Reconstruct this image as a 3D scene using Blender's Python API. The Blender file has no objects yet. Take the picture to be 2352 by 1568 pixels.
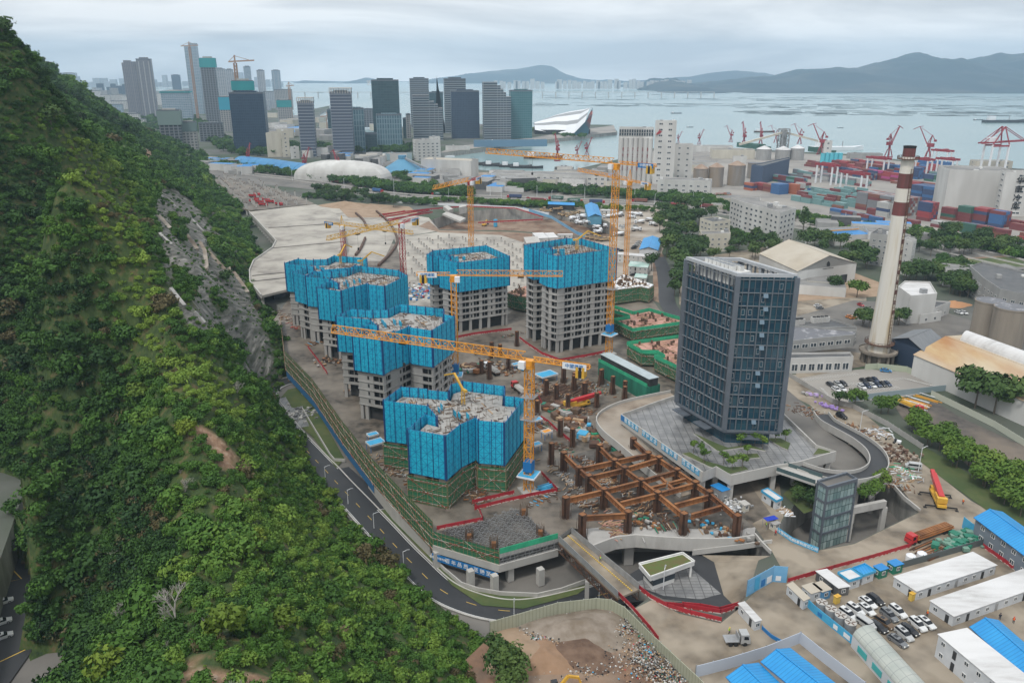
import bpy, bmesh, math, random
import numpy as np
from mathutils import Vector, Matrix, noise
from mathutils.geometry import tessellate_polygon
R=math.radians
V3=Vector
rnd=random.Random(7)
CAMH=120.0
PITCH=math.asin(0.3206)
CP, SP=math.cos(PITCH), math.sin(PITCH)
FPX=1829.0                      # focal length in pixels of a 2352 px wide photograph
sc=bpy.context.scene
col=sc.collection
cam=bpy.data.cameras.new('camera')
cam.sensor_width=36.0
cam.lens=36.0*FPX/2352.0
cam.clip_start=1.0
cam.clip_end=60000.0
camo=bpy.data.objects.new('camera', cam)
camo.location=(0,0, CAMH)
camo.rotation_euler=(math.pi/2-PITCH,0,0)
col.objects.link(camo)
sc.camera=camo
SUN_EL, SUN_AZ=58.0,215.0
w=bpy.data.worlds.new('World');sc.world=w;w.use_nodes=True
nt=w.node_tree;nt.nodes.clear()
N=nt.nodes.new;Lk=nt.links.new
out=N('ShaderNodeOutputWorld')
sky=N('ShaderNodeTexSky');sky.sky_type='NISHITA';sky.sun_disc=False
sky.sun_elevation=R(SUN_EL);sky.sun_rotation=R(SUN_AZ);sky.dust_density=4;sky.air_density=1.2
b1=N('ShaderNodeBackground');b1.inputs[1].default_value=0.05
Lk(sky.outputs[0], b1.inputs[0])
tc=N('ShaderNodeTexCoord')
mp=N('ShaderNodeMapping');mp.inputs['Scale'].default_value=(1.0,1.0,7.0)
Lk(tc.outputs['Generated'], mp.inputs[0])
n1=N('ShaderNodeTexNoise');n1.inputs['Scale'].default_value=2.1;n1.inputs['Detail'].default_value=7;n1.inputs['Roughness'].default_value=0.55;n1.inputs['Distortion'].default_value=0.5
Lk(mp.outputs[0], n1.inputs['Vector'])
cr=N('ShaderNodeValToRGB')
cr.color_ramp.elements[0].position=0.40;cr.color_ramp.elements[0].color=(0.53,0.55,0.58,1)
cr.color_ramp.elements[1].position=0.60;cr.color_ramp.elements[1].color=(0.90,0.91,0.92,1)
Lk(n1.outputs['Fac'], cr.inputs[0])
sx=N('ShaderNodeSeparateXYZ');Lk(tc.outputs['Generated'], sx.inputs[0])
mr=N('ShaderNodeMapRange');mr.inputs[1].default_value=0.12;mr.inputs[2].default_value=0.9
mr.inputs[3].default_value=1.0;mr.inputs[4].default_value=1.2
Lk(sx.outputs[2], mr.inputs[0])
b2=N('ShaderNodeBackground');Lk(cr.outputs[0], b2.inputs[0]);Lk(mr.outputs[0], b2.inputs[1])
mx=N('ShaderNodeMixShader');mx.inputs[0].default_value=0.88
Lk(b1.outputs[0], mx.inputs[1]);Lk(b2.outputs[0], mx.inputs[2]);Lk(mx.outputs[0], out.inputs[0])
sun=bpy.data.lights.new('sun', 'SUN');sun.energy=1.5;sun.angle=R(10);sun.color=(1.0,0.97,0.92)
suno=bpy.data.objects.new('sun', sun);col.objects.link(suno)
_a, _e=R(SUN_AZ), R(SUN_EL)
_d=V3((math.sin(_a)*math.cos(_e), math.cos(_a)*math.cos(_e), math.sin(_e)))
suno.rotation_euler=_d.to_track_quat('Z', 'Y').to_euler()
suno.location=_d*500
vs=sc.view_settings
vs.view_transform='Standard';vs.look='None';vs.gamma=1.0;vs.exposure=0.40;vs.use_curve_mapping=False
sc.cycles.max_bounces=4;sc.cycles.diffuse_bounces=2;sc.cycles.glossy_bounces=2
sc.cycles.transmission_bounces=3;sc.cycles.volume_bounces=1;sc.cycles.transparent_max_bounces=6
sc.cycles.use_denoising=True
sc.cycles.sample_clamp_indirect=4
HAZE=0.000085
def haze_box():
 me=bpy.data.meshes.new('haze')
 x0, x1, y0, y1, z0, z1=-9000,9000,-400,11500,-16.0,480
 vsx=[(x, y, z) for z in (z0, z1) for (x, y) in ((x0, y0),(x1, y0),(x1, y1),(x0, y1))]
 me.from_pydata(vsx, [], [(3,2,1,0),(4,5,6,7),(0,1,5,4),(1,2,6,5),(2,3,7,6),(3,0,4,7)])
 o=bpy.data.objects.new('haze', me);col.objects.link(o)
 o['kind']='stuff';o['label']='pale blue grey haze hanging over the whole city and bay'
 m=bpy.data.materials.new('haze');m.use_nodes=True
 t=m.node_tree;t.nodes.clear()
 oo=t.nodes.new('ShaderNodeOutputMaterial');pv=t.nodes.new('ShaderNodeVolumePrincipled')
 pv.inputs['Color'].default_value=(0.58,0.80,1.0,1);pv.inputs['Density'].default_value=HAZE
 pv.inputs['Anisotropy'].default_value=0.1
 t.links.new(pv.outputs[0], oo.inputs['Volume'])
 me.materials.append(m)
def G(x, y, z=0.0):
 u=(x-1176.0)/FPX;v=(y-784.0)/FPX
 yc=CP - v*SP;zc=-(SP + v*CP)
 t=(z-CAMH)/zc
 return V3((u*t, yc*t, z))
def GG(pts, z=0.0):
 return [G(x, y, z).xy for x, y in pts]
def proj(X, Y, Z):
 dz=Z-CAMH
 d=Y*CP - dz*SP
 up=Y*SP + dz*CP
 return (1176+FPX*X/d,784-FPX*up/d)
def Htop(p, ytop):                # height at which the vertical line through p meets photo row ytop
 v=(ytop-784.0)/FPX
 yc=CP - v*SP;zc=-(SP + v*CP)
 return CAMH + zc*p[1]/yc
def inpoly(x, y, poly):
 c=False;j=len(poly)-1
 for i in range(len(poly)):
  xi, yi=poly[i];xj, yj=poly[j]
  if (yi > y) != (yj > y) and x < (xj-xi)*(y-yi)/(yj-yi)+xi: c=not c
  j=i
 return c
def _cv(ox, oy, k):
 return lambda l: [(ox+k*a, oy+k*b) for a, b in l]
fA=_cv(574,804,.3296);f4=_cv(517,431,.3174);fB=_cv(1091,516.8,.2563);fC=_cv(1493,516.8,.3652);fD=_cv(1205.9,861.3,.293)
fE=_cv(976.2,1091,.3043);fF=_cv(1607.8,1033.6,.3409);fG=_cv(1780,804,.2563);fH=_cv(0,57.4,.3174);fI=_cv(689,115,.3174)
fJ=_cv(1320.7,172.3,.4385);fK=_cv(201,86.1,.2197);fL=_cv(287,402,.2197);fM=_cv(1665.2,315.8,.292);fN=_cv(1091,402,.2441)
def W3(l, z): return [tuple(G(x, y, z)) for x, y in l]
def mat(name, c, rough=0.8, c2=None, scale=0.15, detail=4, amt=1.0, metal=0.0, c3=None, scale3=0.02, stretch=None, bump=0.0, bscale=1.0, lo=0.35, hi=0.65, spec=None):
 m=bpy.data.materials.new(name);m.use_nodes=True
 t=m.node_tree;b=t.nodes['Principled BSDF']
 b.inputs['Base Color'].default_value=(*c,1);b.inputs['Roughness'].default_value=rough
 b.inputs['Metallic'].default_value=metal
 if spec is not None: b.inputs['Specular IOR Level'].default_value=spec
 src=None
 geo=t.nodes.new('ShaderNodeNewGeometry')
 vec=geo.outputs['Position']
 if stretch:
  mm=t.nodes.new('ShaderNodeMapping');mm.inputs['Scale'].default_value=stretch
  t.links.new(vec, mm.inputs[0]);vec=mm.outputs[0]
 def layer(a, cc, s, dt, am):
  nn=t.nodes.new('ShaderNodeTexNoise');nn.inputs['Scale'].default_value=s;nn.inputs['Detail'].default_value=dt
  nn.inputs['Roughness'].default_value=0.6
  t.links.new(vec, nn.inputs['Vector'])
  r=t.nodes.new('ShaderNodeMapRange');r.inputs[1].default_value=lo;r.inputs[2].default_value=hi;r.inputs[4].default_value=am
  t.links.new(nn.outputs['Fac'], r.inputs[0])
  x=t.nodes.new('ShaderNodeMix');x.data_type='RGBA'
  t.links.new(r.outputs[0], x.inputs[0])
  if isinstance(a, tuple): x.inputs[6].default_value=(*a,1)
  else: t.links.new(a, x.inputs[6])
  x.inputs[7].default_value=(*cc,1)
  return x.outputs[2]
 if c2: src=layer(c, c2, scale, detail, amt)
 if c3: src=layer(src if src else c, c3, scale3,3, amt)
 if src: t.links.new(src, b.inputs['Base Color'])
 if bump:
  nn=t.nodes.new('ShaderNodeTexNoise');nn.inputs['Scale'].default_value=bscale;nn.inputs['Detail'].default_value=3
  t.links.new(vec, nn.inputs['Vector'])
  bp=t.nodes.new('ShaderNodeBump');bp.inputs['Strength'].default_value=bump;bp.inputs['Distance'].default_value=0.3
  t.links.new(nn.outputs['Fac'], bp.inputs['Height']);t.links.new(bp.outputs[0], b.inputs['Normal'])
 return m
def uvlines(name, c, cl, pu, pv, wu, wv, diag=0.0, rough=0.5, c2=None, metal=0.0, cell=None):
 """material with a drawn grid in metre UVs: lines every pu/pv metres, wu/wv wide;diag=width of crossed braces;cell=per-cell colour spread"""
 m=bpy.data.materials.new(name);m.use_nodes=True
 t=m.node_tree;b=t.nodes['Principled BSDF'];b.inputs['Roughness'].default_value=rough;b.inputs['Metallic'].default_value=metal
 uv=t.nodes.new('ShaderNodeUVMap');s=t.nodes.new('ShaderNodeSeparateXYZ');t.links.new(uv.outputs[0], s.inputs[0])
 def M(op, a, bb=None, c_=None):
  n=t.nodes.new('ShaderNodeMath');n.operation=op
  for i, x in enumerate((a, bb, c_)):
   if x is None: continue
   if isinstance(x,(int, float)): n.inputs[i].default_value=x
   else: t.links.new(x, n.inputs[i])
  return n.outputs[0]
 fu=M('FRACT', M('DIVIDE', s.outputs[0], pu));fv=M('FRACT', M('DIVIDE', s.outputs[1], pv))
 l=M('MAXIMUM', M('LESS_THAN', fu, wu/pu), M('LESS_THAN', fv, wv/pv))
 if diag:
  gu=M('FRACT', M('DIVIDE', s.outputs[0], pu*2));gv=M('FRACT', M('DIVIDE', s.outputs[1], pv*2))
  d1=M('LESS_THAN', M('ABSOLUTE', M('SUBTRACT', gu, gv)), diag)
  d2=M('LESS_THAN', M('ABSOLUTE', M('SUBTRACT', M('ADD', gu, gv),1.0)), diag)
  l=M('MAXIMUM', l, M('MAXIMUM', d1, d2))
 base=(*c,1)
 x=t.nodes.new('ShaderNodeMix');x.data_type='RGBA';t.links.new(l, x.inputs[0]);x.inputs[6].default_value=base;x.inputs[7].default_value=(*cl,1)
 if c2:
  y=t.nodes.new('ShaderNodeMix');y.data_type='RGBA';y.inputs[6].default_value=base;y.inputs[7].default_value=(*c2,1)
  if cell:
   cu=M('FLOOR', M('DIVIDE', s.outputs[0], pu));cv=M('FLOOR', M('DIVIDE', s.outputs[1], pv))
   cb=t.nodes.new('ShaderNodeCombineXYZ');t.links.new(cu, cb.inputs[0]);t.links.new(cv, cb.inputs[1])
   wn=t.nodes.new('ShaderNodeTexWhiteNoise');wn.noise_dimensions='2D';t.links.new(cb.outputs[0], wn.inputs['Vector'])
   t.links.new(wn.outputs['Value'], y.inputs[0])
  else:
   nn=t.nodes.new('ShaderNodeTexNoise');nn.inputs['Scale'].default_value=0.25;nn.inputs['Detail'].default_value=4
   g=t.nodes.new('ShaderNodeNewGeometry');t.links.new(g.outputs['Position'], nn.inputs['Vector'])
   r=t.nodes.new('ShaderNodeMapRange');r.inputs[1].default_value=.35;r.inputs[2].default_value=.65
   t.links.new(nn.outputs['Fac'], r.inputs[0]);t.links.new(r.outputs[0], y.inputs[0])
  t.links.new(y.outputs[2], x.inputs[6])
 t.links.new(x.outputs[2], b.inputs['Base Color'])
 return m
class MB:
 def __init__(s): s.v=[];s.f=[];s.m=[];s.uv=[]
 def face(s, pts, m=0, uv=None):
  n=len(s.v);s.v.extend([tuple(p) for p in pts]);s.f.append(tuple(range(n, n+len(pts))));s.m.append(m)
  s.uv.extend(uv if uv else [(0.0,0.0)]*len(pts))
 def wall(s, a, b, z0, z1, m=0, u0=0.0):
  L=math.hypot(b[0]-a[0], b[1]-a[1])
  s.face([(a[0], a[1], z0),(b[0], b[1], z0),(b[0], b[1], z1),(a[0], a[1], z1)], m, [(u0, z0),(u0+L, z0),(u0+L, z1),(u0, z1)])
  return u0+L
 def box(s, c, sz, rz=0.0, m=0, top=None):
  """c=centre of the base"""
  hx, hy=sz[0]/2, sz[1]/2;ca, sa=math.cos(rz), math.sin(rz)
  P=[(c[0]+x*ca-y*sa, c[1]+x*sa+y*ca) for x, y in ((-hx,-hy),(hx,-hy),(hx, hy),(-hx, hy))]
  s.prism(P, c[2], c[2]+sz[2], m, top)
 def prism(s, P, z0, z1, m=0, top=None, bottom=True):
  P=ccw(P);u=0.0
  for i in range(len(P)): u=s.wall(P[i], P[(i+1) % len(P)], z0, z1, m, u)
  if len(P) <= 4: tr=[tuple(range(len(P)))]
  else: tr=tessellate_polygon([[V3((p[0], p[1],0)) for p in P]])
  for t in tr:
   q=[P[i] for i in t]
   ar=sum(q[i][0]*q[(i+1) % len(q)][1]-q[(i+1) % len(q)][0]*q[i][1] for i in range(len(q)))
   if ar < 0: q=q[::-1]
   s.face([(p[0], p[1], z1) for p in q], m if top is None else top, [(p[0], p[1]) for p in q])
   if bottom: s.face([(p[0], p[1], z0) for p in q[::-1]], m, [(p[0], p[1]) for p in q[::-1]])
 def bar(s, a, b, w=0.2, m=0, h=None):
  a=V3(a);b=V3(b);d=b-a
  if d.length < 1e-6: return
  d.normalize();up=V3((0,0,1)) if abs(d.z) < 0.95 else V3((1,0,0))
  sd=d.cross(up).normalized()*(w/2);u2=sd.cross(d).normalized()*((h or w)/2)
  q=[sd+u2,-sd+u2,-sd-u2, sd-u2]
  L=(b-a).length
  for i in range(4):
   p0, p1=q[i], q[(i+1) % 4]
   s.face([a+p0, a+p1, b+p1, b+p0][::-1], m, [(L,0),(L, w),(0, w),(0,0)])
  s.face([a+x for x in q][::-1], m);s.face([b+x for x in q], m)
 def cyl(s, c, r0, r1, z0, z1, n=16, m=0, cap=True, mt=None):
  u=0
  for i in range(n):
   a0, a1=2*math.pi*i/n,2*math.pi*(i+1)/n
   p=[(c[0]+r*math.cos(a), c[1]+r*math.sin(a), z) for r, a, z in ((r0, a0, z0),(r0, a1, z0),(r1, a1, z1),(r1, a0, z1))]
   s.face(p, m, [(r0*a0, z0),(r0*a1, z0),(r0*a1, z1),(r0*a0, z1)])
  if cap:
   s.face([(c[0]+r1*math.cos(2*math.pi*i/n), c[1]+r1*math.sin(2*math.pi*i/n), z1) for i in range(n)], m if mt is None else mt)
 def sweep(s, pts, prof, m=0, closed=False):
  """profile (offset sideways, height) swept along a path of (x,y,z)"""
  n=len(pts);rings=[]
  for i in range(n):
   if closed: a, b=V3(pts[i-1]), V3(pts[(i+1) % n])
   else: a, b=V3(pts[max(i-1,0)]), V3(pts[min(i+1, n-1)])
   d=(b-a);d.z=0;d.normalize();sd=V3((d.y,-d.x,0));p=V3(pts[i])
   rings.append([p+sd*o+V3((0,0, h)) for o, h in prof])
  k=len(prof)
  for i in range(n if closed else n-1):
   A, B=rings[i], rings[(i+1) % n]
   for j in range(k):
    s.face([A[j], B[j], B[(j+1) % k], A[(j+1) % k]], m)
  if not closed:
   s.face(rings[0], m);s.face(rings[-1][::-1], m)
 def build(s, name, mats, parent=None, world=False, smooth=False):
  me=bpy.data.meshes.new(name)
  off=(0,0,0)
  if world and parent is not None: off=parent.location
  v=np.array(s.v, dtype=np.float64).reshape(-1,3)-np.array(off)
  me.from_pydata(v.tolist(), [], s.f)
  if not isinstance(mats,(list, tuple)): mats=[mats]
  for x in mats: me.materials.append(x)
  if len(mats) > 1: me.polygons.foreach_set('material_index', s.m)
  ul=me.uv_layers.new(name='UVMap');ul.data.foreach_set('uv', np.array(s.uv, dtype=np.float32).ravel())
  if smooth: me.polygons.foreach_set('use_smooth', [True]*len(s.f))
  me.update()
  o=bpy.data.objects.new(name, me);col.objects.link(o)
  if parent is not None: o.parent=parent
  return o
MB.bw=lambda s, n, m, p, smooth=False: s.build(n, m, p, True, smooth)
def ccw(P):
 a=sum(P[i][0]*P[(i+1) % len(P)][1]-P[(i+1) % len(P)][0]*P[i][1] for i in range(len(P)))
 return list(P) if a > 0 else list(P)[::-1]
def tag(o, label=None, cat=None, group=None, kind=None):
 if label: o['label']=label
 if cat: o['category']=cat
 if group: o['group']=group
 if kind: o['kind']=kind
 return o
def empty(name, loc, rz=0.0, label=None, cat=None, group=None):
 o=bpy.data.objects.new(name, None);col.objects.link(o);o.location=loc;o.rotation_euler=(0,0, rz)
 o.empty_display_size=0.5
 return tag(o, label, cat, group)
def dup(o, parent=None):
 c=o.copy();col.objects.link(c);c.parent=parent
 for k in ('label', 'category', 'group', 'kind'):
  pass
 for ch in KIDS.get(o.name) or list(o.children): dup(ch, c)
 return c
KIDS={}
def place(proto, loc, rz, label, cat=None, group=None, scale=None):
 c=dup(proto);c.location=loc;c.rotation_euler=(0,0, rz);c['label']=label
 if cat: c['category']=cat
 if group: c['group']=group
 if scale: c.scale=scale if isinstance(scale, tuple) else (scale,)*3
 return c
def retire(proto):                # removes a master and its parts once the copies exist
 for ch in list(proto.children): retire(ch)
 bpy.data.objects.remove(proto)
def sheet(name, pts, z, m, zpx=None, label=None):
 """a level patch of ground traced at its own height"""
 P=ccw(GG(pts, z if zpx is None else zpx));b=MB()
 for t in tessellate_polygon([[V3((p[0], p[1],0)) for p in P]]):
  q=[P[i] for i in t]
  ar=sum(q[i][0]*q[(i+1) % 3][1]-q[(i+1) % 3][0]*q[i][1] for i in range(3))
  if ar < 0: q=q[::-1]
  b.face([(p[0], p[1], z) for p in q],0, [(p[0], p[1]) for p in q])
 o=b.build(name, m);o['kind']='structure'
 return o
V3=Vector
def catmull(P, k=5):
 out=[];n=len(P)
 for i in range(n-1):
  p0, p1, p2, p3=[V3(P[max(0, min(n-1, j))]) for j in (i-1, i, i+1, i+2)]
  for s_ in range(k):
   t=s_/k
   out.append(0.5*((2*p1)+(p2-p0)*t+(2*p0-5*p1+4*p2-p3)*t*t+(3*p1-p0-3*p2+p3)*t**3))
 out.append(V3(P[-1]));return out
def strip(name, path, width, z, m, kind='structure', curve=True):
 """road: path in world xy, constant width"""
 P=catmull([V3((p[0], p[1],0)) for p in path]) if curve else [V3((p[0], p[1],0)) for p in path]
 b=MB();n=len(P);rr=[]
 for i in range(n):
  d=(P[min(i+1, n-1)]-P[max(i-1,0)]).normalized();sd=V3((-d.y, d.x,0))*width/2
  rr.append((P[i]+sd, P[i]-sd))
 u=0
 for i in range(n-1):
  L=(P[i+1]-P[i]).length
  b.face([(rr[i][1].x, rr[i][1].y, z),(rr[i+1][1].x, rr[i+1][1].y, z),(rr[i+1][0].x, rr[i+1][0].y, z),(rr[i][0].x, rr[i][0].y, z)],0,
               [(u,0),(u+L,0),(u+L, width),(u, width)]);u+=L
 o=b.build(name, m)
 if kind: o['kind']=kind
 return o
def text_mesh(name, s, size, m, parent, loc, rot, ext=0.02, align='CENTER'):
 cu=bpy.data.curves.new(name, 'FONT');cu.body=s;cu.size=size;cu.align_x=align;cu.align_y='CENTER';cu.extrude=ext;cu.offset=size*0.012
 cu.resolution_u=2
 o=bpy.data.objects.new(name, cu);col.objects.link(o);bpy.context.view_layer.update()
 me=bpy.data.meshes.new_from_object(o.evaluated_get(bpy.context.evaluated_depsgraph_get()))
 me.materials.clear();me.materials.append(m)
 bpy.data.objects.remove(o);bpy.data.curves.remove(cu)
 q=bpy.data.objects.new(name, me);col.objects.link(q);q.parent=parent;q.location=loc;q.rotation_euler=rot
 return q
def ordl(i, n):
 if n==1: return ''
 if i==0: return 'leftmost '
 if i==n-1: return 'rightmost '
 w_=['', 'second', 'third', 'fourth', 'fifth', 'sixth', 'seventh', 'eighth', 'ninth', 'tenth', 'eleventh', 'twelfth', 'thirteenth', 'fourteenth', 'fifteenth', 'sixteenth', 'seventeenth', 'eighteenth', 'nineteenth', 'twentieth']
 if i < n/2 and i < 20: return w_[i]+' from left '
 j=n-1-i
 if j < 20: return w_[j]+' from right '
 return 'middle '
class M: pass
M.ground=mat('ground_soil',(.20,.18,.15),.9,(.13,.125,.105),.03, c3=(.07,.09,.05), scale3=.008)
M.city=mat('city_ground',(.15,.148,.14),.95,(.085,.085,.078),.03,8, c3=(.045,.07,.035), scale3=.01)
M.wall_conc=mat('retaining_concrete',(.36,.35,.32),.9,(.22,.215,.20),.25, stretch=(1,1,.3))
M.asphalt=mat('asphalt',(.030,.032,.036),.55,(.045,.046,.05),.2, c3=(.028,.03,.033), scale3=.05)
M.road_old=mat('worn_road',(.14,.132,.122),.8,(.08,.077,.073),.12,7, c3=(.18,.168,.15), scale3=.04)
M.drive=mat('muddy_concrete_drive',(.21,.17,.122),.75,(.115,.095,.072),.16,8, c3=(.31,.265,.205), scale3=.07, bump=.1, lo=.4, hi=.6)
M.site=mat('wet_site_concrete',(.13,.108,.085),.6,(.04,.034,.027),.3,9, c3=(.21,.18,.145), scale3=.05, bump=.1, lo=.4, hi=.62)
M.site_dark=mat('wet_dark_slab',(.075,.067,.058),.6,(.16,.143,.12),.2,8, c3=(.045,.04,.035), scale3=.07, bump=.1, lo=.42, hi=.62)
M.pale=mat('pale_slab',(.36,.335,.295),.8,(.22,.20,.175),.1,8, c3=(.42,.395,.345), scale3=.04, lo=.4, hi=.62)
M.mud=mat('tan_mud',(.30,.25,.195),.8,(.17,.13,.095),.1,8, c3=(.38,.34,.29), scale3=.03, lo=.4, hi=.62)
M.red_earth=mat('red_earth',(.215,.125,.078),.95,(.13,.085,.06),.2,8, c3=(.27,.20,.145), scale3=.06, bump=.3, lo=.4, hi=.62)
M.sand=mat('sand',(.36,.26,.18),.95,(.27,.19,.125),.15)
M.grass=mat('grass',(.075,.105,.03),.95,(.11,.12,.045),.3, c3=(.05,.08,.025), scale3=.08)
M.apron=mat('port_apron',(.27,.255,.235),.9,(.18,.17,.16),.05,7, c3=(.32,.30,.27), scale3=.012)
M.water=mat('bay_water',(.20,.30,.31),.22,(.17,.27,.285),.004, c3=(.24,.335,.335), scale3=.0012, bump=.25, bscale=.12)
M.white=mat('white_paint',(.72,.72,.70),.6,(.60,.60,.58),.3)
M.yellow_line=mat('yellow_marking',(.62,.42,.08),.7)
M.blue=mat('blue_sheet',(.015,.22,.55),.45,(.012,.19,.48),.2)
M.paving=uvlines('wet_paving',(.27,.27,.265),(.10,.10,.10),2.4,1.2,.25,.14,0,.3,(.15,.152,.155))
LOW=-10.0
SEA=-6.0
b=MB();b.face([(-9000,780, SEA),(9000,780, SEA),(9000,11000, SEA),(-9000,11000, SEA)])
tag(b.build('sea_water', M.water), kind='structure')
coast=[(-330,206),(330,211),(352,209),(400,209),(600,222),(636,232),(648,262),(690,268),(722,250),(757,243),(757,249),(735,258),(735,285),(724,300),(800,318),(930,290),(945,285),(1100,285),(1222,292),(1250,285),(1406,287),
         (1418,303),(1222,326),(1040,350),(1008,354),(1010,380),(1120,392),(1300,394),(1420,366),(1440,346),(1560,336),(1680,340),(1800,347),(1950,354),(2150,376),(2352,388),(2700,400)]
coastw=GG(coast)
hole_road=[(1190,1600),(1133,1478),(1135,1455),(1320,1402),(1420,1398),(1452,1400),(1490,1372),(1560,1405),(1650,1428),(1700,1397),(1722,1350),(1742,1286),(1771,1277),(1768,1262),
             (1725,1200),(1470,1195),(1420,1197),(1330,1205),(1281,1195),(1150,1215),(1010,1165),(945,1100),(880,1030),(800,930),(730,850),(680,780),(640,700),(585,690),(450,690),(100,1000),(-100,1568),(-100,1800),(700,1800),(1190,1800)]
hole_el=[(1800,1192),(1783,1220),(1870,1264),(1962,1247),(2112,1174),(2060,1110),(1990,1068),(1900,1100),(1830,1150)]
hole_pit=[(985,507),(1040,487),(1180,478),(1290,480),(1395,510),(1440,540),(1380,546),(1180,530),(1010,527)]
land=[V3((p[0], p[1],0)) for p in coastw] + [V3((5200,600,0)), V3((5200,60,0)), V3((900,-200,0)), V3((-900,-200,0)), V3((-5000,-200,0))]
h1=[V3((p[0], p[1],0)) for p in GG(hole_road)]
h2=[V3((p[0], p[1],0)) for p in GG(hole_el)]
h3=[V3((p[0], p[1],0)) for p in GG(hole_pit)]
b=MB();allp=land+h1+h2+h3
for t in tessellate_polygon([land, h1, h2, h3]):
 q=[allp[i] for i in t]
 ar=sum(q[i].x*q[(i+1) % 3].y-q[(i+1) % 3].x*q[i].y for i in range(3))
 if ar < 0: q=q[::-1]
 b.face([(p.x, p.y,0) for p in q])
for loop in (h1, h2, h3):
 for i in range(len(loop)): b.wall(loop[i], loop[(i+1) % len(loop)], LOW-1,0,1)
for i in range(len(coastw)-1): b.wall(coastw[i], coastw[i+1], SEA-3,0,1)
tag(b.build('ground', [M.city, M.wall_conc]), kind='structure')
b=MB();b.face([(-700,-250, LOW-.2),(330,-250, LOW-.2),(330,620, LOW-.2),(-700,620, LOW-.2)])
tag(b.build('lower_ground', M.road_old), kind='structure')
ctrl=[]   # (px, py, z)
foot=[(1190,1600,-9),(1130,1500,-10),(1056,1425,-10),(964,1350,-10),(866,1248,-10),(775,1138,-10),(702,1056,-10),(630,962,-10),(592,905,-10),(598,878,-9),
  (640,850,-5),(622,760,-3),(590,690,0),(572,640,0),(606,585,0),(560,492,0),(500,432,0),(455,392,0)]
ctrl+=foot
ctrl+=[(1000,1540,2),(850,1450,8),(800,1340,6),(700,1200,6),(640,1110,8),(600,1040,12),(560,980,16),
         (700,1568,22),(560,1564,36),(405,1430,33),(455,1335,29),(585,1193,26),(550,1090,27),(500,1010,32),(440,920,44),(400,800,50),
         (375,700,52),(350,600,54),(335,520,57),(320,450,60),(300,380,68),(200,262,84),(255,300,78),(330,312,50),(420,370,16),(385,345,30),
         (100,185,112),(50,118,128),(0,80,150),(-120,10,190),
         (200,500,60),(200,650,43),(200,800,24),(300,900,24),(300,1100,8),(200,1200,-4),(250,1400,4),(150,1568,-6),(330,1568,20),(100,1200,-8),
         (0,1200,-8),(60,1262,-10),(105,1330,-10),(112,1400,-10),(60,1490,-10),(0,1570,-10),(-60,1300,-16),
         (0,1000,12),(80,900,18),(0,700,44),(0,400,82),(0,200,112),(100,350,96),(100,600,52),(-120,900,40),(-120,500,90),(0,1150,-8),(-60,1160,-9),(-150,1200,-11),(-150,1110,-4),(0,1090,-2),
         (450,560,34),(480,660,34),(530,760,22),(560,840,12),(430,470,36),(520,620,18),(500,540,14),(400,420,34),(480,480,10),(560,700,8)]
cw=[tuple(G(*c)) for c in ctrl]
def outward(px, py, z, dx, dy, dz):
 p=G(px, py, z);return (p.x+dx, p.y+dy, z+dz)
for (x, y, z) in foot: cw.append(outward(x, y, z,18,8,-14))
cw+=[(-560,500,170),(-700,800,200),(-900,1100,180),(-650,1250,60),(-420,1250,-20),(-300,1150,-30),(-400,300,130),(-300,60,60),(-160,60,-10),(-160,0,-12),(-60,60,30),(60,60,-12),(10,60,0),(-900,500,220),(-900,0,150)]
A=np.array(cw);CC=14.0
def _k(d): return np.sqrt(d*d+CC*CC)
D=np.sqrt(((A[:, None, :2]-A[None, :, :2])**2).sum(2))
n_=len(A)
Kx=np.zeros((n_+3, n_+3));Kx[:n_, :n_]=_k(D)-np.eye(n_)*2.0;Kx[:n_, n_]=1;Kx[:n_, n_+1:]=A[:, :2]/100;Kx[n_, :n_]=1;Kx[n_+1:, :n_]=A[:, :2].T/100
Wt=np.linalg.solve(Kx, np.concatenate([A[:,2], np.zeros(3)]))
def hill_np(X, Y):
 X=np.asarray(X, float).ravel();Y=np.asarray(Y, float).ravel();res=np.empty(len(X))
 for s0 in range(0, len(X),20000):
  x=X[s0:s0+20000];y=Y[s0:s0+20000]
  d=np.sqrt((x[:, None]-A[None, :,0])**2+(y[:, None]-A[None, :,1])**2)
  res[s0:s0+20000]=_k(d) @ Wt[:n_]+Wt[n_]+x/100*Wt[n_+1]+y/100*Wt[n_+2]
 return res
rock_px=[(372,430),(352,470),(366,540),(372,600),(392,680),(440,760),(480,800),(540,850),(585,880),(640,868),(625,800),(600,730),(575,680),(560,640),(535,580),(470,500),(440,460),(400,440)]
bare_px=[[(430,955),(470,975),(520,1010),(548,1060),(550,1085),(512,1075),(480,1040),(455,1000),(436,975)],
           [(395,1568),(420,1520),(500,1530),(610,1545),(640,1568)], [(600,1420),(650,1410),(640,1450),(605,1450)], [(330,340),(352,350),(345,400),(328,380)]]
green_px=[[(395,500),(425,510),(420,560),(400,550)], [(400,600),(450,640),(440,720),(400,660)], [(470,540),(560,560),(590,610),(560,640),(500,600)], [(440,780),(500,760),(560,830),(540,850)], [(480,660),(520,700),(510,720),(480,690)]]
def ground_kind(px, py):
 if inpoly(px, py, rock_px):
  for g in green_px:
   if inpoly(px, py, g): return 0
  return 1
 for g in bare_px:
  if inpoly(px, py, g): return 2
 return 0
xs=np.concatenate([np.arange(-900,-420,12.0), np.arange(-420,80,2.5)]);ys=np.concatenate([np.arange(20,90,8.0), np.arange(90,520,2.5), np.arange(520,1300,10.0)])
XX, YY=np.meshgrid(xs, ys)
ZZ=hill_np(XX, YY).reshape(XX.shape)
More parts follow.
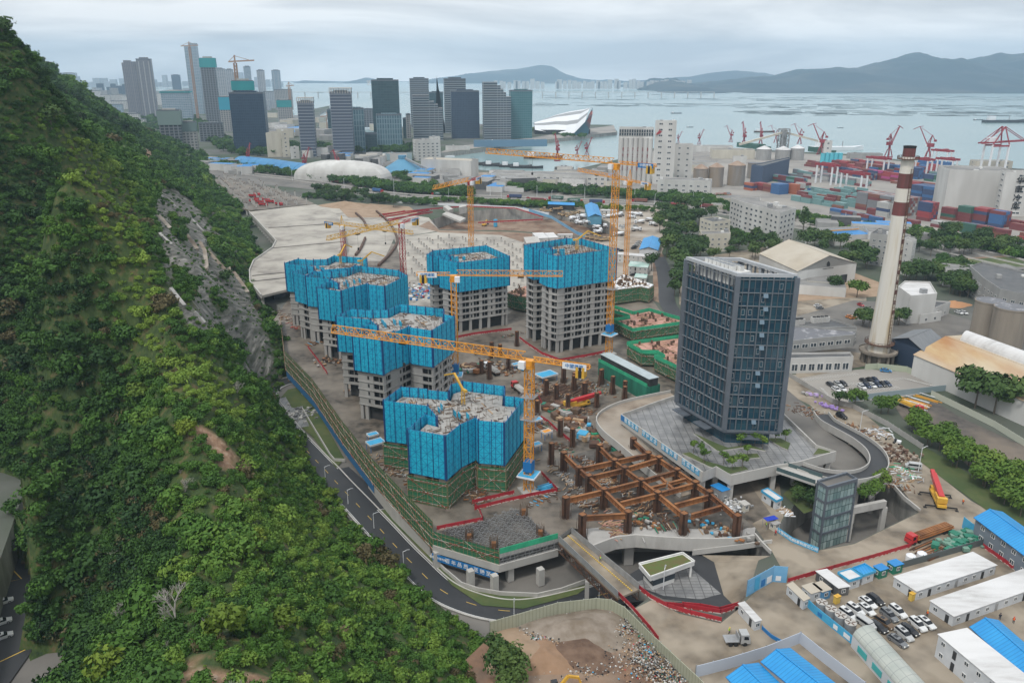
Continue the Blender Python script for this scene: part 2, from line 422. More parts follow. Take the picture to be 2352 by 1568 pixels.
vly=GG([(-900,1200),(-200,1210),(0,1220),(45,1262),(100,1325),(112,1400),(66,1495),(0,1590),(-300,1800),(-900,1800)], LOW)
verts=[];rk=[]
for j in range(len(ys)):
 for i in range(len(xs)):
  x, y, z=XX[j, i], YY[j, i], ZZ[j, i]
  px, py=proj(x, y, z);k=ground_kind(px, py)
  nz=noise.fractal(V3((x*.03, y*.03,1.3)),.9,2.1,4)
  amp=4.0 if k==0 else 2.2
  near=min(1.0, max(0.0,(z+9)/8))
  z2=z+nz*amp*near
  if x < -80 and y < 240 and inpoly(x, y, vly): z2=LOW-2
  verts.append((x, y, z2));rk.append(k)
ny, nx=len(ys), len(xs)
fc=[(j*nx+i, j*nx+i+1,(j+1)*nx+i+1,(j+1)*nx+i) for j in range(ny-1) for i in range(nx-1)]
me=bpy.data.meshes.new('hillside');me.from_pydata(verts, [], fc)
at=me.attributes.new('rock', 'FLOAT', 'POINT');at.data.foreach_set('value', [1.0 if k==1 else 0.0 for k in rk])
at=me.attributes.new('bare', 'FLOAT', 'POINT');at.data.foreach_set('value', [1.0 if k==2 else 0.0 for k in rk])
me.polygons.foreach_set('use_smooth', [True]*len(fc))
hm=bpy.data.materials.new('hillside_soil');hm.use_nodes=True
t=hm.node_tree;bs=t.nodes['Principled BSDF'];bs.inputs['Roughness'].default_value=.95
ge=t.nodes.new('ShaderNodeNewGeometry')
def nz_(scale, det, stretch=None, rough=.6):
 v=ge.outputs['Position']
 if stretch:
  q=t.nodes.new('ShaderNodeMapping');q.inputs['Rotation'].default_value=stretch[1];q.inputs['Scale'].default_value=stretch[0];t.links.new(v, q.inputs[0]);v=q.outputs[0]
 q=t.nodes.new('ShaderNodeTexNoise');q.inputs['Scale'].default_value=scale;q.inputs['Detail'].default_value=det;q.inputs['Roughness'].default_value=rough
 t.links.new(v, q.inputs['Vector']);return q.outputs['Fac']
def ramp_(f, els):
 q=t.nodes.new('ShaderNodeValToRGB');q.color_ramp.elements[0].position=els[0][0];q.color_ramp.elements[0].color=(*els[0][1],1)
 q.color_ramp.elements[1].position=els[-1][0];q.color_ramp.elements[1].color=(*els[-1][1],1)
 for p_, c_ in els[1:-1]:
  e=q.color_ramp.elements.new(p_);e.color=(*c_,1)
 t.links.new(f, q.inputs[0]);return q.outputs[0]
def mix_(f, a, b_):
 q=t.nodes.new('ShaderNodeMix');q.data_type='RGBA';t.links.new(f, q.inputs[0]);t.links.new(a, q.inputs[6]);t.links.new(b_, q.inputs[7]);return q.outputs[2]
soil=ramp_(nz_(.4,7), [(.3,(.016,.035,.010)),(.52,(.045,.075,.016)),(.62,(.09,.085,.03)),(.75,(.13,.08,.045))])
rockc=ramp_(nz_(.5,8,((1.7,.16,.2),(0,0, R(24)))), [(.34,(.05,.058,.035)),(.46,(.10,.10,.085)),(.57,(.19,.18,.16)),(.70,(.34,.32,.29))])
barec=ramp_(nz_(.5,5), [(.3,(.16,.09,.05)),(.55,(.30,.19,.12)),(.72,(.42,.32,.24))])
def attr_(n_):
 q=t.nodes.new('ShaderNodeAttribute');q.attribute_name=n_;return q.outputs['Fac']
o1=mix_(attr_('rock'), soil, rockc)
moss=ramp_(nz_(.09,4), [(.48,(0,0,0)),(.56,(1,1,1))])
o2=mix_(attr_('bare'), o1, barec)
t.links.new(o2, bs.inputs['Base Color'])
bp=t.nodes.new('ShaderNodeBump');bp.inputs['Strength'].default_value=.6;bp.inputs['Distance'].default_value=1.0
t.links.new(nz_(.6,5,((1.4,.4,.4),(0,0, R(24)))), bp.inputs['Height']);t.links.new(bp.outputs[0], bs.inputs['Normal'])
me.materials.append(hm)
ho=bpy.data.objects.new('hillside', me);col.objects.link(ho);ho['kind']='structure'
from mathutils.bvhtree import BVHTree
hbvh=BVHTree.FromPolygons(verts, fc)
def hillz(x, y):
 h=hbvh.ray_cast(V3((x, y,1000)), V3((0,0,-1)))
 return h[0].z if h[0] else LOW
def far_range(name, pts, dist, depth, m, jag=6.0, zb=SEA):
 vsx=[];K=14;n=len(pts)
 P=catmull([V3((p[0], p[1],0)) for p in pts],10)
 for i, p in enumerate(P):
  a=G(p.x,784,0);
  u=(p.x-1176)/FPX;v=(p.y-784)/FPX;yc=CP-v*SP;zc=-(SP+v*CP)
  for k in range(K+1):
   f=k/K
   d=dist+depth*f            # forward distance
   zt=CAMH+zc/yc*(dist+depth)
   z=zb-2+(zt-zb+2)*(f**.8)
   x=u/yc*(dist+depth)*(1)+0*(f)
   if 0 < f: z+=noise.fractal(V3((x*.0022, d*.0022,3)),.7,2,6)*jag*(f if f < .999 else .5)*3.2
   vsx.append((x, d, z))
  vsx.append((x, dist+depth*2, zb-2))
 W_=K+2;fcs=[(i*W_+k,(i+1)*W_+k,(i+1)*W_+k+1, i*W_+k+1) for i in range(len(P)-1) for k in range(W_-1)]
 me=bpy.data.meshes.new(name);me.from_pydata(vsx, [], fcs);me.materials.append(m);me.polygons.foreach_set('use_smooth', [True]*len(fcs))
 o=bpy.data.objects.new(name, me);col.objects.link(o);o['kind']='structure'
M.far_green=mat('distant_forest',(.008,.026,.040),.95,(.02,.045,.05),.004, c3=(.08,.08,.075), scale3=.0015, lo=.5, hi=.75)
far_range('island_hills', [(1440,208),(1480,186),(1530,183),(1560,194),(1600,192),(1650,184),(1720,180),(1790,176),(1830,160),(1880,153),(1960,155),(2030,140),(2090,122),(2130,124),(2180,140),(2230,136),(2290,121),(2340,124),(2400,118),(2500,140),(2650,170)],5050,1700, M.far_green,16)
far_range('far_hills', [(560,208),(700,188),(800,190),(845,180),(900,196),(960,188),(1040,176),(1100,166),(1180,160),(1255,152),(1320,178),(1420,186),(1560,178),(1640,168),(1700,162),(1760,170),(1800,190),(1900,200)],9400,1200, M.far_green,9)
far_range('far_shore', [(-400,203),(-100,200),(300,200),(360,203),(500,202),(640,203),(800,205),(1000,206),(1200,205),(1440,204),(1500,207)],7600,500, M.far_green,2)
haze_box()
def leafmat(name, dark, mid, light, attr=None):
 m=bpy.data.materials.new(name);m.use_nodes=True;t=m.node_tree;b=t.nodes['Principled BSDF'];b.inputs['Roughness'].default_value=.7
 b.inputs['Specular IOR Level'].default_value=.25
 g=t.nodes.new('ShaderNodeNewGeometry');oi=t.nodes.new('ShaderNodeObjectInfo')
 n=t.nodes.new('ShaderNodeTexNoise');n.inputs['Scale'].default_value=.035;n.inputs['Detail'].default_value=3;t.links.new(g.outputs['Position'], n.inputs['Vector'])
 n2=t.nodes.new('ShaderNodeTexNoise');n2.inputs['Scale'].default_value=.9;n2.inputs['Detail'].default_value=2;t.links.new(g.outputs['Position'], n2.inputs['Vector'])
 def M(op, a, c):
  q=t.nodes.new('ShaderNodeMath');q.operation=op
  for i, x in enumerate((a, c)):
   if isinstance(x,(int, float)): q.inputs[i].default_value=x
   else: t.links.new(x, q.inputs[i])
  return q.outputs[0]
 f=M('ADD', M('MULTIPLY', oi.outputs['Random'],.38), M('ADD', M('MULTIPLY', n.outputs['Fac'],.45), M('MULTIPLY', n2.outputs['Fac'],.35)))
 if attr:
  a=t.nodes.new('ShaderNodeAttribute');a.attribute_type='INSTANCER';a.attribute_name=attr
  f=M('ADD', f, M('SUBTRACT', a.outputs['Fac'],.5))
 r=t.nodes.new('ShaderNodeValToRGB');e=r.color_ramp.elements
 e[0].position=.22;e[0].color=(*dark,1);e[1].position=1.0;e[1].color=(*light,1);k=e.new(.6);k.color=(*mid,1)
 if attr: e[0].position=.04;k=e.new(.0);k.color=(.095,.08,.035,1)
 t.links.new(f, r.inputs[0]);t.links.new(r.outputs[0], b.inputs['Base Color'])
 b.inputs['Transmission Weight'].default_value=0
 return m
M.leaf_hill=leafmat('hill_foliage',(.012,.038,.012),(.058,.135,.018),(.18,.27,.04), 'tone')
M.leaf_city=leafmat('city_foliage',(.016,.042,.014),(.045,.09,.022),(.10,.145,.032))
M.leaf_fresh=leafmat('fresh_foliage',(.04,.09,.014),(.08,.15,.02),(.15,.21,.035))
M.leaf_lime=leafmat('lime_foliage',(.07,.12,.014),(.12,.18,.02),(.19,.24,.03))
M.bark=mat('bark',(.11,.085,.06),.9,(.17,.15,.12),1.5)
M.bark_pale=mat('pale_bark',(.38,.36,.33),.9,(.26,.24,.21),1.5)
def crown_mb(seed, n=650, size=.15, lobes=9, flat=.72, loose=.0, skirt=-.35):
 r=random.Random(seed);b=MB();L=[]
 for i in range(lobes):
  a=r.uniform(0,2*math.pi);q=r.uniform(.2,.62) if i else 0
  L.append((q*math.cos(a), q*math.sin(a), r.uniform(skirt,.42)*flat if i else .25*flat, r.uniform(.32,.5)))
 for i in range(n):
  cx, cy, cz, cr_=L[r.randrange(lobes)]
  th=r.uniform(0,2*math.pi);ph=math.acos(r.uniform(-.55,1));rr=cr_*(r.uniform(.72,1.08) if r.random() > loose else r.uniform(.3,1.35))
  d=V3((math.sin(ph)*math.cos(th), math.sin(ph)*math.sin(th), math.cos(ph)))
  p=V3((cx, cy, cz))+V3((d.x*rr, d.y*rr, d.z*rr*flat))
  nrm=(d+V3((r.uniform(-.8,.8), r.uniform(-.8,.8), r.uniform(-.5,.9)))).normalized()
  t1=nrm.orthogonal().normalized();t1.rotate(Matrix.Rotation(r.uniform(0,6.28),3, nrm));t2=nrm.cross(t1)
  s_=size*r.uniform(.6,1.35)
  b.face([p-t1*s_, p-t2*s_*.6, p+t1*s_, p+t2*s_*.6])
 return b
def proto_obj(mb, name, m):
 o=mb.build(name, m);col.objects.unlink(o);return o
pc=bpy.data.collections.new('crown_shapes')
protos=[]
for i in range(5):
 b=crown_mb(20+i,560,.125,8+i,.72,.12+.1*i)
 b.bar((0,0,-1.1),(0,0,.1),.07,0)
 o=proto_obj(b, 'crown_shape', M.leaf_hill);pc.objects.link(o);protos.append(o)
def twig_mb(seed, n=40):
 r=random.Random(seed);b=MB()
 def grow(p, d, L, w, k):
  e=p+d*L;b.bar(p, e, w)
  if k==0: return
  for _ in range(3):
   dd=(d+V3((r.uniform(-.8,.8), r.uniform(-.8,.8), r.uniform(-.1,.5)))).normalized()
   grow(e, dd, L*r.uniform(.55,.8), w*.6, k-1)
 for _ in range(3): grow(V3((0,0,-.8)), V3((r.uniform(-.4,.4), r.uniform(-.4,.4),1)).normalized(),.6,.05,4)
 return b
o=proto_obj(twig_mb(3), 'crown_shape', M.bark_pale);pc.objects.link(o);protos.append(o)
pts=[];scl=[];tone=[];idx=[]
rg=random.Random(11)
dark_px=[(-2000,560),(0,560),(60,620),(160,560),(200,640),(250,760),(290,850),(300,960),(330,1060),(340,1160),(420,1260),(400,1340),(330,1400),(260,1500),(200,1620),(-2000,2500)]  # darker woodland; its tone also puts the gully's shade into the colour
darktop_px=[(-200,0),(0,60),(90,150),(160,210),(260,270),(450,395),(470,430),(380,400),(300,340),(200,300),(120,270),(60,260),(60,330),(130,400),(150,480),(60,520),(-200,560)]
bright_px=[(130,300),(230,340),(300,430),(335,560),(370,700),(420,800),(520,860),(560,920),(560,1000),(470,940),(350,880),(300,800),(270,680),(230,560),(170,450)]  # lighter crest scrub, its contrast with the shaded gully raised in colour
def add_region(x0, x1, y0, y1, st, smin, smax):
 for yy in np.arange(y0, y1, st):
  for xx in np.arange(x0, x1, st):
   h=hbvh.ray_cast(V3((xx, yy,1000)), V3((0,0,-1)))
   if not h[0] or h[0].z < LOW-2: continue
   f=min(2.6,1/max(.3, abs(h[1].z)))
   for _ in range(int(f+rg.random())):
    x=xx+rg.uniform(-.6,.6)*st;y=yy+rg.uniform(-.6,.6)*st
    z=hillz(x, y)
    if z < LOW+.5 or (x < -80 and y < 240 and inpoly(x, y, vly)): continue
    if z < .8 and not inpoly(x, y, hw1): continue
    px, py=proj(x, y, z);k=ground_kind(px, py)
    if k==2 and rg.random() < .9: continue
    if k==1 and rg.random() < .72: continue
    s_=(rg.uniform(smin, smax) if rg.random() < .7 else smin*rg.uniform(.5,.9))*(1 if k==0 else .4)
    if k==0 and rg.random() < .07: s_ *= 1.8
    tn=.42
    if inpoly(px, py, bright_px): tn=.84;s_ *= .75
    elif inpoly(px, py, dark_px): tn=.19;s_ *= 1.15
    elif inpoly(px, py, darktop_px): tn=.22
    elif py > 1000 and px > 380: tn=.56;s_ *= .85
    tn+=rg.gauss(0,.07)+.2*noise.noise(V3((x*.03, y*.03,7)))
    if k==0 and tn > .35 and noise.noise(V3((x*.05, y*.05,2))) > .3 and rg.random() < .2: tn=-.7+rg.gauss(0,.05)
    ii=rg.randrange(5)
    if k==0 and rg.random() < (.03 if tn > .4 else .008) and noise.noise(V3((x*.03, y*.03,9))) > .0: ii=5
    pts.append((x, y, z+s_*.5));scl.append(s_*(1 if ii < 5 else .9));tone.append(tn);idx.append(ii)
hw1=[tuple(p.xy) for p in h1]
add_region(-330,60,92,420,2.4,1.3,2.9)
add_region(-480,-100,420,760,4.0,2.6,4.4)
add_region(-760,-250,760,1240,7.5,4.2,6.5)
pm=bpy.data.meshes.new('hill_forest');pm.from_pydata(pts, [], [])
pm.attributes.new('scl', 'FLOAT', 'POINT').data.foreach_set('value', scl)
pm.attributes.new('tone', 'FLOAT', 'POINT').data.foreach_set('value', tone)
pm.attributes.new('idx', 'INT', 'POINT').data.foreach_set('value', idx)
fo=bpy.data.objects.new('hill_forest', pm);col.objects.link(fo)
tag(fo, 'dense green scrub and woodland covering the steep hill', None, None, 'stuff')
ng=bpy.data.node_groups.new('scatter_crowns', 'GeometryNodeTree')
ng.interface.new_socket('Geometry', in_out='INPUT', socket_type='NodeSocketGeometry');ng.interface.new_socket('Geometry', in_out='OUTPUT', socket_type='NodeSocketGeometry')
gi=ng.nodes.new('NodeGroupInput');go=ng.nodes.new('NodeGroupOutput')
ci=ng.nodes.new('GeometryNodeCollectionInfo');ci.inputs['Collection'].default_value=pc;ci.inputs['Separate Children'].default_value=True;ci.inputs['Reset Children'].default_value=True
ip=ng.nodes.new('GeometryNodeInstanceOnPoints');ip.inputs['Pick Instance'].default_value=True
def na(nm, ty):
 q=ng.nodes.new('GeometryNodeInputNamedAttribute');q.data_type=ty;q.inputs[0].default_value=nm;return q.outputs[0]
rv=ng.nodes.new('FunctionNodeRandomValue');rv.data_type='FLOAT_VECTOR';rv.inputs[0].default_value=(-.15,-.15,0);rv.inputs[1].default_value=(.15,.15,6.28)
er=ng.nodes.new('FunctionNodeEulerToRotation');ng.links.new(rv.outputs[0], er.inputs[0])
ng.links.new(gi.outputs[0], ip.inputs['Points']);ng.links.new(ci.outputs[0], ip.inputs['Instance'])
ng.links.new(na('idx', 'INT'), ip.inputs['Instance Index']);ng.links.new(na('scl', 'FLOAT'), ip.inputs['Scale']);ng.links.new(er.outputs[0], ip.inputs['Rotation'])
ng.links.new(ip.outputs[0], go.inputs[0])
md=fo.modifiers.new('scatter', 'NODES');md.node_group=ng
print('forest', len(pts))
def tree_proto(name, seed, h, r, leaf, n=520, size=.15, flat=.75, bark=None, loose=.15, skirt=-.35):
 root=empty(name,(0,0,0))
 b=MB();th=max(h-r*.9, h*.25);rr=random.Random(seed)
 b.cyl((0,0),.045*h*.55,.03*h*.55,0, th,7)
 for k in range(4):
  a=k*1.57+rr.uniform(-.4,.4);b.bar((0,0, th*.75),(math.cos(a)*r*.5, math.sin(a)*r*.5, th+r*.45),.022*h*.5)
 b.build('trunk', bark or M.bark, root)
 c=crown_mb(seed, n, size,10, flat, loose, skirt);v=[(x*r, y*r, z*r+h-r*.62) for x, y, z in c.v];c.v=v
 c.build('crown', leaf, root)
 return root
TP={'city': [tree_proto('broadleaf_tree',50+i,7.5,4.2, M.leaf_city,800,.12) for i in range(3)],
      'fresh': [tree_proto('broadleaf_tree',60+i,7,4, M.leaf_fresh,800,.11,.7, None,.35) for i in range(2)],
      'lime': [tree_proto('broadleaf_tree',70+i,6,3.6, M.leaf_lime,700,.12) for i in range(2)],
      'young': [tree_proto('young_tree',80,4.2,1.7, M.leaf_fresh,160,.2,.9, None,.5)],
      'cone': [tree_proto('conifer_tree',85,14,3.5, M.leaf_city,600,.16,1.9, None,.1,-.8)]}
def tree(kind, p, s, label, group=None, cat='tree'):
 q=rnd.choice(TP[kind])
 return place(q, p, rnd.uniform(0,6.28), label, cat, group, s*rnd.uniform(.92,1.08))
def hill_pt(px, py):
 d=V3(((px-1176)/FPX, CP-(py-784)/FPX*SP,-(SP+(py-784)/FPX*CP)))
 h=hbvh.ray_cast(V3((0,0, CAMH)), d.normalized())
 return h[0]
for px, py, s, kd, lb in [
 (512,1462,1.25, 'lime', 'round lime green tree to the right of the bare grey tree on the lower slope'),(655,1450,.9, 'lime', 'small lime tree beside the bare earth patch on the lower slope'),
 (270,1565,1.2, 'lime', 'yellow green tree at the bottom edge of the photo'),(590,1250,.7, 'lime', 'pale olive tree on the middle of the spur'),
 (430,1000,.8, 'lime', 'yellow green tree above the orange rock outcrop'),(760,1150,.9, 'lime', 'bright tree on the spur just left of the black road'),
 (325,920,1.0, 'fresh', 'broad fresh green tree on the ridge left of the rock outcrop'),(350,870,.9, 'fresh', 'light green tree on the ridge under the grey scrub'),
 (640,900,.8, 'fresh', 'bright tree below the cut slope near the road bend'),(400,830,.8, 'fresh', 'fresh tree on the crest under the cut slope'),
 (120,300,1.4, 'city', 'dark round tree high on the main slope'),(522,655,1.15, 'city', 'dark tree standing alone on the shotcrete terraces'),
 (95,150,1.3, 'city', 'dark tree leaning out of the skyline near the hill top'),(8,92,1.3, 'city', 'dark tree at the very top of the hill skyline'),(145,212,1.2, 'city', 'dark tree on the skyline above the white far tower')]:
 p=hill_pt(px, py)
 if p: tree(kd, p-V3((0,0,.6)), s, lb)
p=hill_pt(405,1432)
if p:
 r_=empty('bare_tree', p,0, 'leafless grey tree with spreading branches on the lower slope', 'tree')
 b=twig_mb(8);b.v=[(x*5, y*5, z*4+3) for x, y, z in b.v];b.build('branches', M.bark_pale, r_)
M.screen=uvlines('blue_screen',(.014,.37,.56),(.008,.11,.30),1.8,1.8,.2,.12,.025,.5,(.02,.45,.64))
M.conc=mat('raw_concrete',(.34,.33,.315),.9,(.25,.243,.232),.35, c3=(.40,.39,.37), scale3=.06, stretch=(1,1,.35))
M.conc_lt=mat('pale_concrete',(.50,.485,.455),.85,(.38,.365,.34),.3, c3=(.42,.41,.385), scale3=.05, stretch=(1,1,.3))
M.dark=mat('shade_and_dark_paint',(.018,.02,.022),.9,(.05,.05,.05),.3)  # near-black puts interior shade into colour; also used on dark hulls and doors
M.slab=mat('fresh_slab',(.36,.345,.32),.8,(.16,.15,.135),.55, c3=(.36,.35,.33), scale3=.15, lo=.42, hi=.6)
M.rebar=mat('rusty_rebar',(.085,.055,.04),.8,(.14,.085,.05),1.0)
M.rust=mat('rusty_steel',(.22,.085,.03),.8,(.08,.035,.02),.25, c3=(.34,.15,.055), scale3=.12)
M.rust_dk=mat('dark_rusty_steel',(.055,.032,.022),.7,(.12,.055,.03),.4)
M.orange=mat('crane_yellow_paint',(.72,.31,.022),.45,(.62,.25,.02),.5)
M.cyel=mat('crane_pale_yellow_paint',(.66,.40,.05),.5,(.55,.30,.04),.5)
M.cred=mat('crane_red_paint',(.42,.03,.035),.5,(.34,.025,.03),.5)
M.maroon=mat('port_crane_red',(.30,.035,.05),.6,(.24,.028,.04),.2)
M.redfence=mat('red_fence',(.42,.022,.035),.6,(.30,.02,.03),.4)
M.net=uvlines('green_net',(.016,.15,.075),(.17,.19,.10),1.2,1.2,.06,.06,0,.8,(.03,.13,.055))
M.net_lt=mat('bright_green_net',(.04,.42,.22),.8,(.025,.30,.16),.5)
M.bamboo=mat('bamboo_poles',(.34,.27,.13),.8,(.22,.17,.09),.6)
M.warn=mat('warning_stripe',(.55,.50,.45),.7,(.35,.05,.04),1.4, lo=.48, hi=.52)
M.glass=mat('dark_glass',(.020,.032,.042),.12,(.035,.055,.07),.3, spec=.7)
M.signblue=mat('sign_blue',(.012,.16,.42),.5)
M.signwhite=mat('sign_white',(.72,.74,.76),.5)
M.ltblue=mat('light_blue_paint',(.06,.38,.62),.5,(.05,.32,.55),.4)
M.steel=mat('galvanised_steel',(.36,.37,.38),.5,(.28,.285,.29),.5, metal=.3)
M.black=mat('black_rubber',(.015,.015,.016),.8)
M.wood=mat('raw_timber',(.42,.29,.17),.85,(.30,.20,.12),.6)
M.planks=mat('formwork_boards',(.42,.20,.15),.8,(.20,.11,.08),.35, c3=(.50,.28,.22), scale3=.15, lo=.42, hi=.58)
def inset(P, d):
 P=ccw(P);n=len(P);out=[]
 for i in range(n):
  a=V3(P[i-1]);b=V3(P[i]);c=V3(P[(i+1) % n])
  e1=(b-a).normalized();e2=(c-b).normalized()
  n1=V3((-e1.y, e1.x));n2=V3((-e2.y, e2.x))
  k=n1+n2;L=k.length
  if L < .2: out.append(b+n1*d);continue
  k=k/L;q=d/max(.45, k.dot(n1));out.append(b+k*q)
 return [(p.x, p.y) for p in out]
def centroid(P): return (sum(p[0] for p in P)/len(P), sum(p[1] for p in P)/len(P))
def scaffold(name, path, z0, z1, parent, step=1.6, off=0.0, closed=False, poles=True, netm=None, top=0):
 """net on a frame of bamboo poles with crossed braces and striped ties"""
 b=MB();q=MB();n=len(path);u=0
 for i in range(n if closed else n-1):
  a=V3(path[i][:2]);c=V3(path[(i+1) % n][:2]);d=c-a;L=d.length;d.normalize();nn=V3((d.y,-d.x))
  za0=path[i][2] if len(path[i]) > 2 else 0;zc0=path[(i+1) % n][2] if len(path[i]) > 2 else 0
  a2, c2=a+nn*.06, c+nn*.06
  b.face([(a.x, a.y, z0+za0),(c.x, c.y, z0+zc0),(c.x, c.y, z1+za0),(a.x, a.y, z1+za0)],0, [(u, z0),(u+L, z0),(u+L, z1),(u, z1)])
  b.face([(a2.x, a2.y, z1),(c2.x, c2.y, z1),(c2.x, c2.y, z0),(a2.x, a2.y, z0)],0, [(u, z1),(u+L, z1),(u+L, z0),(u, z0)])
  u+=L
  if poles:
   k=max(1, int(L/step))
   for j in range(k+1):
    p=a+d*(L*j/k)+nn*.15;q.bar((p.x, p.y, z0-.2),(p.x, p.y, z1+.7+.3*(j % 2)),.07,0)
   for z in np.arange(z0+.4, z1+.6,1.7): q.bar((*(a+nn*.2), z),(*(c+nn*.2), z),.06,0)
   H=z1-z0
   for j in range(max(1, int(L/(H*1.1)))):
    w_=L/max(1, int(L/(H*1.1)));p=a+d*(w_*j)+nn*.28;r=a+d*(w_*(j+1))+nn*.28
    q.bar((*p, z0),(*r, z1),.07,1);q.bar((*p, z1),(*r, z0),.07,1)
   for z in np.arange(z0+.9, z1,3.4): q.bar((*(a+nn*.3), z),(*(c+nn*.3), z),.1,1,.12)
 o=b.bw('net', netm or M.net, parent)
 if poles: q.bw('poles', [M.bamboo, M.warn], parent)
 return o
def resi(name, label, P, zr, bh, label_mats=None, scaff=None, floors=3.0, lobby=6.0, seed=1, busy=0):
 r=random.Random(seed);P=ccw(P);c=centroid(P)
 root=empty(name,(c[0], c[1],0),0, label, 'tower block', 'blue screened tower blocks under construction')
 zb=zr-bh
 inner=inset(P,1.0)
 b=MB()
 b.prism(inset(inner,1.7),0, zr-3.6,1)
 z=lobby;fl=[]
 while z < zb+1: fl.append(z);z+=floors
 for z in fl: b.prism(inset(inner,-.25), z-.3, z,0)
 n=len(inner)
 for i in range(n):
  a=V3(inner[i]);d=V3(inner[(i+1) % n])-a;L=d.length;d.normalize();nn=V3((d.y,-d.x))
  ang=math.atan2(d.y, d.x)
  def seg(s0, s1, z0, z1, th=.5, inn=.25, m=0):
   p=a+d*((s0+s1)/2)-nn*inn
   b.box((p.x, p.y, z0),(s1-s0, th, z1-z0), ang, m)
  zt=zb+1.2
  if L < 3.2: seg(0, L,0, zt);continue
  s=0;k=i
  while s < L-.01:
   wdt=r.choice((1.6,2.4,4.2)) if (k % 2==0) else r.choice((3.0,3.6,4.4))
   if L-s-wdt < 1.5: wdt=L-s
   if k % 2==0 or (s==0 and L > 6):
    w1=min(wdt,2.2) if s==0 else wdt
    seg(s, s+w1, lobby-.4, zt);
    seg(s, s+min(w1,1.3),0, lobby-.4,.9,.45)
    if w1 > 2.3:
     for z in fl[:-1]:
      p=a+d*(s+w1/2)+nn*.02;b.box((p.x, p.y, z+.9),(.8,.06,1.3), ang,1)
    s+=w1
   else:
    for z in fl:
     seg(s, s+wdt, z, z+.75,.15,-.18)
     seg(s+wdt/2-.12, s+wdt/2+.12, z+.7, z+floors-.3,.2,.5)
    s+=wdt
   k+=1
 b.bw('concrete_frame', [M.conc, M.dark], root)
 top=MB();top.prism(inset(P,.8), zr-3.4, zr-3.0,0)
 top.bw('working_deck', M.slab, root)
 rb=MB();fw=MB();pin=inset(P,1.6);bx=[p[0] for p in P];by=[p[1] for p in P]
 ax=(V3(P[1])-V3(P[0])).normalized();an=math.atan2(ax.y, ax.x)
 cnt=0
 for _ in range(2600):
  if cnt > 230*(1+busy): break
  x=r.uniform(min(bx), max(bx));y=r.uniform(min(by), max(by))
  if not inpoly(x, y, pin): continue
  cnt+=1;k=r.random()
  if k < .4+busy*.3: rb.bar((x, y, zr-3),(x+r.uniform(-.1,.1), y+r.uniform(-.1,.1), zr-3+r.uniform(1.0,2.7)),.09)
  elif k < .72:
   L=r.uniform(1.5,4);a_=an+r.choice((0, math.pi/2))+r.uniform(-.1,.1)
   if inpoly(x+math.cos(a_)*L, y+math.sin(a_)*L, pin): rb.bar((x, y, zr-2.7),(x+math.cos(a_)*L, y+math.sin(a_)*L, zr-2.7+r.uniform(0,.3)),.16)
  else:
   fw.box((x, y, zr-3),(r.uniform(1.2,4.2), r.uniform(.15,.5), r.uniform(.1,.35)), an+r.choice((0,0,1.571)), r.randrange(4))
 rb.bw('starter_bars', M.rebar, root)
 fw.bw('formwork', [M.road_old, M.wood, M.conc, M.rust_dk], root)['kind']='stuff'
 for k in range(5):
  cs=MB()
  x=c[0]+r.uniform(-5,5);y=c[1]+r.uniform(-5,5)
  cs.box((x, y, zr-3),(r.uniform(1.5,3.2),.15,1.9), an,0);cs.bar((x, y, zr-1.2),(x+.9, y+.9, zr-3),.12)
  cs.bw('core_screen', M.screen, root)
 n=len(P)
 for i in range(n):
  a=V3(P[i]);d=V3(P[(i+1) % n])-a;L=d.length;d.normalize();nn=V3((d.y,-d.x))
  q=MB()
  A0=a+nn*0.0;B0=a+d*(L-.02);A1=a-nn*.18;B1=a+d*(L-.02)-nn*.18
  dz=r.choice((-.25,0,0,.2))
  u0=r.uniform(0,4)
  def F(p0, p1, p2, p3, uv): q.face([p0, p1, p2, p3],0, uv)
  z0, z1=zb+dz, zr+dz
  F((*A0, z0),(*B0, z0),(*B0, z1),(*A0, z1), [(u0,0),(u0+L,0),(u0+L, z1-z0),(u0, z1-z0)])
  F((*B1, z0),(*A1, z0),(*A1, z1),(*B1, z1), [(u0+L,0),(u0,0),(u0, z1-z0),(u0+L, z1-z0)])
  q.face([(*A0, z1),(*B0, z1),(*B1, z1),(*A1, z1)]);q.face([(*A1, z0),(*B1, z0),(*B0, z0),(*A0, z0)])
  q.face([(*A1, z0),(*A0, z0),(*A0, z1),(*A1, z1)]);q.face([(*B0, z0),(*B1, z0),(*B1, z1),(*B0, z1)])
  k=max(1, round(L/3.6))
  for j in range(k+1):
   p=a+d*(L*j/k)-nn*.35;q.bar((*p, zb),(*p, zr+.5),.22,1)
   p=a+d*(min(L-.1, max(.1, L*j/k)))+nn*.06;q.bar((*p, zb),(*p, zr+.05),.14,1)
  q.bw('screen_panel', [M.screen, M.navy], root)
 if scaff: scaffold('s', [(p[0], p[1]) for p in inset(P,-.4)],0, zb-.6, root, closed=True)
 return root
M.navy=mat('navy_steel',(.012,.05,.18),.5)
def zA(l, z): return [tuple(G(574+.3296*x,804+.3296*y, z).xy) for x, y in l]
def z4(l, z): return [tuple(G(517+.3174*x,431+.3174*y, z).xy) for x, y in l]
def zB(l, z): return [tuple(G(1091+.2563*x,516.8+.2563*y, z).xy) for x, y in l]
def zD(l, z): return [tuple(G(1205.9+.293*x,861.3+.293*y, z).xy) for x, y in l]
resi('tower_block', 'lowest blue screened tower nearest the camera with green scaffold netting round its foot', zA([(925,350),(1050,258),(1240,272),(1385,285),(1400,242),(1480,218),(1778,255),(1775,322),(1912,335),(1775,505),(1590,490),(1572,470),(1465,518),(1362,600),(1095,553),(1225,440),(1300,462),(1235,388)],23),23,14, scaff=True, seed=3)
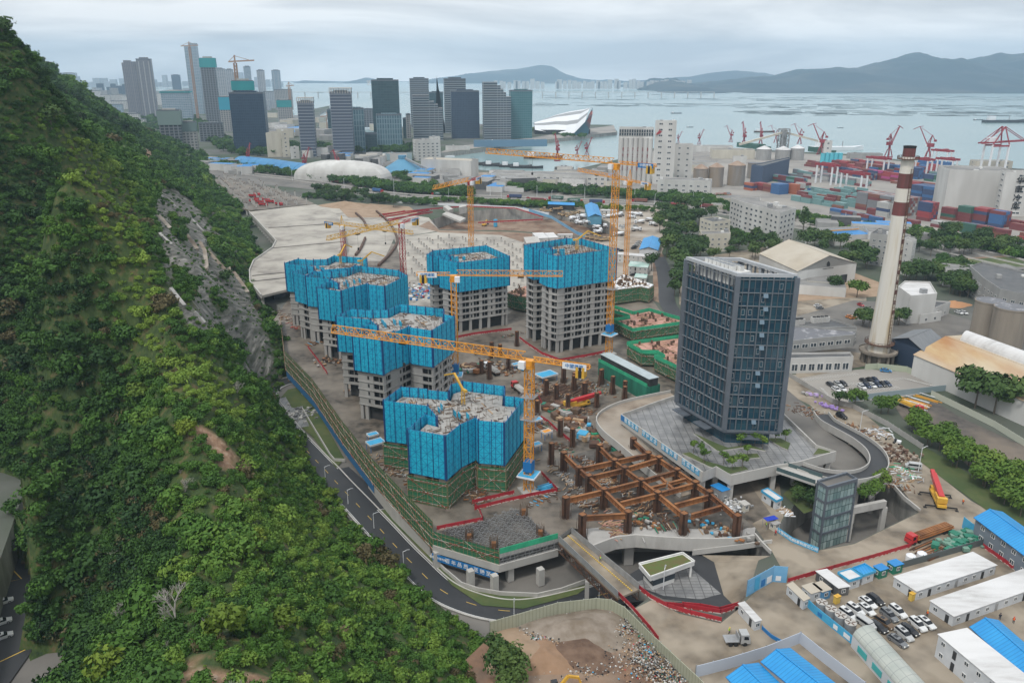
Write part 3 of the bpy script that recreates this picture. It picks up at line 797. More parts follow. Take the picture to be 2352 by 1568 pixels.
resi('tower_block', 'blue screened tower with bare grey walls standing just behind the long yellow crane jib', z4([(797,930),(905,877),(1070,888),(1180,885),(1260,845),(1585,880),(1585,915),(1662,930),(1500,1035),(1335,1010),(1322,1003),(1225,1040),(1135,1085),(915,1050),(1040,985),(1105,1000),(1050,952)],33),33,14, seed=4)
resi('tower_block', 'leftmost and rearmost wing of the blue screened towers beside the curved grey deck', z4([(427,545),(530,512),(640,520),(740,518),(790,492),(1028,510),(1030,545),(930,580),(700,598),(600,640),(490,612),(590,575),(640,572),(590,560)],32),32,14, seed=5)
resi('tower_block', 'blue screened tower right of the rearmost wing, bristling with starter bars on its deck', z4([(577,640),(650,603),(770,610),(880,596),(940,562),(1260,598),(1320,632),(1155,714),(1036,700),(1024,690),(935,712),(840,745),(660,722),(760,672),(820,690),(760,655)],32),32,14, seed=6, busy=1)
resi('tower_block', 'square blue screened tower with a red and yellow crane rising from its top', z4([(1458,480),(1500,455),(1885,418),(2062,498),(1685,542),(1543,510),(1625,500),(1620,482),(1500,494)],35),35,14.5, seed=7)
resi('tower_block', 'tallest blue screened tower on the right beside the double yellow crane mast', zB([(438,178),(820,118),(960,122),(1278,215),(1062,238),(745,278),(650,262),(575,230),(690,220),(680,196),(520,206)],44.8),44.8,14.6, seed=8, busy=1)
def lattice(b, p0, p1, w, bay, m=0, tri=False, cw=.2, dw=.11, hgt=None):
 """box or triangular lattice from p0 to p1"""
 p0=V3(p0);p1=V3(p1);d=(p1-p0);L=d.length;d.normalize()
 if abs(d.z) > .9: s1=V3((1,0,0));s2=V3((0,1,0));ca=math.cos(lattice.rot);sa=math.sin(lattice.rot);s1=V3((ca, sa,0));s2=V3((-sa, ca,0))
 else: s1=d.cross(V3((0,0,1))).normalized();s2=s1.cross(d).normalized()
 h=w/2;hh=hgt or w
 if tri: C=[-s1*h, s1*h, s2*hh]
 else: C=[-s1*h-s2*h, s1*h-s2*h, s1*h+s2*h,-s1*h+s2*h]
 for c in C: b.bar(p0+c, p1+c, cw, m)
 k=max(1, round(L/bay));n=len(C)
 for i in range(k):
  a0=p0+d*(L*i/k);a1=p0+d*(L*(i+1)/k)
  for j in range(n):
   c0, c1=C[j], C[(j+1) % n]
   if i % 2: b.bar(a0+c0, a1+c1, dw, m)
   else: b.bar(a0+c1, a1+c0, dw, m)
   b.bar(a1+c0, a1+c1, dw, m)
lattice.rot=.5
def crane(label, base, zj, tip, ctip, mats, w=2.0, sign=True, apex=0.0, collars=(), mastm=None, jm=None, headm=None, frame=None, z0=0.0, slope=0.0, big=1.0):
 """base/tip/ctip in photo px;tip is traced at jib level zj"""
 B=G(*base, z0) if len(base)==2 else V3(base)
 T=G(*tip, zj) if len(tip)==2 else G(tip[0], tip[1], tip[2]);C=G(*ctip, zj) if len(ctip)==2 else G(ctip[0], ctip[1], ctip[2])
 B=V3((B.x, B.y, z0));J=V3((B.x, B.y, zj))
 dj=(V3((T.x, T.y,0))-V3((B.x, B.y,0)));LJ=dj.length;dj.normalize();LC=min(20, max(11,(C-J).length))
 root=empty('tower_crane', B,0, label, 'tower crane', 'tower cranes of the building site')
 mastm=mastm or M.orange;jm=jm or M.orange;headm=headm or mastm
 lattice.rot=math.atan2(dj.y, dj.x)
 b=MB();lattice(b, B, J-V3((0,0,2.5)), w,2.6*big,0, False,.24*big,.13*big);b.box((B.x, B.y, z0),(w*2.4, w*2.4,.6),.4,1)
 b.bw('mast', [mastm, M.conc], root)
 q=MB();q.cyl((B.x, B.y),1.5,1.5, zj-2.5, zj-1.4,12);q.box((B.x, B.y, zj-1.4),(2.4,2.4,1.4), lattice.rot)
 q.bw('slewing_ring', headm, root)
 tip3=J+dj*LJ+V3((0,0, slope))
 q=MB();lattice(q, J+dj*1.2, tip3,1.7*big,2.4*big,0, True,.20*big,.12*big,2.0*big)
 q.bw('jib', jm, root)
 q=MB();cend=J-dj*LC;lattice(q, J-dj*1.2, cend,1.6*big,2.2,0, True,.2*big,.12*big,1.1)
 q.bw('counter_jib', headm, root)
 q=MB();cc=J-dj*(LC-1.6)
 for k in range(3): q.box((cc.x+dj.x*k*.9, cc.y+dj.y*k*.9, zj-2.9),(.75,2.6,3.2), lattice.rot, k % 2)
 q.bw('counterweight', [M.cyel, M.black], root)
 if apex:
  q=MB();ap=J+V3((0,0, apex))
  for s_ in (-1,1):
   for f in (-1,1): q.bar(J+dj*f*1.0+V3((-dj.y, dj.x,0))*s_*.9, ap,.22*big)
  q.bw('tower_head', headm, root)
  q=MB();q.bar(ap, J+dj*LJ*.42+V3((0,0,2)),.1*big);q.bar(ap, J+dj*LJ*.8+V3((0,0,2)),.1*big);q.bar(ap, cend+V3((0,0,1)),.1*big)
  q.bw('tie_rods', M.steel, root)
 sd=V3((-dj.y, dj.x,0));cp=J+dj*1.6+sd*(-1.9 if sd.y > 0 else 1.9)
 cb=MB();cb.box((cp.x, cp.y, zj-2.2),(1.9,1.5,2.1), lattice.rot,0);cbo=cb.bw('cab', M.signwhite, root)
 tr=MB();tp=J+dj*LJ*.62;tr.box((tp.x, tp.y, zj-.7+slope*.62),(2.2,1.7,.5), lattice.rot);tr.bar((tp.x, tp.y, zj-.6),(tp.x, tp.y, zj-7),.07);tr.box((tp.x, tp.y, zj-8),(.7,.5,1.1), lattice.rot)
 tr.bw('trolley_and_hook', M.black, root)
 if sign:
  s3=sd if sd.y < 0 else -sd
  p=J-dj*(LC-4.2)+s3*1.15;rz=math.atan2(-s3.x, s3.y)+math.pi
  e=MB();e.box((p.x, p.y, zj-.7),(7.0,.12,1.9), lattice.rot);so=e.bw('sign_board', M.signwhite if sign != 'blue' else M.signblue, root)
  t_=text_mesh('lettering', '中國建築',1.35, M.signblue if sign != 'blue' else M.signwhite, so,(0,0,0),(0,0,0))
  ang=math.atan2(s3.y, s3.x)+math.pi/2
  t_.rotation_euler=(math.pi/2,0, ang);t_.location=V3((p.x, p.y, zj+.25))+s3*.09-root.location
 for z in collars:
  q=MB();W2=w/2+1.0
  for sx_, sy_ in ((-1,-1),(1,-1),(1,1),(-1,1)):
   pass
  q.box((B.x, B.y, z),(w+2.0, w+2.0,.12), lattice.rot,1)
  ca, sa=math.cos(lattice.rot), math.sin(lattice.rot)
  cs=[(B.x+(x*ca-y*sa)*W2, B.y+(x*sa+y*ca)*W2) for x, y in ((-1,-1),(1,-1),(1,1),(-1,1))]
  for i in range(4):
   a, c=cs[i], cs[(i+1) % 4]
   for zz in (z+.55, z+1.1): q.bar((*a, zz),(*c, zz),.07,1)
   q.bar((*a, z),(*a, z+1.1),.07,1)
  q.bw('service_platform', [M.signblue, M.steel], root)
 if frame:
  z=frame;q=MB();q.box((B.x, B.y, z),(w+3.4, w+3.4,.5), lattice.rot,0);q.box((B.x, B.y, z+.5),(w+3.0, w+3.0,.1), lattice.rot,1)
  q.box((B.x, B.y, z+1.6),(w+.5, w+.5,3.2), lattice.rot,2)
  q.bw('protective_canopy', [M.signwhite, M.ltblue, M.signblue], root)
 print(label[:40], 'jib', round(LJ,1), 'zj', round(zj,1), 'base', [round(t) for t in B], 'c', round((C-J).length,1))
 return root
def zj_of(base, ytop): return Htop(G(*base), ytop)
crane('orange tower crane in the foreground whose long jib crosses in front of the middle tower',(1214,1128), zj_of((1214,1128),826),(765,762),(1358,842), None, w=2.2, collars=(24,31), frame=5.5, big=1.15)
crane('orange tower crane between the front tower and the square tower with its jib pointing right',(1048,905), zj_of((1048,905),632),(1292,634),(958,630), None, w=2.0, frame=8)
crane('tallest yellow tower crane attached to the right hand blue tower with jib pointing left',(1398,812), zj_of((1398,812),376),(1118,352),(1513,382), None, w=2.2, frame=9, collars=(30,), big=1.1, sign='blue')
crane('yellow tower crane standing behind the tallest one with its jib running behind the mast',(1436,640), zj_of((1436,640),416),(1328,393),(1485,440), None, w=2.0, apex=7)
crane('red and yellow tower crane rising out of the square blue tower',(1084,660), zj_of((1084,660),415),(996,435),(1120,411), None, w=2.2, mastm=M.orange, headm=M.cred)
crane('red headed tower crane whose yellow jib points left over the curved deck',(931,720), zj_of((931,720),512),(752,552),(978,506), None, w=2.1, mastm=M.cred, headm=M.cred, jm=M.cyel)
crane('yellow tower crane on the curved deck with a red lower mast and crossing jib',(794,640), zj_of((794,640),517),(948,538),(746,512), None, w=2.0, mastm=M.cred, headm=M.cyel, jm=M.cyel, apex=6, sign='blue')
def placing_boom(label, px, z, ang):
 B=G(*px, z);r=empty('placing_boom', B,0, label, 'concrete pump', None)
 b=MB();lattice.rot=.2;lattice(b, B, B+V3((0,0,5)),1.0,1.2,0, False,.16,.09);b.bw('mast', M.cyel, r)
 b=MB();d=V3((math.cos(ang), math.sin(ang),0));p=B+V3((0,0,5));q=p+d*5+V3((0,0,4));s_=q+d*6+V3((0,0,-2.5));b.bar(p, q,.6);b.bar(q, s_,.45);b.bar(p-d*2, p,.8)
 b.bw('boom', M.cyel, r)
placing_boom('yellow placing boom standing on the deck of the lowest front tower',(1064,928),20,2.2)
placing_boom('yellow placing boom on the deck of the tower beside the curved deck',(832,622),29,.3)
placing_boom('folded yellow placing boom on the rearmost left tower',(783,607),29,1.2)
placing_boom('yellow and orange placing boom on the tallest right tower',(1325,575),41.8,.1)
def ibeam(b, p, q, h=1.5, w=.75):
 p=V3(p);q=V3(q);d=(q-p).normalized();L=(q-p).length;u=V3((0,0,1))
 b.bar(p+u*(h/2), q+u*(h/2), w,0,.12);b.bar(p-u*(h/2), q-u*(h/2), w,0,.12);b.bar(p, q,.12,0, h)
 for k in range(1, int(L/1.6)):
  c=p+d*(k*1.6);s=d.cross(u)*(w/2-.05);b.bar(c-s, c+s,.08,0, h-.2)
ZB=5.4
FL=[[(305,630),(425,745),(500,810),(620,915),(810,1095)], [(585,570),(700,685),(780,745),(910,840),(1040,940),(1245,1110)],
      [(850,520),(965,630),(1050,665),(1190,760),(1335,860),(1445,935),(1665,1125)],
      [(425,745),(700,685),(965,630)], [(500,810),(780,745),(1050,665)], [(620,915),(910,840),(1190,760)], [(320,985),(620,915)], [(735,1015),(1040,940),(1335,860)],
      [(1160,1030),(1445,955)], [(1290,1110),(1550,1035)], [(450,1120),(810,1100)], [(960,895),(1115,855),(1270,815)], [(1060,800),(1115,855),(1170,905)]]
fr=empty('beam_grid', G(1480,1130),0, 'rusty orange steel beam grid on dark columns over the basement', 'steel frame')
for L_ in FL:
 W_=[V3((*p, ZB)) for p in zD(L_, ZB)]
 for i in range(len(W_)-1):
  b=MB();d=(W_[i+1]-W_[i]).normalized()*.5;ibeam(b, W_[i]+d, W_[i+1]-d,1.5 if L_ not in FL[-2:] else .9);b.bw('beam', M.rust, fr)
def column(b, x, y, h, rb=True, r=None, wd=1.5):
 r=r or rnd
 b.box((x, y,0),(wd*.55, wd*.55, h),.6,0)
 for sx_, sy_ in ((-1,0),(1,0),(0,-1),(0,1)):
  ca, sa=math.cos(.6), math.sin(.6);px_, py_=sx_*wd/2, sy_*wd/2
  b.box((x+px_*ca-py_*sa, y+px_*sa+py_*ca,0),(wd*.6 if sy_ else .15,.15 if sy_ else wd*.6, h+.15),.6,0 if h > 3 else 1)
 b.box((x, y, h),(wd*.8, wd*.8,.12),.6,1)
 if rb:
  for k in range(14):
   a=k*.449;b.bar((x+math.cos(a)*wd*.85, y+math.sin(a)*wd*.85,0),(x+math.cos(a)*wd*.85, y+math.sin(a)*wd*.85, r.uniform(1.6, h*.75)),.06,0)
for p in zD([(305,630),(425,745),(500,810),(620,915),(810,1095),(585,570),(700,685),(780,745),(910,840),(1040,940),(1245,1110),(850,520),(965,630),(1050,665),(1190,760),(1335,860),(1445,935),(1665,1125),(320,985),(450,1120)], ZB):
 b=MB();column(b, p[0], p[1], ZB+1.2, True, None,1.9);b.bw('column', [M.rust_dk, M.rust], fr)
cols=[(x, y) for x, y in zD([(165,170),(245,215),(385,110),(470,165),(335,290),(560,250),(685,150),(780,200),(95,310),(275,480),(370,560),(205,700),(600,60),(300,60)],0)] + \
       zB([(60,1330),(150,1190),(225,1180),(375,1085),(300,1300),(795,1410),(885,1490),(1125,1440),(1230,1500),(1340,1545),(640,1530),(730,1560),(975,1550),(130,1380)],0)
for i,(x, y) in enumerate(cols):
 o=empty('steel_column',(x, y,0),0, 'dark rusty steel column with starter bars standing alone on the wet site floor', 'column', 'free standing steel columns on the site floor')
 if i==0:
  b=MB();column(b,0,0,7.0, False);c0=b.build('column_shaft', [M.rust_dk, M.rust], o)
  b=MB()
  for k in range(16): a=k*.39;b.bar((math.cos(a)*1.3, math.sin(a)*1.3,0),(math.cos(a)*1.35, math.sin(a)*1.35,1.6+(k % 3)*.5),.07)
  c1=b.build('starter_bars', M.rebar, o)
 else:
  for c_ in (c0, c1):
   k=c_.copy();col.objects.link(k);k.parent=o
  o.scale=(1,1, rnd.uniform(.8,1.15));o.rotation_euler.z=rnd.uniform(-.2,.2)
_pk=[0]
M.yard=mat('gravel_asphalt',(.10,.088,.078),.85,(.06,.055,.052),.3,8, c3=(.17,.14,.11), scale3=.04, lo=.42, hi=.62)
def patch(name, l, m, k=1, z0=0.0):
 _pk[0]+=1
 return sheet(name, l, z0+.02+.006*_pk[0], m, z0)
patch('site_floor', [(628,735),(700,820),(800,940),(880,1040),(945,1110),(1010,1175),(1150,1225),(1281,1205),(1330,1215),(1420,1207),(1725,1212),(1800,1190),(1700,1050),(1420,960),(1560,905),(1570,790),(1500,690),(1400,600),(1200,570),(900,560),(660,690)], M.site,1)
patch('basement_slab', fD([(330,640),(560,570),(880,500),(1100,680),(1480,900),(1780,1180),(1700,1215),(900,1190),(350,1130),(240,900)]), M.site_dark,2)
patch('pale_floor_slab', [(905,548),(1010,532),(1150,540),(1215,556),(1400,590),(1400,640),(1205,690),(1170,720),(940,700),(930,620)], M.pale,2)
patch('haul_road', [(690,478),(770,470),(985,500),(1010,530),(905,548),(880,600),(760,600)], M.pale,3)
patch('mixer_yard', [(1290,470),(1480,462),(1535,495),(1528,560),(1500,632),(1420,640),(1360,590),(1250,560),(1180,540),(1380,548),(1440,541),(1396,509)], M.mud,2)
patch('excavation_floor_edge', [(985,508),(1010,529),(1180,533),(1380,549),(1330,566),(1200,556),(1150,540),(1010,534),(960,520)], M.red_earth,3)
sheet('pit_floor', [(960,480),(1460,480),(1460,552),(960,552)], LOW+.3, M.red_earth,0)
patch('muddy_drive', [(1456,1398),(1500,1376),(1560,1409),(1655,1431),(1696,1398),(1792,1300),(1772,1264),(1728,1202),(1770,1180),(1700,1080),(1790,1110),(1800,1185),(1783,1222),(1870,1266),(1962,1249),(2112,1176),(2380,1180),(2700,1300),(2700,2000),(1850,2000),(1650,1650)], M.drive,1)
patch('muddy_road', [(1790,860),(1840,860),(1900,900),(1980,945),(2080,1030),(2230,1150),(2400,1240),(2400,1290),(2112,1178),(2060,1108),(1990,1066),(1930,1000),(1860,930),(1800,900)], M.drive,3)
patch('dirt_strip', fG([(90,420),(200,480),(330,600),(560,680),(900,860),(1110,1000),(960,1010),(800,900),(560,790),(420,740),(300,660),(120,540)]), M.red_earth,5)
patch('parking_lot', fC([(870,950),(1350,905),(1610,925),(1870,1028),(1640,1075),(1260,1115),(1140,1112)]), M.apron,3)
patch('gravel_yard', fG([(1050,470),(1450,470),(1640,590),(2100,800),(2500,980),(2500,1500),(1750,1050),(1500,850),(1150,620)]), M.yard)
patch('refuse_yard_floor', fE([(500,1210),(1000,1060),(1300,1010),(1420,1020),(1500,1070),(1700,1280),(2060,1640),(2400,2100),(500,2100),(300,1400)]), M.red_earth,2)
patch('factory_floor', [(1560,600),(1800,560),(1990,640),(1990,840),(1830,870),(1820,800),(1560,700)], M.drive,2)
patch('factory_yard', [(1820,730),(1960,690),(2120,700),(2300,760),(2352,800),(2100,830),(1840,790)], M.road_old,3)
patch('manege', fC([(900,400),(1100,330),(1280,300),(1440,360),(1440,450),(1050,470),(930,480)]), M.sand,4)
patch('port_apron', [(1240,460),(1500,440),(1640,470),(1800,520),(2000,510),(2352,560),(2800,640),(2800,440),(2352,392),(2150,380),(1950,358),(1800,351),(1680,345),(1560,341),(1440,352),(1400,400)], M.apron,2)
patch('terminal_quay', fI([(1010,745),(1680,660),(2290,595),(2270,545),(1700,630),(1560,650),(1100,700)]), M.apron,3)
patch('dusty_wharf', [(930,395),(1120,396),(1300,398),(1400,385),(1400,430),(1180,440),(1050,420)], M.mud,3)
patch('sports_field', fC([(1900,215),(2250,195),(2352,230),(2352,262),(2100,275)]), M.grass,4)
patch('running_track', fC([(1900,212),(2250,193),(2262,200),(1925,222)]), M.red_earth,5)
patch('industrial_estate', [(430,392),(640,372),(900,380),(1000,400),(1290,440),(1240,470),(1000,470),(760,440),(460,410)], M.road_old,1)
patch('sand_heap_yard', [(780,480),(850,468),(940,475),(960,490),(880,500),(800,500)], M.sand,2)
hw=GG([(440,372),(560,396),(700,412),(820,432),(940,447),(1100,455),(1290,462),(1480,468),(1600,478),(1700,492),(1850,520),(2050,545),(2350,610),(2600,670)])
strip('highway', hw,30,.10, M.road_old)
for off, mm in ((-14.5, M.conc_lt),(0, M.conc_lt),(14.5, M.conc_lt)):
 P_=[V3((p[0], p[1],0)) for p in hw];C_=catmull(P_);path=[]
 for i in range(len(C_)):
  d=(C_[min(i+1, len(C_)-1)]-C_[max(i-1,0)]).normalized();path.append(C_[i]+V3((-d.y, d.x,0))*off+V3((0,0,.1)))
 b=MB();b.sweep(path, [(-.25,0),(.25,0),(.15,1.0),(-.15,1.0)]);tag(b.build('crash_barrier', mm), 'long low concrete barrier along the %s of the highway' % ('far side' if off > 0 else 'middle' if off==0 else 'near side'), 'barrier')
side=GG([(1512,590),(1524,620),(1530,660),(1535,700),(1570,740)])
strip('service_road', side,9,.16, M.asphalt)
patch('dirt_verge', [(1500,600),(1520,580),(1530,600),(1520,640),(1524,700),(1500,690)], M.red_earth,4)
rc=[(310,205),(225,225),(150,262),(118,310),(132,370),(165,415),(203,468),(245,525),(290,583),(345,645),(403,706),(462,770),(535,845),(600,918),(672,995),(755,1082),(835,1168),(925,1265),(1020,1370),(1127,1480)]
rp=[G(x, y, LOW).xy for x, y in fA(rc)]+[G(x, y, LOW).xy for x, y in [(1010,1352),(1080,1385),(1160,1402),(1240,1398),(1330,1378),(1432,1352)]]
strip('bypass_road', rp,8.4, LOW+.05, M.asphalt)
CR=catmull([V3((p[0], p[1],0)) for p in rp],6)
def offs(C_, o, z):
 out=[]
 for i in range(len(C_)):
  d=(C_[min(i+1, len(C_)-1)]-C_[max(i-1,0)]).normalized();out.append(C_[i]+V3((-d.y, d.x,0))*o+V3((0,0, z)))
 return out
def line(name, path, wd, z, m):
 b=MB();b.sweep([V3((p.x, p.y, z)) for p in path], [(-wd/2,0),(wd/2,0),(wd/2,.006),(-wd/2,.006)]);o=b.build(name, m);o['kind']='structure'
line('edge_line', offs(CR,3.95,0),.18, LOW+.07, M.white);line('edge_line', offs(CR,-3.95,0),.18, LOW+.07, M.white)
for s_, lb in ((4.5, 'left'),(-4.5, 'right')):
 b=MB();b.sweep(offs(CR, s_, LOW), [(-.2,0),(.2,0),(.2,.22),(-.2,.22)]);o=b.build('kerb', M.conc_lt);o['kind']='structure'
acc=0;dash=MB();on=True
for i in range(len(CR)-1):
 a, c=CR[i], CR[i+1];L=(c-a).length;d=(c-a).normalized();s_=0
 while s_ < L:
  ph=(acc+s_) % 9
  if ph < 3:
   e=min(L, s_+(3-ph));p=a+d*s_;q=a+d*e;n_2=V3((-d.y, d.x,0))*.08
   if e-s_ > .05: dash.face([(p-n_2)+V3((0,0, LOW+.075)),(q-n_2)+V3((0,0, LOW+.075)),(q+n_2)+V3((0,0, LOW+.075)),(p+n_2)+V3((0,0, LOW+.075))][::1])
   s_=e+.001
  else: s_+=min(9-ph, L-s_)+.001
 acc+=L
o=dash.build('centre_line', M.yellow_line);o['kind']='structure'
patch('grass_verge', fA([(205,345),(265,275),(330,262),(420,330),(660,760),(600,822),(440,610),(250,440)]), M.grass,4, LOW)
patch('stone_pavement', fA([(200,340),(250,328),(290,400),(360,410),(415,530),(330,545)]), M.paving,6, LOW)
patch('lay_by', fA([(610,830),(690,815),(830,940),(950,1100),(880,1115)]), M.asphalt,5, LOW)
patch('grass_verge', fE([(50,640),(270,840),(560,910),(850,920),(1130,850),(1270,815),(1150,900),(740,1010),(430,985),(200,830)]), M.grass,4, LOW)
patch('grass_verge', fA([(900,1120),(960,1110),(1250,1400),(1290,1500),(1100,1300)]), M.grass,4, LOW)
sheet('stone_plaza', fE([(1600,800),(2010,700),(2235,893),(2080,935),(1800,908),(1615,838)]),-3.96, M.paving)
for a, c in [((650,865),(690,852)),((675,890),(735,870)),((700,915),(765,897)),((735,945),(790,925)),((760,985),(830,960)),((800,1020),(850,990)),((835,1065),(900,1050)),((885,1115),(945,1103))]:
 p, q=W3(fA([a, c]), LOW);b=MB();b.bar((p[0], p[1], LOW+.1),(q[0], q[1], LOW+.1),.15,0,.01);o=b.build('bay_line', M.white);o['kind']='structure'
def wallpath(name, label, pts, z, h, th, m, cat='wall', z2=None):
 b=MB();P_=[V3((*G(x, y, z).xy, z)) for x, y in pts]
 if z2 is not None:
  for i, p in enumerate(P_): p.z=z+(z2-z)*i/(len(P_)-1)
 b.sweep(P_, [(-th/2,0),(th/2,0),(th/2, h),(-th/2, h)]);o=b.build(name, m);return tag(o, label, cat)
wallpath('low_wall', 'low pale wall curving round the grass verge below the deck corner', fE([(40,610),(140,720),(275,835),(400,878),(580,908),(850,920),(1030,880),(1250,800)]), LOW,1.3,.35, M.conc_lt)
wallpath('low_wall', 'low pale wall between the grass slope and the lay-by', fA([(365,415),(470,590),(560,740),(590,775),(665,778)]), LOW,1.2,.3, M.conc_lt)
wallpath('retaining_wall', 'pale retaining wall under the green scaffold beside the black road', fA([(830,960),(1000,1180),(1120,1300),(1260,1440)]), LOW,4.5,.5, M.conc_lt)
deck_l=[tuple(G(x, y,4).xy) for x, y in [(640,758),(653,804),(716,868),(785,965),(854,1051),(923,1124),(994,1196)]]
deck_l[0]=tuple(G(646,740,0).xy)
cornerL=deck_l[-1];corner=tuple(G(1147,1264,.8).xy);deckR=tuple(G(1281,1234,0).xy)
inner=GG([(1340,1190),(1150,1195),(1010,1150),(945,1085),(880,1010),(800,915),(730,835),(680,765),(650,730)],0)
dk=empty('site_deck',(*corner,-6),0, 'raised concrete deck with its front corner over the road bend', 'deck')
b=MB();b.prism(deck_l+[corner, deckR]+[tuple(p) for p in inner],-1.4,.03,0,1);b.bw('slab', [M.conc_lt, M.site], dk)
b=MB();b.sweep([V3((*p,-5.6)) for p in (cornerL, corner, deckR)], [(-.5,0),(.5,0),(.5,2.2),(-.5,2.2)]);b.bw('edge_beam', M.conc_lt, dk)
b=MB();b.prism(deck_l+[corner, deckR]+[tuple(p) for p in inner],-5.2,-4.8);b.bw('lower_slab', M.conc, dk)
for p in [G(x, y, LOW) for x, y in fE([(345,835),(525,872),(870,822),(640,790),(90,690)])]+[V3((*(V3(deck_l[i])*(1-f)+V3(deck_l[i+1])*f+V3((1.6,0))),0)) for i in range(6) for f in (0,.5)]:
 b=MB();b.box((p.x, p.y, LOW),(1.7,1.7,5.0),.5);b.bw('column', M.conc_lt, dk)
s1=empty('scaffold_wall',(*deck_l[3],0),0, 'long green scaffold netting wall curving along the deck above the black road', 'scaffold')
scaffold('net', [(p[0], p[1]) for p in deck_l][::-1][::-1],-5.6,3.8, s1,1.5)
M.net_blue=uvlines('blue_net',(.02,.13,.30),(.05,.22,.42),1.3,1.3,.08,.08,0,.8)
s3=empty('blue_net_fence',(*deck_l[2],0),0, 'dark blue safety net hanging below the green scaffold wall', 'netting')
bb=MB();Pn=[(V3(deck_l[i])) for i in (1,2,3,4)]
for i in range(3):
 a, c=Pn[i], Pn[i+1];d=(c-a).normalized();n_3=V3((d.y,-d.x))*-.6
 L=(c-a).length
 bb.box(((a.x+c.x)/2,(a.y+c.y)/2,-8.6),(L,.1,3.0), math.atan2(d.y, d.x))
bb.bw('net', M.net_blue, s3)
s2=empty('scaffold_wall',(*corner,0),0, 'front green scaffold netting above the dark blue banner at the deck corner', 'scaffold')
scaffold('net', [cornerL, corner],-5.5,.8, s2,1.3)
s4=empty('scaffold_wall',(*deckR,0),0, 'bare silver scaffold topped with bright green netting facing the ramp bridge', 'scaffold')
b=MB();a, c=V3(corner), V3(deckR);d=(c-a).normalized();L=(c-a).length
for k in range(int(L/1.1)+1):
 p=a+d*k*1.1
 b.bar((*p,-3.4),(*p,.6),.09);
 if k % 2==0: b.bar((*p,-3.4),(*(p+d*1.1),-1.7),.07);b.bar((*(p+d*1.1),-1.7),(*p,0),.07)
for z in (-3.2,-2.4,-1.6,-.8,0): b.bar((*a, z),(*c, z),.09)
b.bw('poles', M.steel, s4)
b=MB();b.box(((a.x+c.x)/2,(a.y+c.y)/2,-.2),(L,.15,1.6), math.atan2(d.y, d.x));b.bw('net', M.net_lt, s4)
def banner(label, p0, p1, z0, z1, txt, m, tm, size=None, th=.15, name='banner', frac=.5, parent_post=True):
 """p0 -> p1 reads left to right as seen from outside"""
 a=V3(p0[:2]);c=V3(p1[:2]);d=c-a;L=d.length;d.normalize();ang=math.atan2(d.y, d.x)
 mid=(a+c)/2;nn=V3((d.y,-d.x))
 r=empty(name,(mid.x, mid.y, z0), ang, label, 'banner')
 b=MB();b.box((0,0,0),(L, th, z1-z0));b.build('panel', m, r)
 t_=text_mesh('lettering', txt, size or (z1-z0)*.62, tm, r,(L*(frac-.5),-th/2-.03,(z1-z0)/2),(math.pi/2,0,0))
 return r
dd=(V3(corner)-V3(cornerL)).normalized();on=V3((dd.y,-dd.x))*.9
br=banner('dark blue banner with white characters along the underside of the deck corner', V3(cornerL)+on, V3(corner)+on,-7.7,-5.6, '百 年 品 质    至 臻 至 美', M.signblue, M.signwhite,1.5, frac=.6)
t_=text_mesh('lettering', '中国电建',.8, M.signwhite, br,(-7.2,-.1,1.05),(math.pi/2,0,0))
b=MB()
for k in (-1,1): b.face([(-10.3+k*.4-.45,-.1,1.05),(-10.3+k*.4,-.1,.5),(-10.3+k*.4+.45,-.1,1.05),(-10.3+k*.4,-.1,1.6)])
b.build('emblem', M.signwhite, br)
ff=ccw(GG(fE([(95,425),(430,352),(640,262),(730,262),(850,385),(985,470),(560,572),(200,470)]),0))
fo_=empty('falsework',(*centroid(ff),0),0, 'dense silver falsework of short scaffold poles filling the deck corner', 'scaffolding')
sheet('falsework_shade_sheet', fE([(95,425),(430,352),(640,262),(730,262),(850,385),(985,470),(560,572),(200,470)]),.05, M.site_dark,0)  # flat dark sheet puts the shade between the poles into colour
b=MB();c0_=V3(centroid(ff));ax=dd;ay=V3((-dd.y, dd.x));g=1.25
for i in range(-26,27):
 for j in range(-26,27):
  p=c0_+ax*i*g+ay*j*g
  if not inpoly(p.x, p.y, ff): continue
  zt=.8+.25*math.sin(i*1.7+j*2.3)
  b.bar((*p,.05),(*p, zt+.4),.07)
  if inpoly(*(p+ax*g), ff): b.bar((*p, zt),(*(p+ax*g), zt+.05),.07);b.bar((*p,.3),(*(p+ax*g),.8),.05)
  if inpoly(*(p+ay*g), ff): b.bar((*p, zt-.1),(*(p+ay*g), zt-.1),.07)
b.bw('poles', M.steel, fo_)
for p in W3(fE([(335,490),(520,550),(745,300),(870,460),(1055,310),(1185,500)]),0)[:4]:
 r=empty('rebar_column', p,0, 'column cage of bare rusty starter bars in the falsework field', 'column cage', 'rebar column cages in the falsework field')
 b=MB()
 for k in range(26): a_=k*.2417;b.bar((math.cos(a_)*1.1, math.sin(a_)*1.1,0),(math.cos(a_)*1.1, math.sin(a_)*1.1,2.6+.6*(k % 3)),.08)
 b.build('bars', M.rebar, r);b=MB();b.box((0,0,0),(1.2,1.2,1.8));b.build('core', M.rust, r)
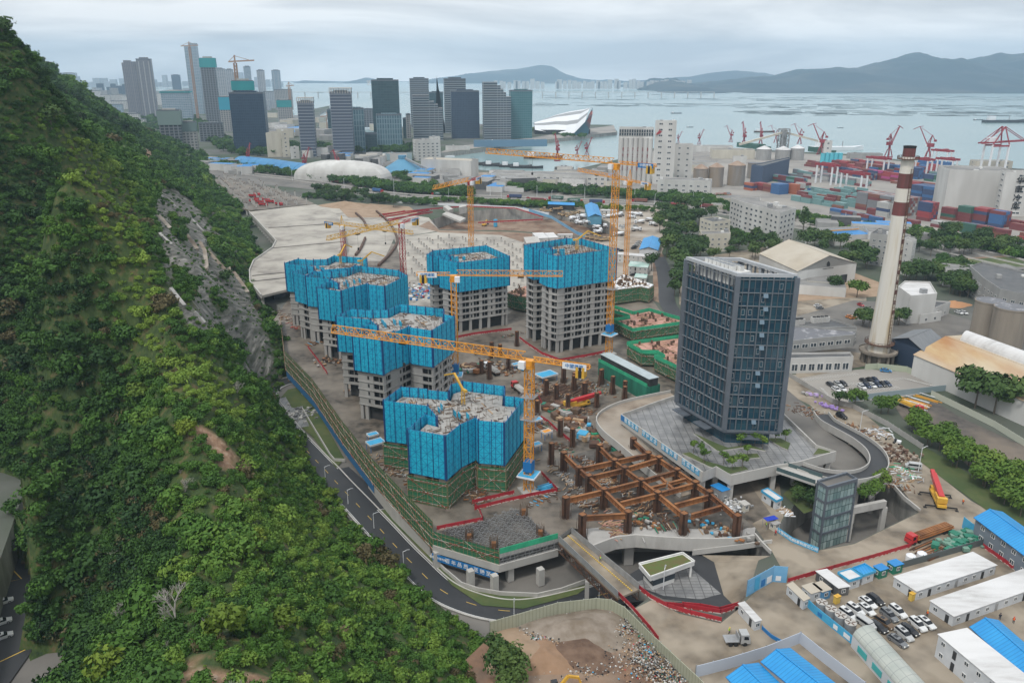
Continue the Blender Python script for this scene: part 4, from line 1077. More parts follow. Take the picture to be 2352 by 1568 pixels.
def barrier(label, pts, z=0.0, h=1.25, m=None):
 b=MB();P_=[V3((*G(x, y, z).xy, z)) for x, y in pts];r=empty('red_barrier', P_[0],0, label, 'barrier')
 b.sweep(P_, [(-.05,.25),(.05,.25),(.05, h),(-.05, h)]);b.bw('mesh_panel', m or M.redfence, r)
 b=MB();b.sweep(P_, [(-.09,0),(.09,0),(.09,.26),(-.09,.26)]);b.bw('striped_kickboard', M.warn, r)
 b=MB()
 for i in range(len(P_)-1):
  L=(P_[i+1]-P_[i]).length;k=max(1, int(L/2.2))
  for j in range(k+1): p=P_[i].lerp(P_[i+1], j/k);b.box((p.x, p.y, z),(.12,.12, h+.12))
 b.bw('posts', M.cred, r)
barrier('red barrier along the front of the falsework field', fE([(90,412),(300,370),(438,343),(405,262),(378,240)]))
barrier('red barrier in front of the orange crane base carrying a blue slogan panel', fE([(375,262),(600,205),(800,160),(1000,122),(880,-5)]))
barrier('red barrier behind the first one along the raised strip by the green scaffold', fE([(358,215),(520,175),(672,140)]))
barrier('red barrier under the square blue tower', f4([(1672,1090),(1800,1065),(2072,1030)]))
barrier('red barrier around the tallest blue tower', fB([(400,1020),(480,1080),(600,1160),(760,1220),(1000,1180),(1190,1140)]))
barrier('zigzag red barrier between the site road and the stacks of steel', fD([(95,150),(140,258),(270,235)]))
barrier('short red barrier left of the steel columns', fD([(125,340),(180,375),(260,450),(350,520)]))
barrier('red barrier beside the small tower walls on the left', f4([(600,1160),(680,1265),(740,1350)]))
barrier('long red barrier on the left side of the concrete drive below the ramp bridge', fE([(1455,905),(1560,1010),(1700,1170),(1760,1250)]))
barrier('red barrier curving on the right of the drive under the guard house', fE([(1615,860),(1700,930),(1830,1000),(2000,1050),(2235,1105)]))
barrier('red barrier running along the lower road behind the drive barrier', fE([(1800,985),(1950,1000),(2230,1045),(2330,1015)]))
barrier('straight red barrier along the road behind the row of site cabins', fF([(590,892),(900,800),(1140,735),(1420,652)]))
barrier('red barrier between the white dormitory rows and the blue roofed block', fF([(1905,655),(2050,760),(2190,860)]))
barrier('red barrier running from the gate hoarding to the left', fF([(-120,1050),(0,1060),(130,1085),(255,1050)]))
bl=[V3((*G(x, y,.3).xy,.3)) for x, y in fE([(1008,500),(1455,925)])];br_=[V3((*G(x, y,.3).xy,.3)) for x, y in fE([(1105,440),(1612,862)])]
rb_=empty('ramp_bridge', bl[0],0, 'steel ramp bridge with plank deck leading from the site deck to the drive', 'bridge')
b=MB();b.prism([bl[0].xy, bl[1].xy, br_[1].xy, br_[0].xy],-.25,.3);b.bw('bridge_deck', M.drive, rb_)
for (p, q) in (bl, br_):
 b=MB();L=(q-p).length;k=int(L/2.5)
 for j in range(k+1): c=p.lerp(q, j/k);b.bar(c, c+V3((0,0,1.9)),.12)
 b.bar(p+V3((0,0,1.9)), q+V3((0,0,1.9)),.1);b.bar(p+V3((0,0,1.0)), q+V3((0,0,1.0)),.1,0,1.7)
 b.bw('mesh_railing', M.steel, rb_)
 b=MB();k=int(L/3)
 b.bar(p-V3((0,0,.6)), q-V3((0,0,.6)),.3,0,.4);b.bar(p-V3((0,0,3.0)), q-V3((0,0,3.0)),.25)
 for j in range(k):
  c=p.lerp(q, j/k);e=p.lerp(q,(j+1)/k);b.bar(c-V3((0,0,.6)), e-V3((0,0,3)),.14);b.bar(e-V3((0,0,.6)), c-V3((0,0,3)),.14);b.bar(e-V3((0,0,.6)), e-V3((0,0,3)),.12)
 b.bw('truss', M.rust_dk, rb_)
b=MB();p=bl[0].lerp(br_[0],.72);q=bl[1].lerp(br_[1],.72)
for j in range(40): c=p.lerp(q, j/40);e=p.lerp(q,(j+.5)/40);b.bar(c+V3((0,0,.12)), e+V3((0,0,.12)),.3,0,.2)
b.bw('striped_divider', M.yellow_line, rb_)
p=bl[0].lerp(bl[1],.52);b=MB();b.box((p.x, p.y, LOW),(1,1,6.8));b.bw('column', M.conc, rb_)
vp=[V3((*G(x, y,1.0).xy,0)) for x, y in fD([(520,1335),(620,1295),(715,1262),(870,1247),(1100,1265),(1300,1275),(1500,1277),(1640,1273),(1800,1250)])]
vd=empty('viaduct', vp[4],0, 'curved concrete viaduct edge in front of the rusty steel frame', 'viaduct')
b=MB();b.sweep([p for p in vp], [(-.25,-2.9),(.25,-2.9),(.25,1.0),(-.25,1.0)]);b.bw('parapet', M.conc_lt, vd)
ins=[tuple(p) for p in GG([(1740,1180),(1470,1180),(1380,1185),(1335,1190)])]
b=MB();b.prism([tuple(p.xy) for p in vp]+ins,-1.3,.02);b.bw('slab', M.conc, vd)
for x, y in fD([(810,1500),(1260,1420),(1660,1400)]):
 p=G(x, y, LOW);b=MB();b.box((p.x, p.y+2.0, LOW),(2.6,2.6,8.7),.1);b.bw('column', M.conc, vd)
wallpath('retaining_wall', 'pale wall on the right end of the viaduct void running down to the drive', fD([(1800,1262),(1860,1335),(1925,1400)]),-.1,1.1,.4, M.conc_lt)
PLZ=-4.0
b=MB();b.prism([tuple(p) for p in GG(fE([(1545,745),(1625,850),(1800,935),(2080,965),(2250,1000),(2345,990),(2250,900),(2180,640),(2130,605),(1980,600),(1640,690)]), PLZ)], LOW-.5, PLZ,1,0)
b.build('plaza_ground', [M.asphalt, M.wall_conc])['kind']='structure'
lowp=W3([(1612,1274),(1640,1290),(1662,1366),(1688,1392)], PLZ);upp=W3([(1769,1276),(1744,1285),(1724,1350),(1702,1396)],-.02)
b=MB()
for i in range(3): b.face([lowp[i], lowp[i+1], upp[i+1], upp[i]])
b.build('sloping_ground', M.drive)['kind']='structure'
b=MB();q_=[V3((*G(x, y, z).xy, z)) for x, y, z in [(1400,1366, LOW+.03),(1470,1358,-8),(1530,1362,-5.6),(1580,1378, PLZ+.02)]];b.sweep(q_, [(-4.5,-.5),(4.5,-.5),(4.5,0),(-4.5,0)])
b.build('sloping_road', M.asphalt)['kind']='structure'
wallpath('retaining_wall', 'low pale wall along the near side of the viaduct void', [(1590,1274),(1690,1275),(1769,1277)], PLZ,1.6,.35, M.conc_lt, z2=-.4)
TW=[([(235,310),(300,245),(375,212),(400,245)], 'curved top terrace wall at the head of the cut slope'),([(290,490),(300,395),(240,350)], 'short stepped wall below the top terrace'),([(450,270),(500,300),(530,350)], 'pale wall right of the top terrace'),([(575,485),(620,462),(680,465)], 'middle terrace wall with a small post'),
      ([(290,372),(380,470),(480,580)], 'long tan drain running down the upper cut slope'),([(610,600),(690,700),(760,795)], 'tan drain beside the middle terrace'),([(700,470),(800,580),(890,670)], 'pale drain right of the middle terrace'),([(770,702),(830,692),(890,688)], 'lower terrace wall'),([(775,705),(830,800),(850,960),(830,1000)], 'stepped tan path below the lower terrace'),
      ([(990,645),(1090,765)], 'short drain right of the lower terrace'),([(860,800),(960,910),(1050,1005)], 'tan drain beside the stepped path'),([(1110,840),(1068,890),(1090,1025)], 'narrow stepped path near the deck'),([(1130,1020),(1210,1130),(1290,1250)], 'lowest tan drain above the curved deck'),([(470,1190),(550,1290),(630,1390)], 'white pipe running down the lower cut slope'),([(720,1440),(780,1500),(830,1560)], 'white pipe low on the cut slope'),([(300,510),(380,640),(500,750)], 'thin drain left of the trees on the cut slope'),([(430,0),(500,85)], 'drain high on the cut slope above the terraces')]
for l, lb in TW:
 P_=[]
 for i in range(len(l)-1):
  for f in (0,.12,.25,.37,.5,.62,.75,.87):
   (x, y),=fL([(l[i][0]*(1-f)+l[i+1][0]*f, l[i][1]*(1-f)+l[i+1][1]*f)]);h=hill_pt(x, y)
   if h: P_.append(h+V3((0,0,.1)))
 if len(P_) < 2: continue
 wide='path' in lb or 'tan' in lb;b=MB()
 for a, c in zip(P_, P_[1:]):
  if (c-a).length < 25: b.bar(a, c,2.4 if wide else 1.2,0,1.5)
 if b.f: tag(b.build('terrace_wall', M.mud if wide else M.conc), lb, 'wall')
for (a, c, n) in [((1130,1090),(1060,1010),9),((1180,1000),(1600,955),26),((1150,1050),(1560,1010),26),((960,965),(1300,925),22),((1600,960),(1800,1010),14)]:
 b=MB()
 for i in range(n):
  x, y=a[0]+(c[0]-a[0])*i/n, a[1]+(c[1]-a[1])*i/n;p, q=W3(fC([(x, y),(x+28, y+13)]),.4);b.bar((p[0], p[1],.36),(q[0], q[1],.36),.16,0,.02)
 b.build('bay_lines', M.white)['kind']='structure'
patch('court_floor', [(1790,880),(1860,940),(1990,1000),(2030,1060),(2000,1110),(1900,1110),(1800,1080),(1760,900)], M.road_old)
patch('bank_soil', fG([(1320,860),(1500,960),(1750,1120),(2400,1500),(2400,1700),(1900,1440),(1500,1150),(1300,1000)]), M.grass)
M.roofgrass=mat('roof_turf',(.085,.13,.03),.95,(.12,.10,.04),.6)
gh=[V3((*G(x, y,.6).xy,0)) for x, y in fE([(1615,668),(1945,585),(2035,650),(1700,768)])]
g0=empty('guard_house',(*((gh[0]+gh[2])/2).xy, PLZ),0, 'small white guard house with grass on its roof beside the paved plaza', 'guard house')
b=MB();gp=[tuple(p.xy) for p in gh];b.prism(gp,-.6,.4);b.bw('roof', M.white, g0)
b=MB();b.prism(inset(gp,.45),0.41,.5);b.bw('roof_lawn', M.roofgrass, g0)
b=MB();P_=ccw(gp)
for i in range(4): b.sweep([V3((*P_[i],0.4)), V3((*P_[(i+1) % 4],0.4))], [(-.15,0),(.15,0),(.15,.5),(-.15,.5)])
b.bw('roof_edge', M.white, g0)
gi_=inset(gp,.9);A_, B_, C_2, D_=[V3(p) for p in ccw(gi_)]
body=[tuple(p) for p in (gh[0].xy.lerp(gh[1].xy,.06), gh[0].xy.lerp(gh[1].xy,.62), gh[3].xy.lerp(gh[2].xy,.62), gh[3].xy.lerp(gh[2].xy,.06))]
body=inset(body,.5)
b=MB();b.prism(body, PLZ,-.6);b.bw('wall', M.white, g0)
b=MB();b.prism(inset(body,-.05), PLZ+1.2, PLZ+2.7);b.bw('window_band', M.glass, g0)
for f in ((.95,.08),(.95,.9)):
 p=gh[0].xy.lerp(gh[1].xy, f[0]).lerp(gh[3].xy.lerp(gh[2].xy, f[0]), f[1]);b=MB();b.box((p.x, p.y, PLZ),(.5,.5,3.4));b.bw('column', M.white, g0)
PZ=7.5
pod=[(1427,951),(1614.6,1084),(1645,1071),(1679,1091),(1784,1068),(1835,1060),(1920,1036),(1900,1040),(1875,1022),(1800,950),(1770,880),(1640,870),(1560,905),(1500,925)]
podw=[tuple(G(x, y, PZ+1).xy) for x, y in pod[:7]+pod[8:]]
pr=empty('podium',(*centroid(podw),0),0, 'white walled raised podium with wet grey paving around the glass office tower', 'podium')
b=MB();b.prism(podw, PZ-2.0, PZ,0,1);b.bw('slab', [M.conc_lt, M.paving], pr)
b=MB();b.sweep([V3((*p, PZ-2.3)) for p in ccw(podw)], [(-.2,0),(.2,0),(.2,3.4),(-.2,3.4)],0, True);b.bw('parapet', M.conc_lt, pr)
b=MB();b.prism(inset(podw,7.5),.02, PZ-2.0);b.bw('shaded_lower_storey', M.dark, pr)  # near-black block puts the shade beneath the podium into colour
for q_ in ccw(inset(podw,1.2)):
 b=MB();b.box((q_[0], q_[1],0),(1.5,1.5, PZ-2));b.bw('column', M.conc_lt, pr)
P1_, P2_=V3(podw[0]), V3(podw[1])
for f in (.2,.4,.6,.8):
 p=P1_.lerp(P2_, f)+V3((1.5,1.2));b=MB();b.box((p.x, p.y,0),(1.5,1.5, PZ-2));b.bw('column', M.conc_lt, pr)
a=V3(podw[0]);c=V3(podw[1]);d=(c-a).normalized();nn=V3((d.y,-d.x))
if nn.dot(V3((0,0))-a) < 0: nn=-nn
slog='敬畏生命 守护安全 监管并重 落实责任';L=(c-a).length;r=empty('slogan_banner',(*(a+nn*.3), PZ-.9), math.atan2(d.y, d.x), 'row of blue squares with white characters on the long white podium wall', 'banner')
stp=L*.97/(len(slog)+1)
for i, ch_ in enumerate(['企']+list(slog)):
 if ch_==' ' : continue
 x=stp*(i+.6);b=MB();b.box((x,0,0),(stp*.9,.08,1.95));pn=b.build('blue_square', M.ltblue if i else M.signblue, r)
 if i: text_mesh('character', ch_, stp*.78, M.signwhite, pn,(x,-.07,.98),(math.pi/2,0,0))
def bed(label, l, z, trees_=(), m=None):
 P_=ccw(GG(l, z));b=MB();b.prism(P_, z, z+.35,0,1);o=b.build('planting_bed', [M.conc_lt, m or M.grass]);tag(o, label, 'planting bed')
 for (x, y, s_) in trees_:
  tree('young', G(x, y, z+.3), s_, 'young staked tree in the bed: '+label[:40].rstrip(), 'young trees on the podium beds')
def yt(label, pts, z, s_=1.0, grp=None, conv=None, kind='young'):
 pp=sorted(conv(pts) if conv else pts)
 for i,(x, y) in enumerate(pp): tree(kind, G(x, y, z), s_, ordl(i, len(pp))+label, grp or label)
bed('triangular planting bed at the front corner of the podium wall', fD([(1230,620),(1440,720),(1610,780),(1750,745),(1720,720),(1600,730),(1420,680),(1290,610)]), PZ)
bed('grassy planting bed along the office tower entrance steps', fD([(1320,460),(1400,520),(1510,600),(1720,570),(1890,600),(1760,550),(1590,575),(1500,540)]), PZ)
bed('round planting bed on the wet podium paving', fD([(1580,640),(1650,630),(1820,620),(1840,650),(1750,660),(1620,655)]), PZ)
bed('leaf shaped planting bed right of the office tower', fD([(1890,500),(2000,500),(2080,540),(2060,590),(2010,570)]), PZ)
bed('grass wedge beside the ramp right of the podium', fG([(340,945),(400,870),(500,900),(490,925)]), PZ)
yt('leafy young tree in the triangular bed at the podium corner', [(1620,745),(1700,735),(1555,700),(1400,690)], PZ+.3,1.15, None, fD)
yt('young tree in the planting bed by the office tower steps', [(1690,560),(1800,550),(1860,575)], PZ+.3,1.1, None, fD)
yt('young staked tree on the round podium bed', [(1740,640),(1380,625),(1320,610)], PZ+.3,1.1, None, fD)
yt('small tree in the leaf shaped bed', [(1960,520),(2040,520)], PZ+.3,1.0, None, fD)
rl=[(1555,912,6.4),(1490,925,6),(1440,938,5.4),(1402,960,4.8),(1408,985,4.2),(1450,1020,3.2),(1520,1078,1.6),(1590,1132,.3)]
C_=catmull([V3((*G(x, y, z).xy, z)) for x, y, z in rl],4)
rr_=empty('access_ramp', C_[8],0, 'muddy orange access ramp bending around the podium corner on concrete walls', 'ramp')
b=MB();b.sweep(C_, [(-4.5,-.9),(4.5,-.9),(4.5,0),(-4.5,0)]);b.bw('roadway', [M.mud], rr_)
for s_ in (-4.5,4.5):
 b=MB();b.sweep(C_, [(s_-.18,-1.6),(s_+.18,-1.6),(s_+.18,1.1),(s_-.18,1.1)]);b.bw('parapet', M.conc_lt, rr_)
for i in (4,10,14,19): b=MB();b.box((C_[i].x, C_[i].y,0),(1.6,5, C_[i].z-.8),.3);b.bw('pier', M.conc, rr_)
M.off_glass=uvlines('office_glass',(.010,.04,.07),(.07,.085,.10),1.7,2.1,.10,.10,0,.07,(.022,.075,.105), cell=1)
M.off_frame=mat('office_frame',(.15,.17,.20),.4,(.125,.145,.17),.3, metal=.3)
M.off_lt=mat('office_pale_frame',(.42,.44,.46),.5,(.36,.38,.40),.3)
ZT=63.4
c0=V3(G(1696,628, ZT).xy);c1=V3(G(1575,589, ZT).xy);c2=V3(G(1835,631, ZT).xy);c3=c1+c2-c0
M.roof_felt=mat('dark_roof_felt',(.06,.062,.065),.8)
ot=empty('office_tower',(*((c0+c3)/2), PZ),0, 'dark blue glass office tower with grey frame standing on the podium', 'office tower')
FH=4.1;base=PZ+5.2
Pt=[tuple(c0), tuple(c2), tuple(c3), tuple(c1)]
b=MB();b.prism(inset(ccw(Pt),.35), base-.2, ZT-FH-.6,0,1);b.bw('glass_facade', [M.off_glass, M.roof_felt], ot)
b=MB();b.prism(inset(ccw(Pt),1.6), PZ, base);b.bw('lobby_glazing', M.off_glass, ot)
M.ledge=mat('ledge_grey',(.19,.21,.23),.5)
Q=ccw(Pt);b=MB()
for i in range(4):   # crown glazing, open at the top
 a, c=V3(Q[i]), V3(Q[(i+1) % 4]);d=(c-a).normalized();n2_=V3((-d.y, d.x))
 a2, c2_=a+n2_*.35+d*.3, c+n2_*.35-d*.3;ang=math.atan2(d.y, d.x);L=(c2_-a2).length;m_=(a2+c2_)/2
 back=(m_-V3(c0)).length > (V3(c0)-(c0+c3)/2).length*1.0
 if not back: b.box((m_.x, m_.y, ZT-FH-.6),(L,.15, FH), ang)
b.bw('crown_glazing', M.off_glass, ot)
z=base;fl=[]
while z < ZT-1.2: fl.append(z);z+=FH
for z in fl:
 b=MB();b.sweep([V3((*p, z-.35)) for p in inset(Q,.1)], [(-.3,0),(.3,0),(.3,.18),(-.3,.18)],0, True);b.bw('floor_ledge', M.ledge, ot)
b=MB();b.sweep([V3((*p, ZT-1.0)) for p in inset(Q,.45)], [(-.75,0),(.75,0),(.75,1.0),(-.75,1.0)],0, True);b.bw('crown_beam', M.off_lt, ot)
b=MB();b.sweep([V3((*p, base-1.0)) for p in inset(Q,.3)], [(-.5,0),(.5,0),(.5,1.0),(-.5,1.0)],0, True);b.bw('base_beam', M.off_frame, ot)
for p in Q:
 q=V3(p).lerp((c0+c3)/2,.02);b=MB();b.box((q.x, q.y, base),(1.5,1.5, ZT-base-.9), math.atan2((c2-c0).y,(c2-c0).x));b.bw('corner_pier', M.off_frame, ot)
for i in range(4):
 a, c=V3(Q[i]), V3(Q[(i+1) % 4]);d=(c-a);L=d.length;d.normalize();nn=V3((d.y,-d.x));ang=math.atan2(d.y, d.x);k=int(L/3.3)
 for j in range(1, k*2):
  p=a+d*(L*j/k/2)+nn*-.12;b=MB();b.box((p.x, p.y, base),((.34,.55) if j % 2==0 else (.12,.3))+(ZT-base-1,), ang);b.bw('mullion', M.off_frame, ot)
 b=MB();rq=random.Random(i)
 for f_, z in enumerate(fl[:-1]):
  for j in range(k):
   if rq.random() < .5:
    x=L*(j+.5+rq.choice((-.2,.2)))/k;p=a+d*x+nn*-.3
    for s_ in (-.45,.45): q=p+d*s_;b.box((q.x, q.y, z+.9),(.07,.12,1.8), ang)
    b.box((p.x, p.y, z+.9),(.9,.12,.07), ang);b.box((p.x, p.y, z+2.65),(.9,.12,.07), ang)
 o=b.bw('casement_frames', M.off_lt, ot);o['kind']='stuff'
M.pane_lt=mat('reflecting_pane',(.12,.18,.23),.2, metal=.2)
d=(c2-c0);L=d.length;d.normalize();nn=V3((d.y,-d.x));
for f in (1,2,3,4,5,7,8,11):
 p=c0+d*L*(.47+.02*(f % 3))+nn*.5;b=MB();z=ZT-FH*f-3.0
 if z > base: b.face([(*(p-d*.7-nn*.5), z+1.1),(*(p-d*.7+nn*.35), z),(*(p+d*.7+nn*.35), z),(*(p+d*.7-nn*.5), z+1.1)]);b.bw('open_window', M.pane_lt, ot)
u1=(c1-c0).normalized();u2=(c2-c0).normalized()
p=c0+u1*((c1-c0).length*.58)+u2*5.5;b=MB();b.box((p.x, p.y, ZT-FH-.6),((c1-c0).length*.62,7.5,3.6), math.atan2(u1.y, u1.x));b.bw('plant_room', M.white, ot)
for j in range(14):
 q=c0+u1*((c1-c0).length*(.36+.075*(j % 7)))+u2*(4.2+(j//7)*2.6);b=MB();b.box((q.x, q.y, ZT-FH+3.0),(1.5,1.5,1.7), math.atan2(u1.y, u1.x),0,1);b.bw('cooling_unit', [M.white, M.off_frame], ot)
for k in range(1,5):
 for (A_, B_) in ((c1, c3),(c3, c2)):
  q=A_.lerp(B_, k/5).lerp((c0+c3)/2,.05);b=MB();b.box((q.x, q.y, ZT-FH-.6),(.9,.9, FH-.4), math.atan2(u1.y, u1.x));b.bw('crown_post', M.off_lt, ot)
for f in (.35,.75):
 q=c0+u2*(c2-c0).length*f;
for (A_, B_, f) in ((c0, c2,.5),(c0, c1,.35),(c0, c1,.8)):
 d=(B_-A_).normalized();nn=V3((d.y,-d.x));
 if nn.dot(-A_) < 0: nn=-nn
 p=A_.lerp(B_, f)+nn*.9;b=MB();b.box((p.x, p.y, base-2.0),(6.5,3.4,.35), math.atan2(d.y, d.x));b.bw('entrance_canopy', M.off_frame, ot)
M.lift_glass=uvlines('lift_glass',(.36,.46,.45),(.06,.10,.105),1.35,2.6,.16,.2,0,.15,(.14,.22,.22), cell=1)
lp=[V3(G(x, y,10.8).xy) for x, y in fF([(795,202),(990,147),(1058,188),(860,243)])]
lt=empty('lift_tower',(*((lp[0]+lp[2])/2), LOW),0, 'pale green glass lift tower rising out of the sunken court', 'lift tower')
b=MB();P_=ccw([tuple(p) for p in lp]);b.prism(inset(P_,.2), LOW,9.8);b.bw('glazing', M.lift_glass, lt)
b=MB();b.sweep([V3((*p,9.8)) for p in P_], [(-.3,0),(.3,0),(.3,1.0),(-.3,1.0)],0, True);b.bw('roof_rim', M.off_frame, lt)
b=MB();b.prism(inset(P_,.3),9.7,10.1);b.bw('roof', M.road_old, lt)
for p in P_:
 b=MB();b.box((p[0], p[1], LOW),(.5,.5,19.9));b.bw('corner_post', M.off_frame, lt)
for z in (-5,0,5):
 b=MB();b.sweep([V3((*p, z)) for p in P_], [(-.12,0),(.12,0),(.12,.7),(-.12,.7)],0, True);b.bw('floor_band', M.off_frame, lt)
fb=[V3((*G(x, y,7.6).xy,7.6)) for x, y in fF([(540,118),(800,205)])]
f_=empty('footbridge', fb[0],0, 'narrow glass railed footbridge from the podium to the lift tower', 'footbridge')
b=MB();b.sweep(fb, [(-2.6,-.7),(2.6,-.7),(2.6,0),(-2.6,0)]);b.bw('bridge_deck', M.conc_lt, f_)
for s_ in (-2.5,2.5):
 b=MB();b.sweep(fb, [(s_-.05,0),(s_+.05,0),(s_+.05,1.2),(s_-.05,1.2)]);b.bw('glass_railing', M.lift_glass, f_)
loop=[(1835,1075,7),(1890,1092,6.3),(1950,1098,5.6),(1995,1090,5),(2018,1070,4.5),(2010,1040,3.8),(1975,1010,3),(1930,985,2.2),(1900,968,1.3),(1885,950,.3)]
C_=catmull([V3((*G(x, y, z).xy, z)) for x, y, z in loop],5)
lr=empty('spiral_ramp', C_[20],0, 'narrow dark ramp with white parapets curling around behind the glass lift tower', 'ramp')
b=MB();b.sweep(C_, [(-2.6,-.8),(2.6,-.8),(2.6,0),(-2.6,0)]);b.bw('roadway', M.asphalt, lr)
for s_ in (-2.7,2.7):
 b=MB();b.sweep(C_, [(s_-.15,-1.6),(s_+.15,-1.6),(s_+.15,1.15),(s_-.15,1.15)]);b.bw('parapet', M.conc_lt, lr)
for i in (5,12,18,24): b=MB();b.box((C_[i].x, C_[i].y, LOW),(1.4,1.4, C_[i].z+9.2));b.bw('pier', M.conc, lr)
wallpath('court_wall', 'stained grey wall on the right side of the sunken court', fF([(1140,330),(1250,240),(1300,250),(1370,330),(1480,420)]),-.5,1.2,.4, M.conc_lt)
b=MB();Pc=[V3((*G(x, y,1.2).xy,0)) for x, y in fF([(1025,380),(1250,335)])];o=empty('portal_gateway', Pc[0],0, 'pale concrete beam and columns right of the lift tower', 'gateway')
b.sweep(Pc, [(-.6,-1),(.6,-1),(.6,1.2),(-.6,1.2)]);b.bw('beam', M.conc_lt, o)
for p in Pc: b=MB();b.box((p.x, p.y, LOW),(1.4,1.4,9));b.bw('column', M.conc_lt, o)
bnr=fF([(522,552),(620,620),(795,690)])
for i, tx in ((0, '安全警钟鸣耳畔'),(1, '规章制度记心间')):
 banner(['curved blue banner left half beside the sunken court', 'curved blue banner right half beside the sunken court'][i], G(*bnr[i],0), G(*bnr[i+1],0),.05,1.5, tx, M.ltblue, M.signwhite,1.0)
patch('court_planting', fF([(560,300),(620,240),(780,260),(790,400),(700,430)]), M.grass,3)
yt('bushy dark tree in the planted court left of the lift tower', [(650,350),(740,330),(745,390),(690,300)],0,.75, None, fF, 'city')
yt('slim tree on the terrace right of the lift tower', [(1110,340),(1180,310),(1215,250)],1,.8, None, fF, 'fresh')
M.win=mat('window_glass',(.03,.04,.05),.25,(.08,.10,.12),1.2, lo=.45, hi=.55)
M.roof_grey=mat('flat_roof',(.20,.195,.19),.9,(.13,.13,.125),.15, c3=(.27,.265,.255), scale3=.05)
M.wall_white=mat('white_render',(.62,.62,.60),.85,(.52,.52,.50),.12, stretch=(1,1,.25), c3=(.44,.43,.41), scale3=.03)
M.wall_cream=mat('cream_render',(.56,.53,.45),.85,(.46,.43,.36),.12, stretch=(1,1,.25))
M.wall_grey=mat('grey_render',(.34,.34,.33),.85,(.26,.26,.255),.12, stretch=(1,1,.25))
M.roof_blue=uvlines('blue_roof_sheet',(.012,.24,.56),(.008,.15,.38),.8,400,.1,.1,0,.4,(.02,.29,.62))
M.roof_beige=mat('beige_roof_sheet',(.42,.37,.29),.7,(.34,.29,.22),.1, c3=(.47,.43,.36), scale3=.04)
M.roof_white=mat('white_roof_sheet',(.58,.585,.58),.6,(.42,.41,.40),.35, stretch=(.5,2,1), c3=(.64,.64,.64), scale3=.08)
M.roof_rust=mat('rust_stained_roof',(.50,.38,.21),.7,(.36,.17,.055),.09, c3=(.50,.47,.40), scale3=.03, stretch=(1,.35,1))
M.roof_dk=mat('dark_roof',(.07,.075,.08),.6,(.11,.11,.11),.2)
M.roof_slate=mat('slate_roof',(.15,.155,.17),.8,(.42,.42,.44),.25, lo=.55, hi=.7)
def win_mesh():
 b=MB();b.box((0,0,0),(1,.06,1),0,0)
 for x in (-.5,.5,0): b.box((x,-.02,0),(.07,.1,1),0,1)
 for z in (0,.95): b.box((0,-.03, z),(1.06,.12,.07),0,1)
 o=b.build('window', [M.win, M.white]);col.objects.unlink(o);return o
WINP=win_mesh()
def facing(a, c):
 d=(c-a);nn=V3((d.y,-d.x));return nn.dot(-(a+c)/2) > -.15*nn.length*((a+c)/2).length
def windows(root, a, c, z0, z1, wn, margin=1.2, name='window'):
 """wn=(width, height, x pitch, storey, sill)"""
 d=c-a;L=d.length;d.normalize();nn=V3((d.y,-d.x));ang=math.atan2(d.y, d.x)
 w_, h_, px_, st, sill=wn;k=max(1, int((L-2*margin)/px_));n=0
 z=z0
 while z+sill+h_ < z1+.3:
  for j in range(k):
   p=a+d*(margin+(L-2*margin)*(j+.5)/k)+nn*.04
   o=WINP.copy();o.name=name;col.objects.link(o);o.parent=root;o.location=V3((p.x, p.y, z+sill))-root.location;o.rotation_euler=(0,0, ang);o.scale=(w_,1, h_)
   n+=1
  z+=st
 return n
BAND={}
def bldg(label, P, z1, wallm, roofm, wn=None, cat='building', name='building', z0=0.0, parapet=.9, group=None, units=0, bands=None, seed=0, roof=True, maxw=100, only=None):
 P=ccw([tuple(p) for p in P]);c=centroid(P);r=empty(name,(c[0], c[1], z0),0, label, cat, group)
 b=MB();b.prism(P, z0, z1,0);b.bw('wall', wallm, r)
 if roof:
  b=MB();b.prism(inset(P,.3), z1, z1+.12);b.bw('roof', roofm, r)
  if parapet: b=MB();b.sweep([V3((*p, z1)) for p in inset(P,.15)], [(-.15,0),(.15,0),(.15, parapet),(-.15, parapet)],0, True);b.bw('parapet', wallm, r)
 fc_=[(V3(P[i]), V3(P[(i+1) % len(P)])) for i in range(len(P))];fc_=[(a, q) for a, q in fc_ if facing(a, q) and (q-a).length > 3]
 if wn:
  tot=sum(max(1, int(((q-a).length-2.4)/wn[2]))*int((z1-z0-wn[4])/wn[3]) for a, q in fc_)
  w2=wn
  if tot > maxw: s_=math.sqrt(tot/maxw)*1.02;
  if tot > maxw:   # too many openings to be single parts: one long ribbon window per storey
   for a, q in fc_:
    d=(q-a);L=d.length;d.normalize();ang=math.atan2(d.y, d.x);z=z0;m_=(a+q)/2
    while z+wn[4]+wn[1] < z1+.3:
     b=MB();k=max(1, int((L-2.4)/wn[2]));nn=V3((d.y,-d.x))
     for j in range(k):
      p=a+d*(1.2+(L-2.4)*(j+.5)/k)+nn*.03;b.box((p.x, p.y, z+wn[4]),(wn[0],.12, wn[1]), ang)
     b.bw('window_row', M.win, r);z+=wn[3]
  else:
   for a, q in fc_: windows(r, a, q, z0, z1, wn)
 if bands:      # (pitch, height, material)
  z=z0+bands[0]
  while z < z1:
   b=MB();b.prism(inset(P,-bands[3] if len(bands) > 3 else -.15), z-bands[1], z);b.bw('floor_band', bands[2], r);z+=bands[0]
 q=random.Random(seed);pin=inset(P,2)
 for k in range(units):
  for _ in range(20):
   x=q.uniform(min(p[0] for p in P), max(p[0] for p in P));y=q.uniform(min(p[1] for p in P), max(p[1] for p in P))
   if inpoly(x, y, pin): b=MB();b.box((x, y, z1),(q.uniform(1.5,4), q.uniform(1.5,4), q.uniform(1,2.8)), math.atan2(P[1][1]-P[0][1], P[1][0]-P[0][0]));b.bw('roof_unit', q.choice([wallm, M.steel, M.white]), r);break
 return r
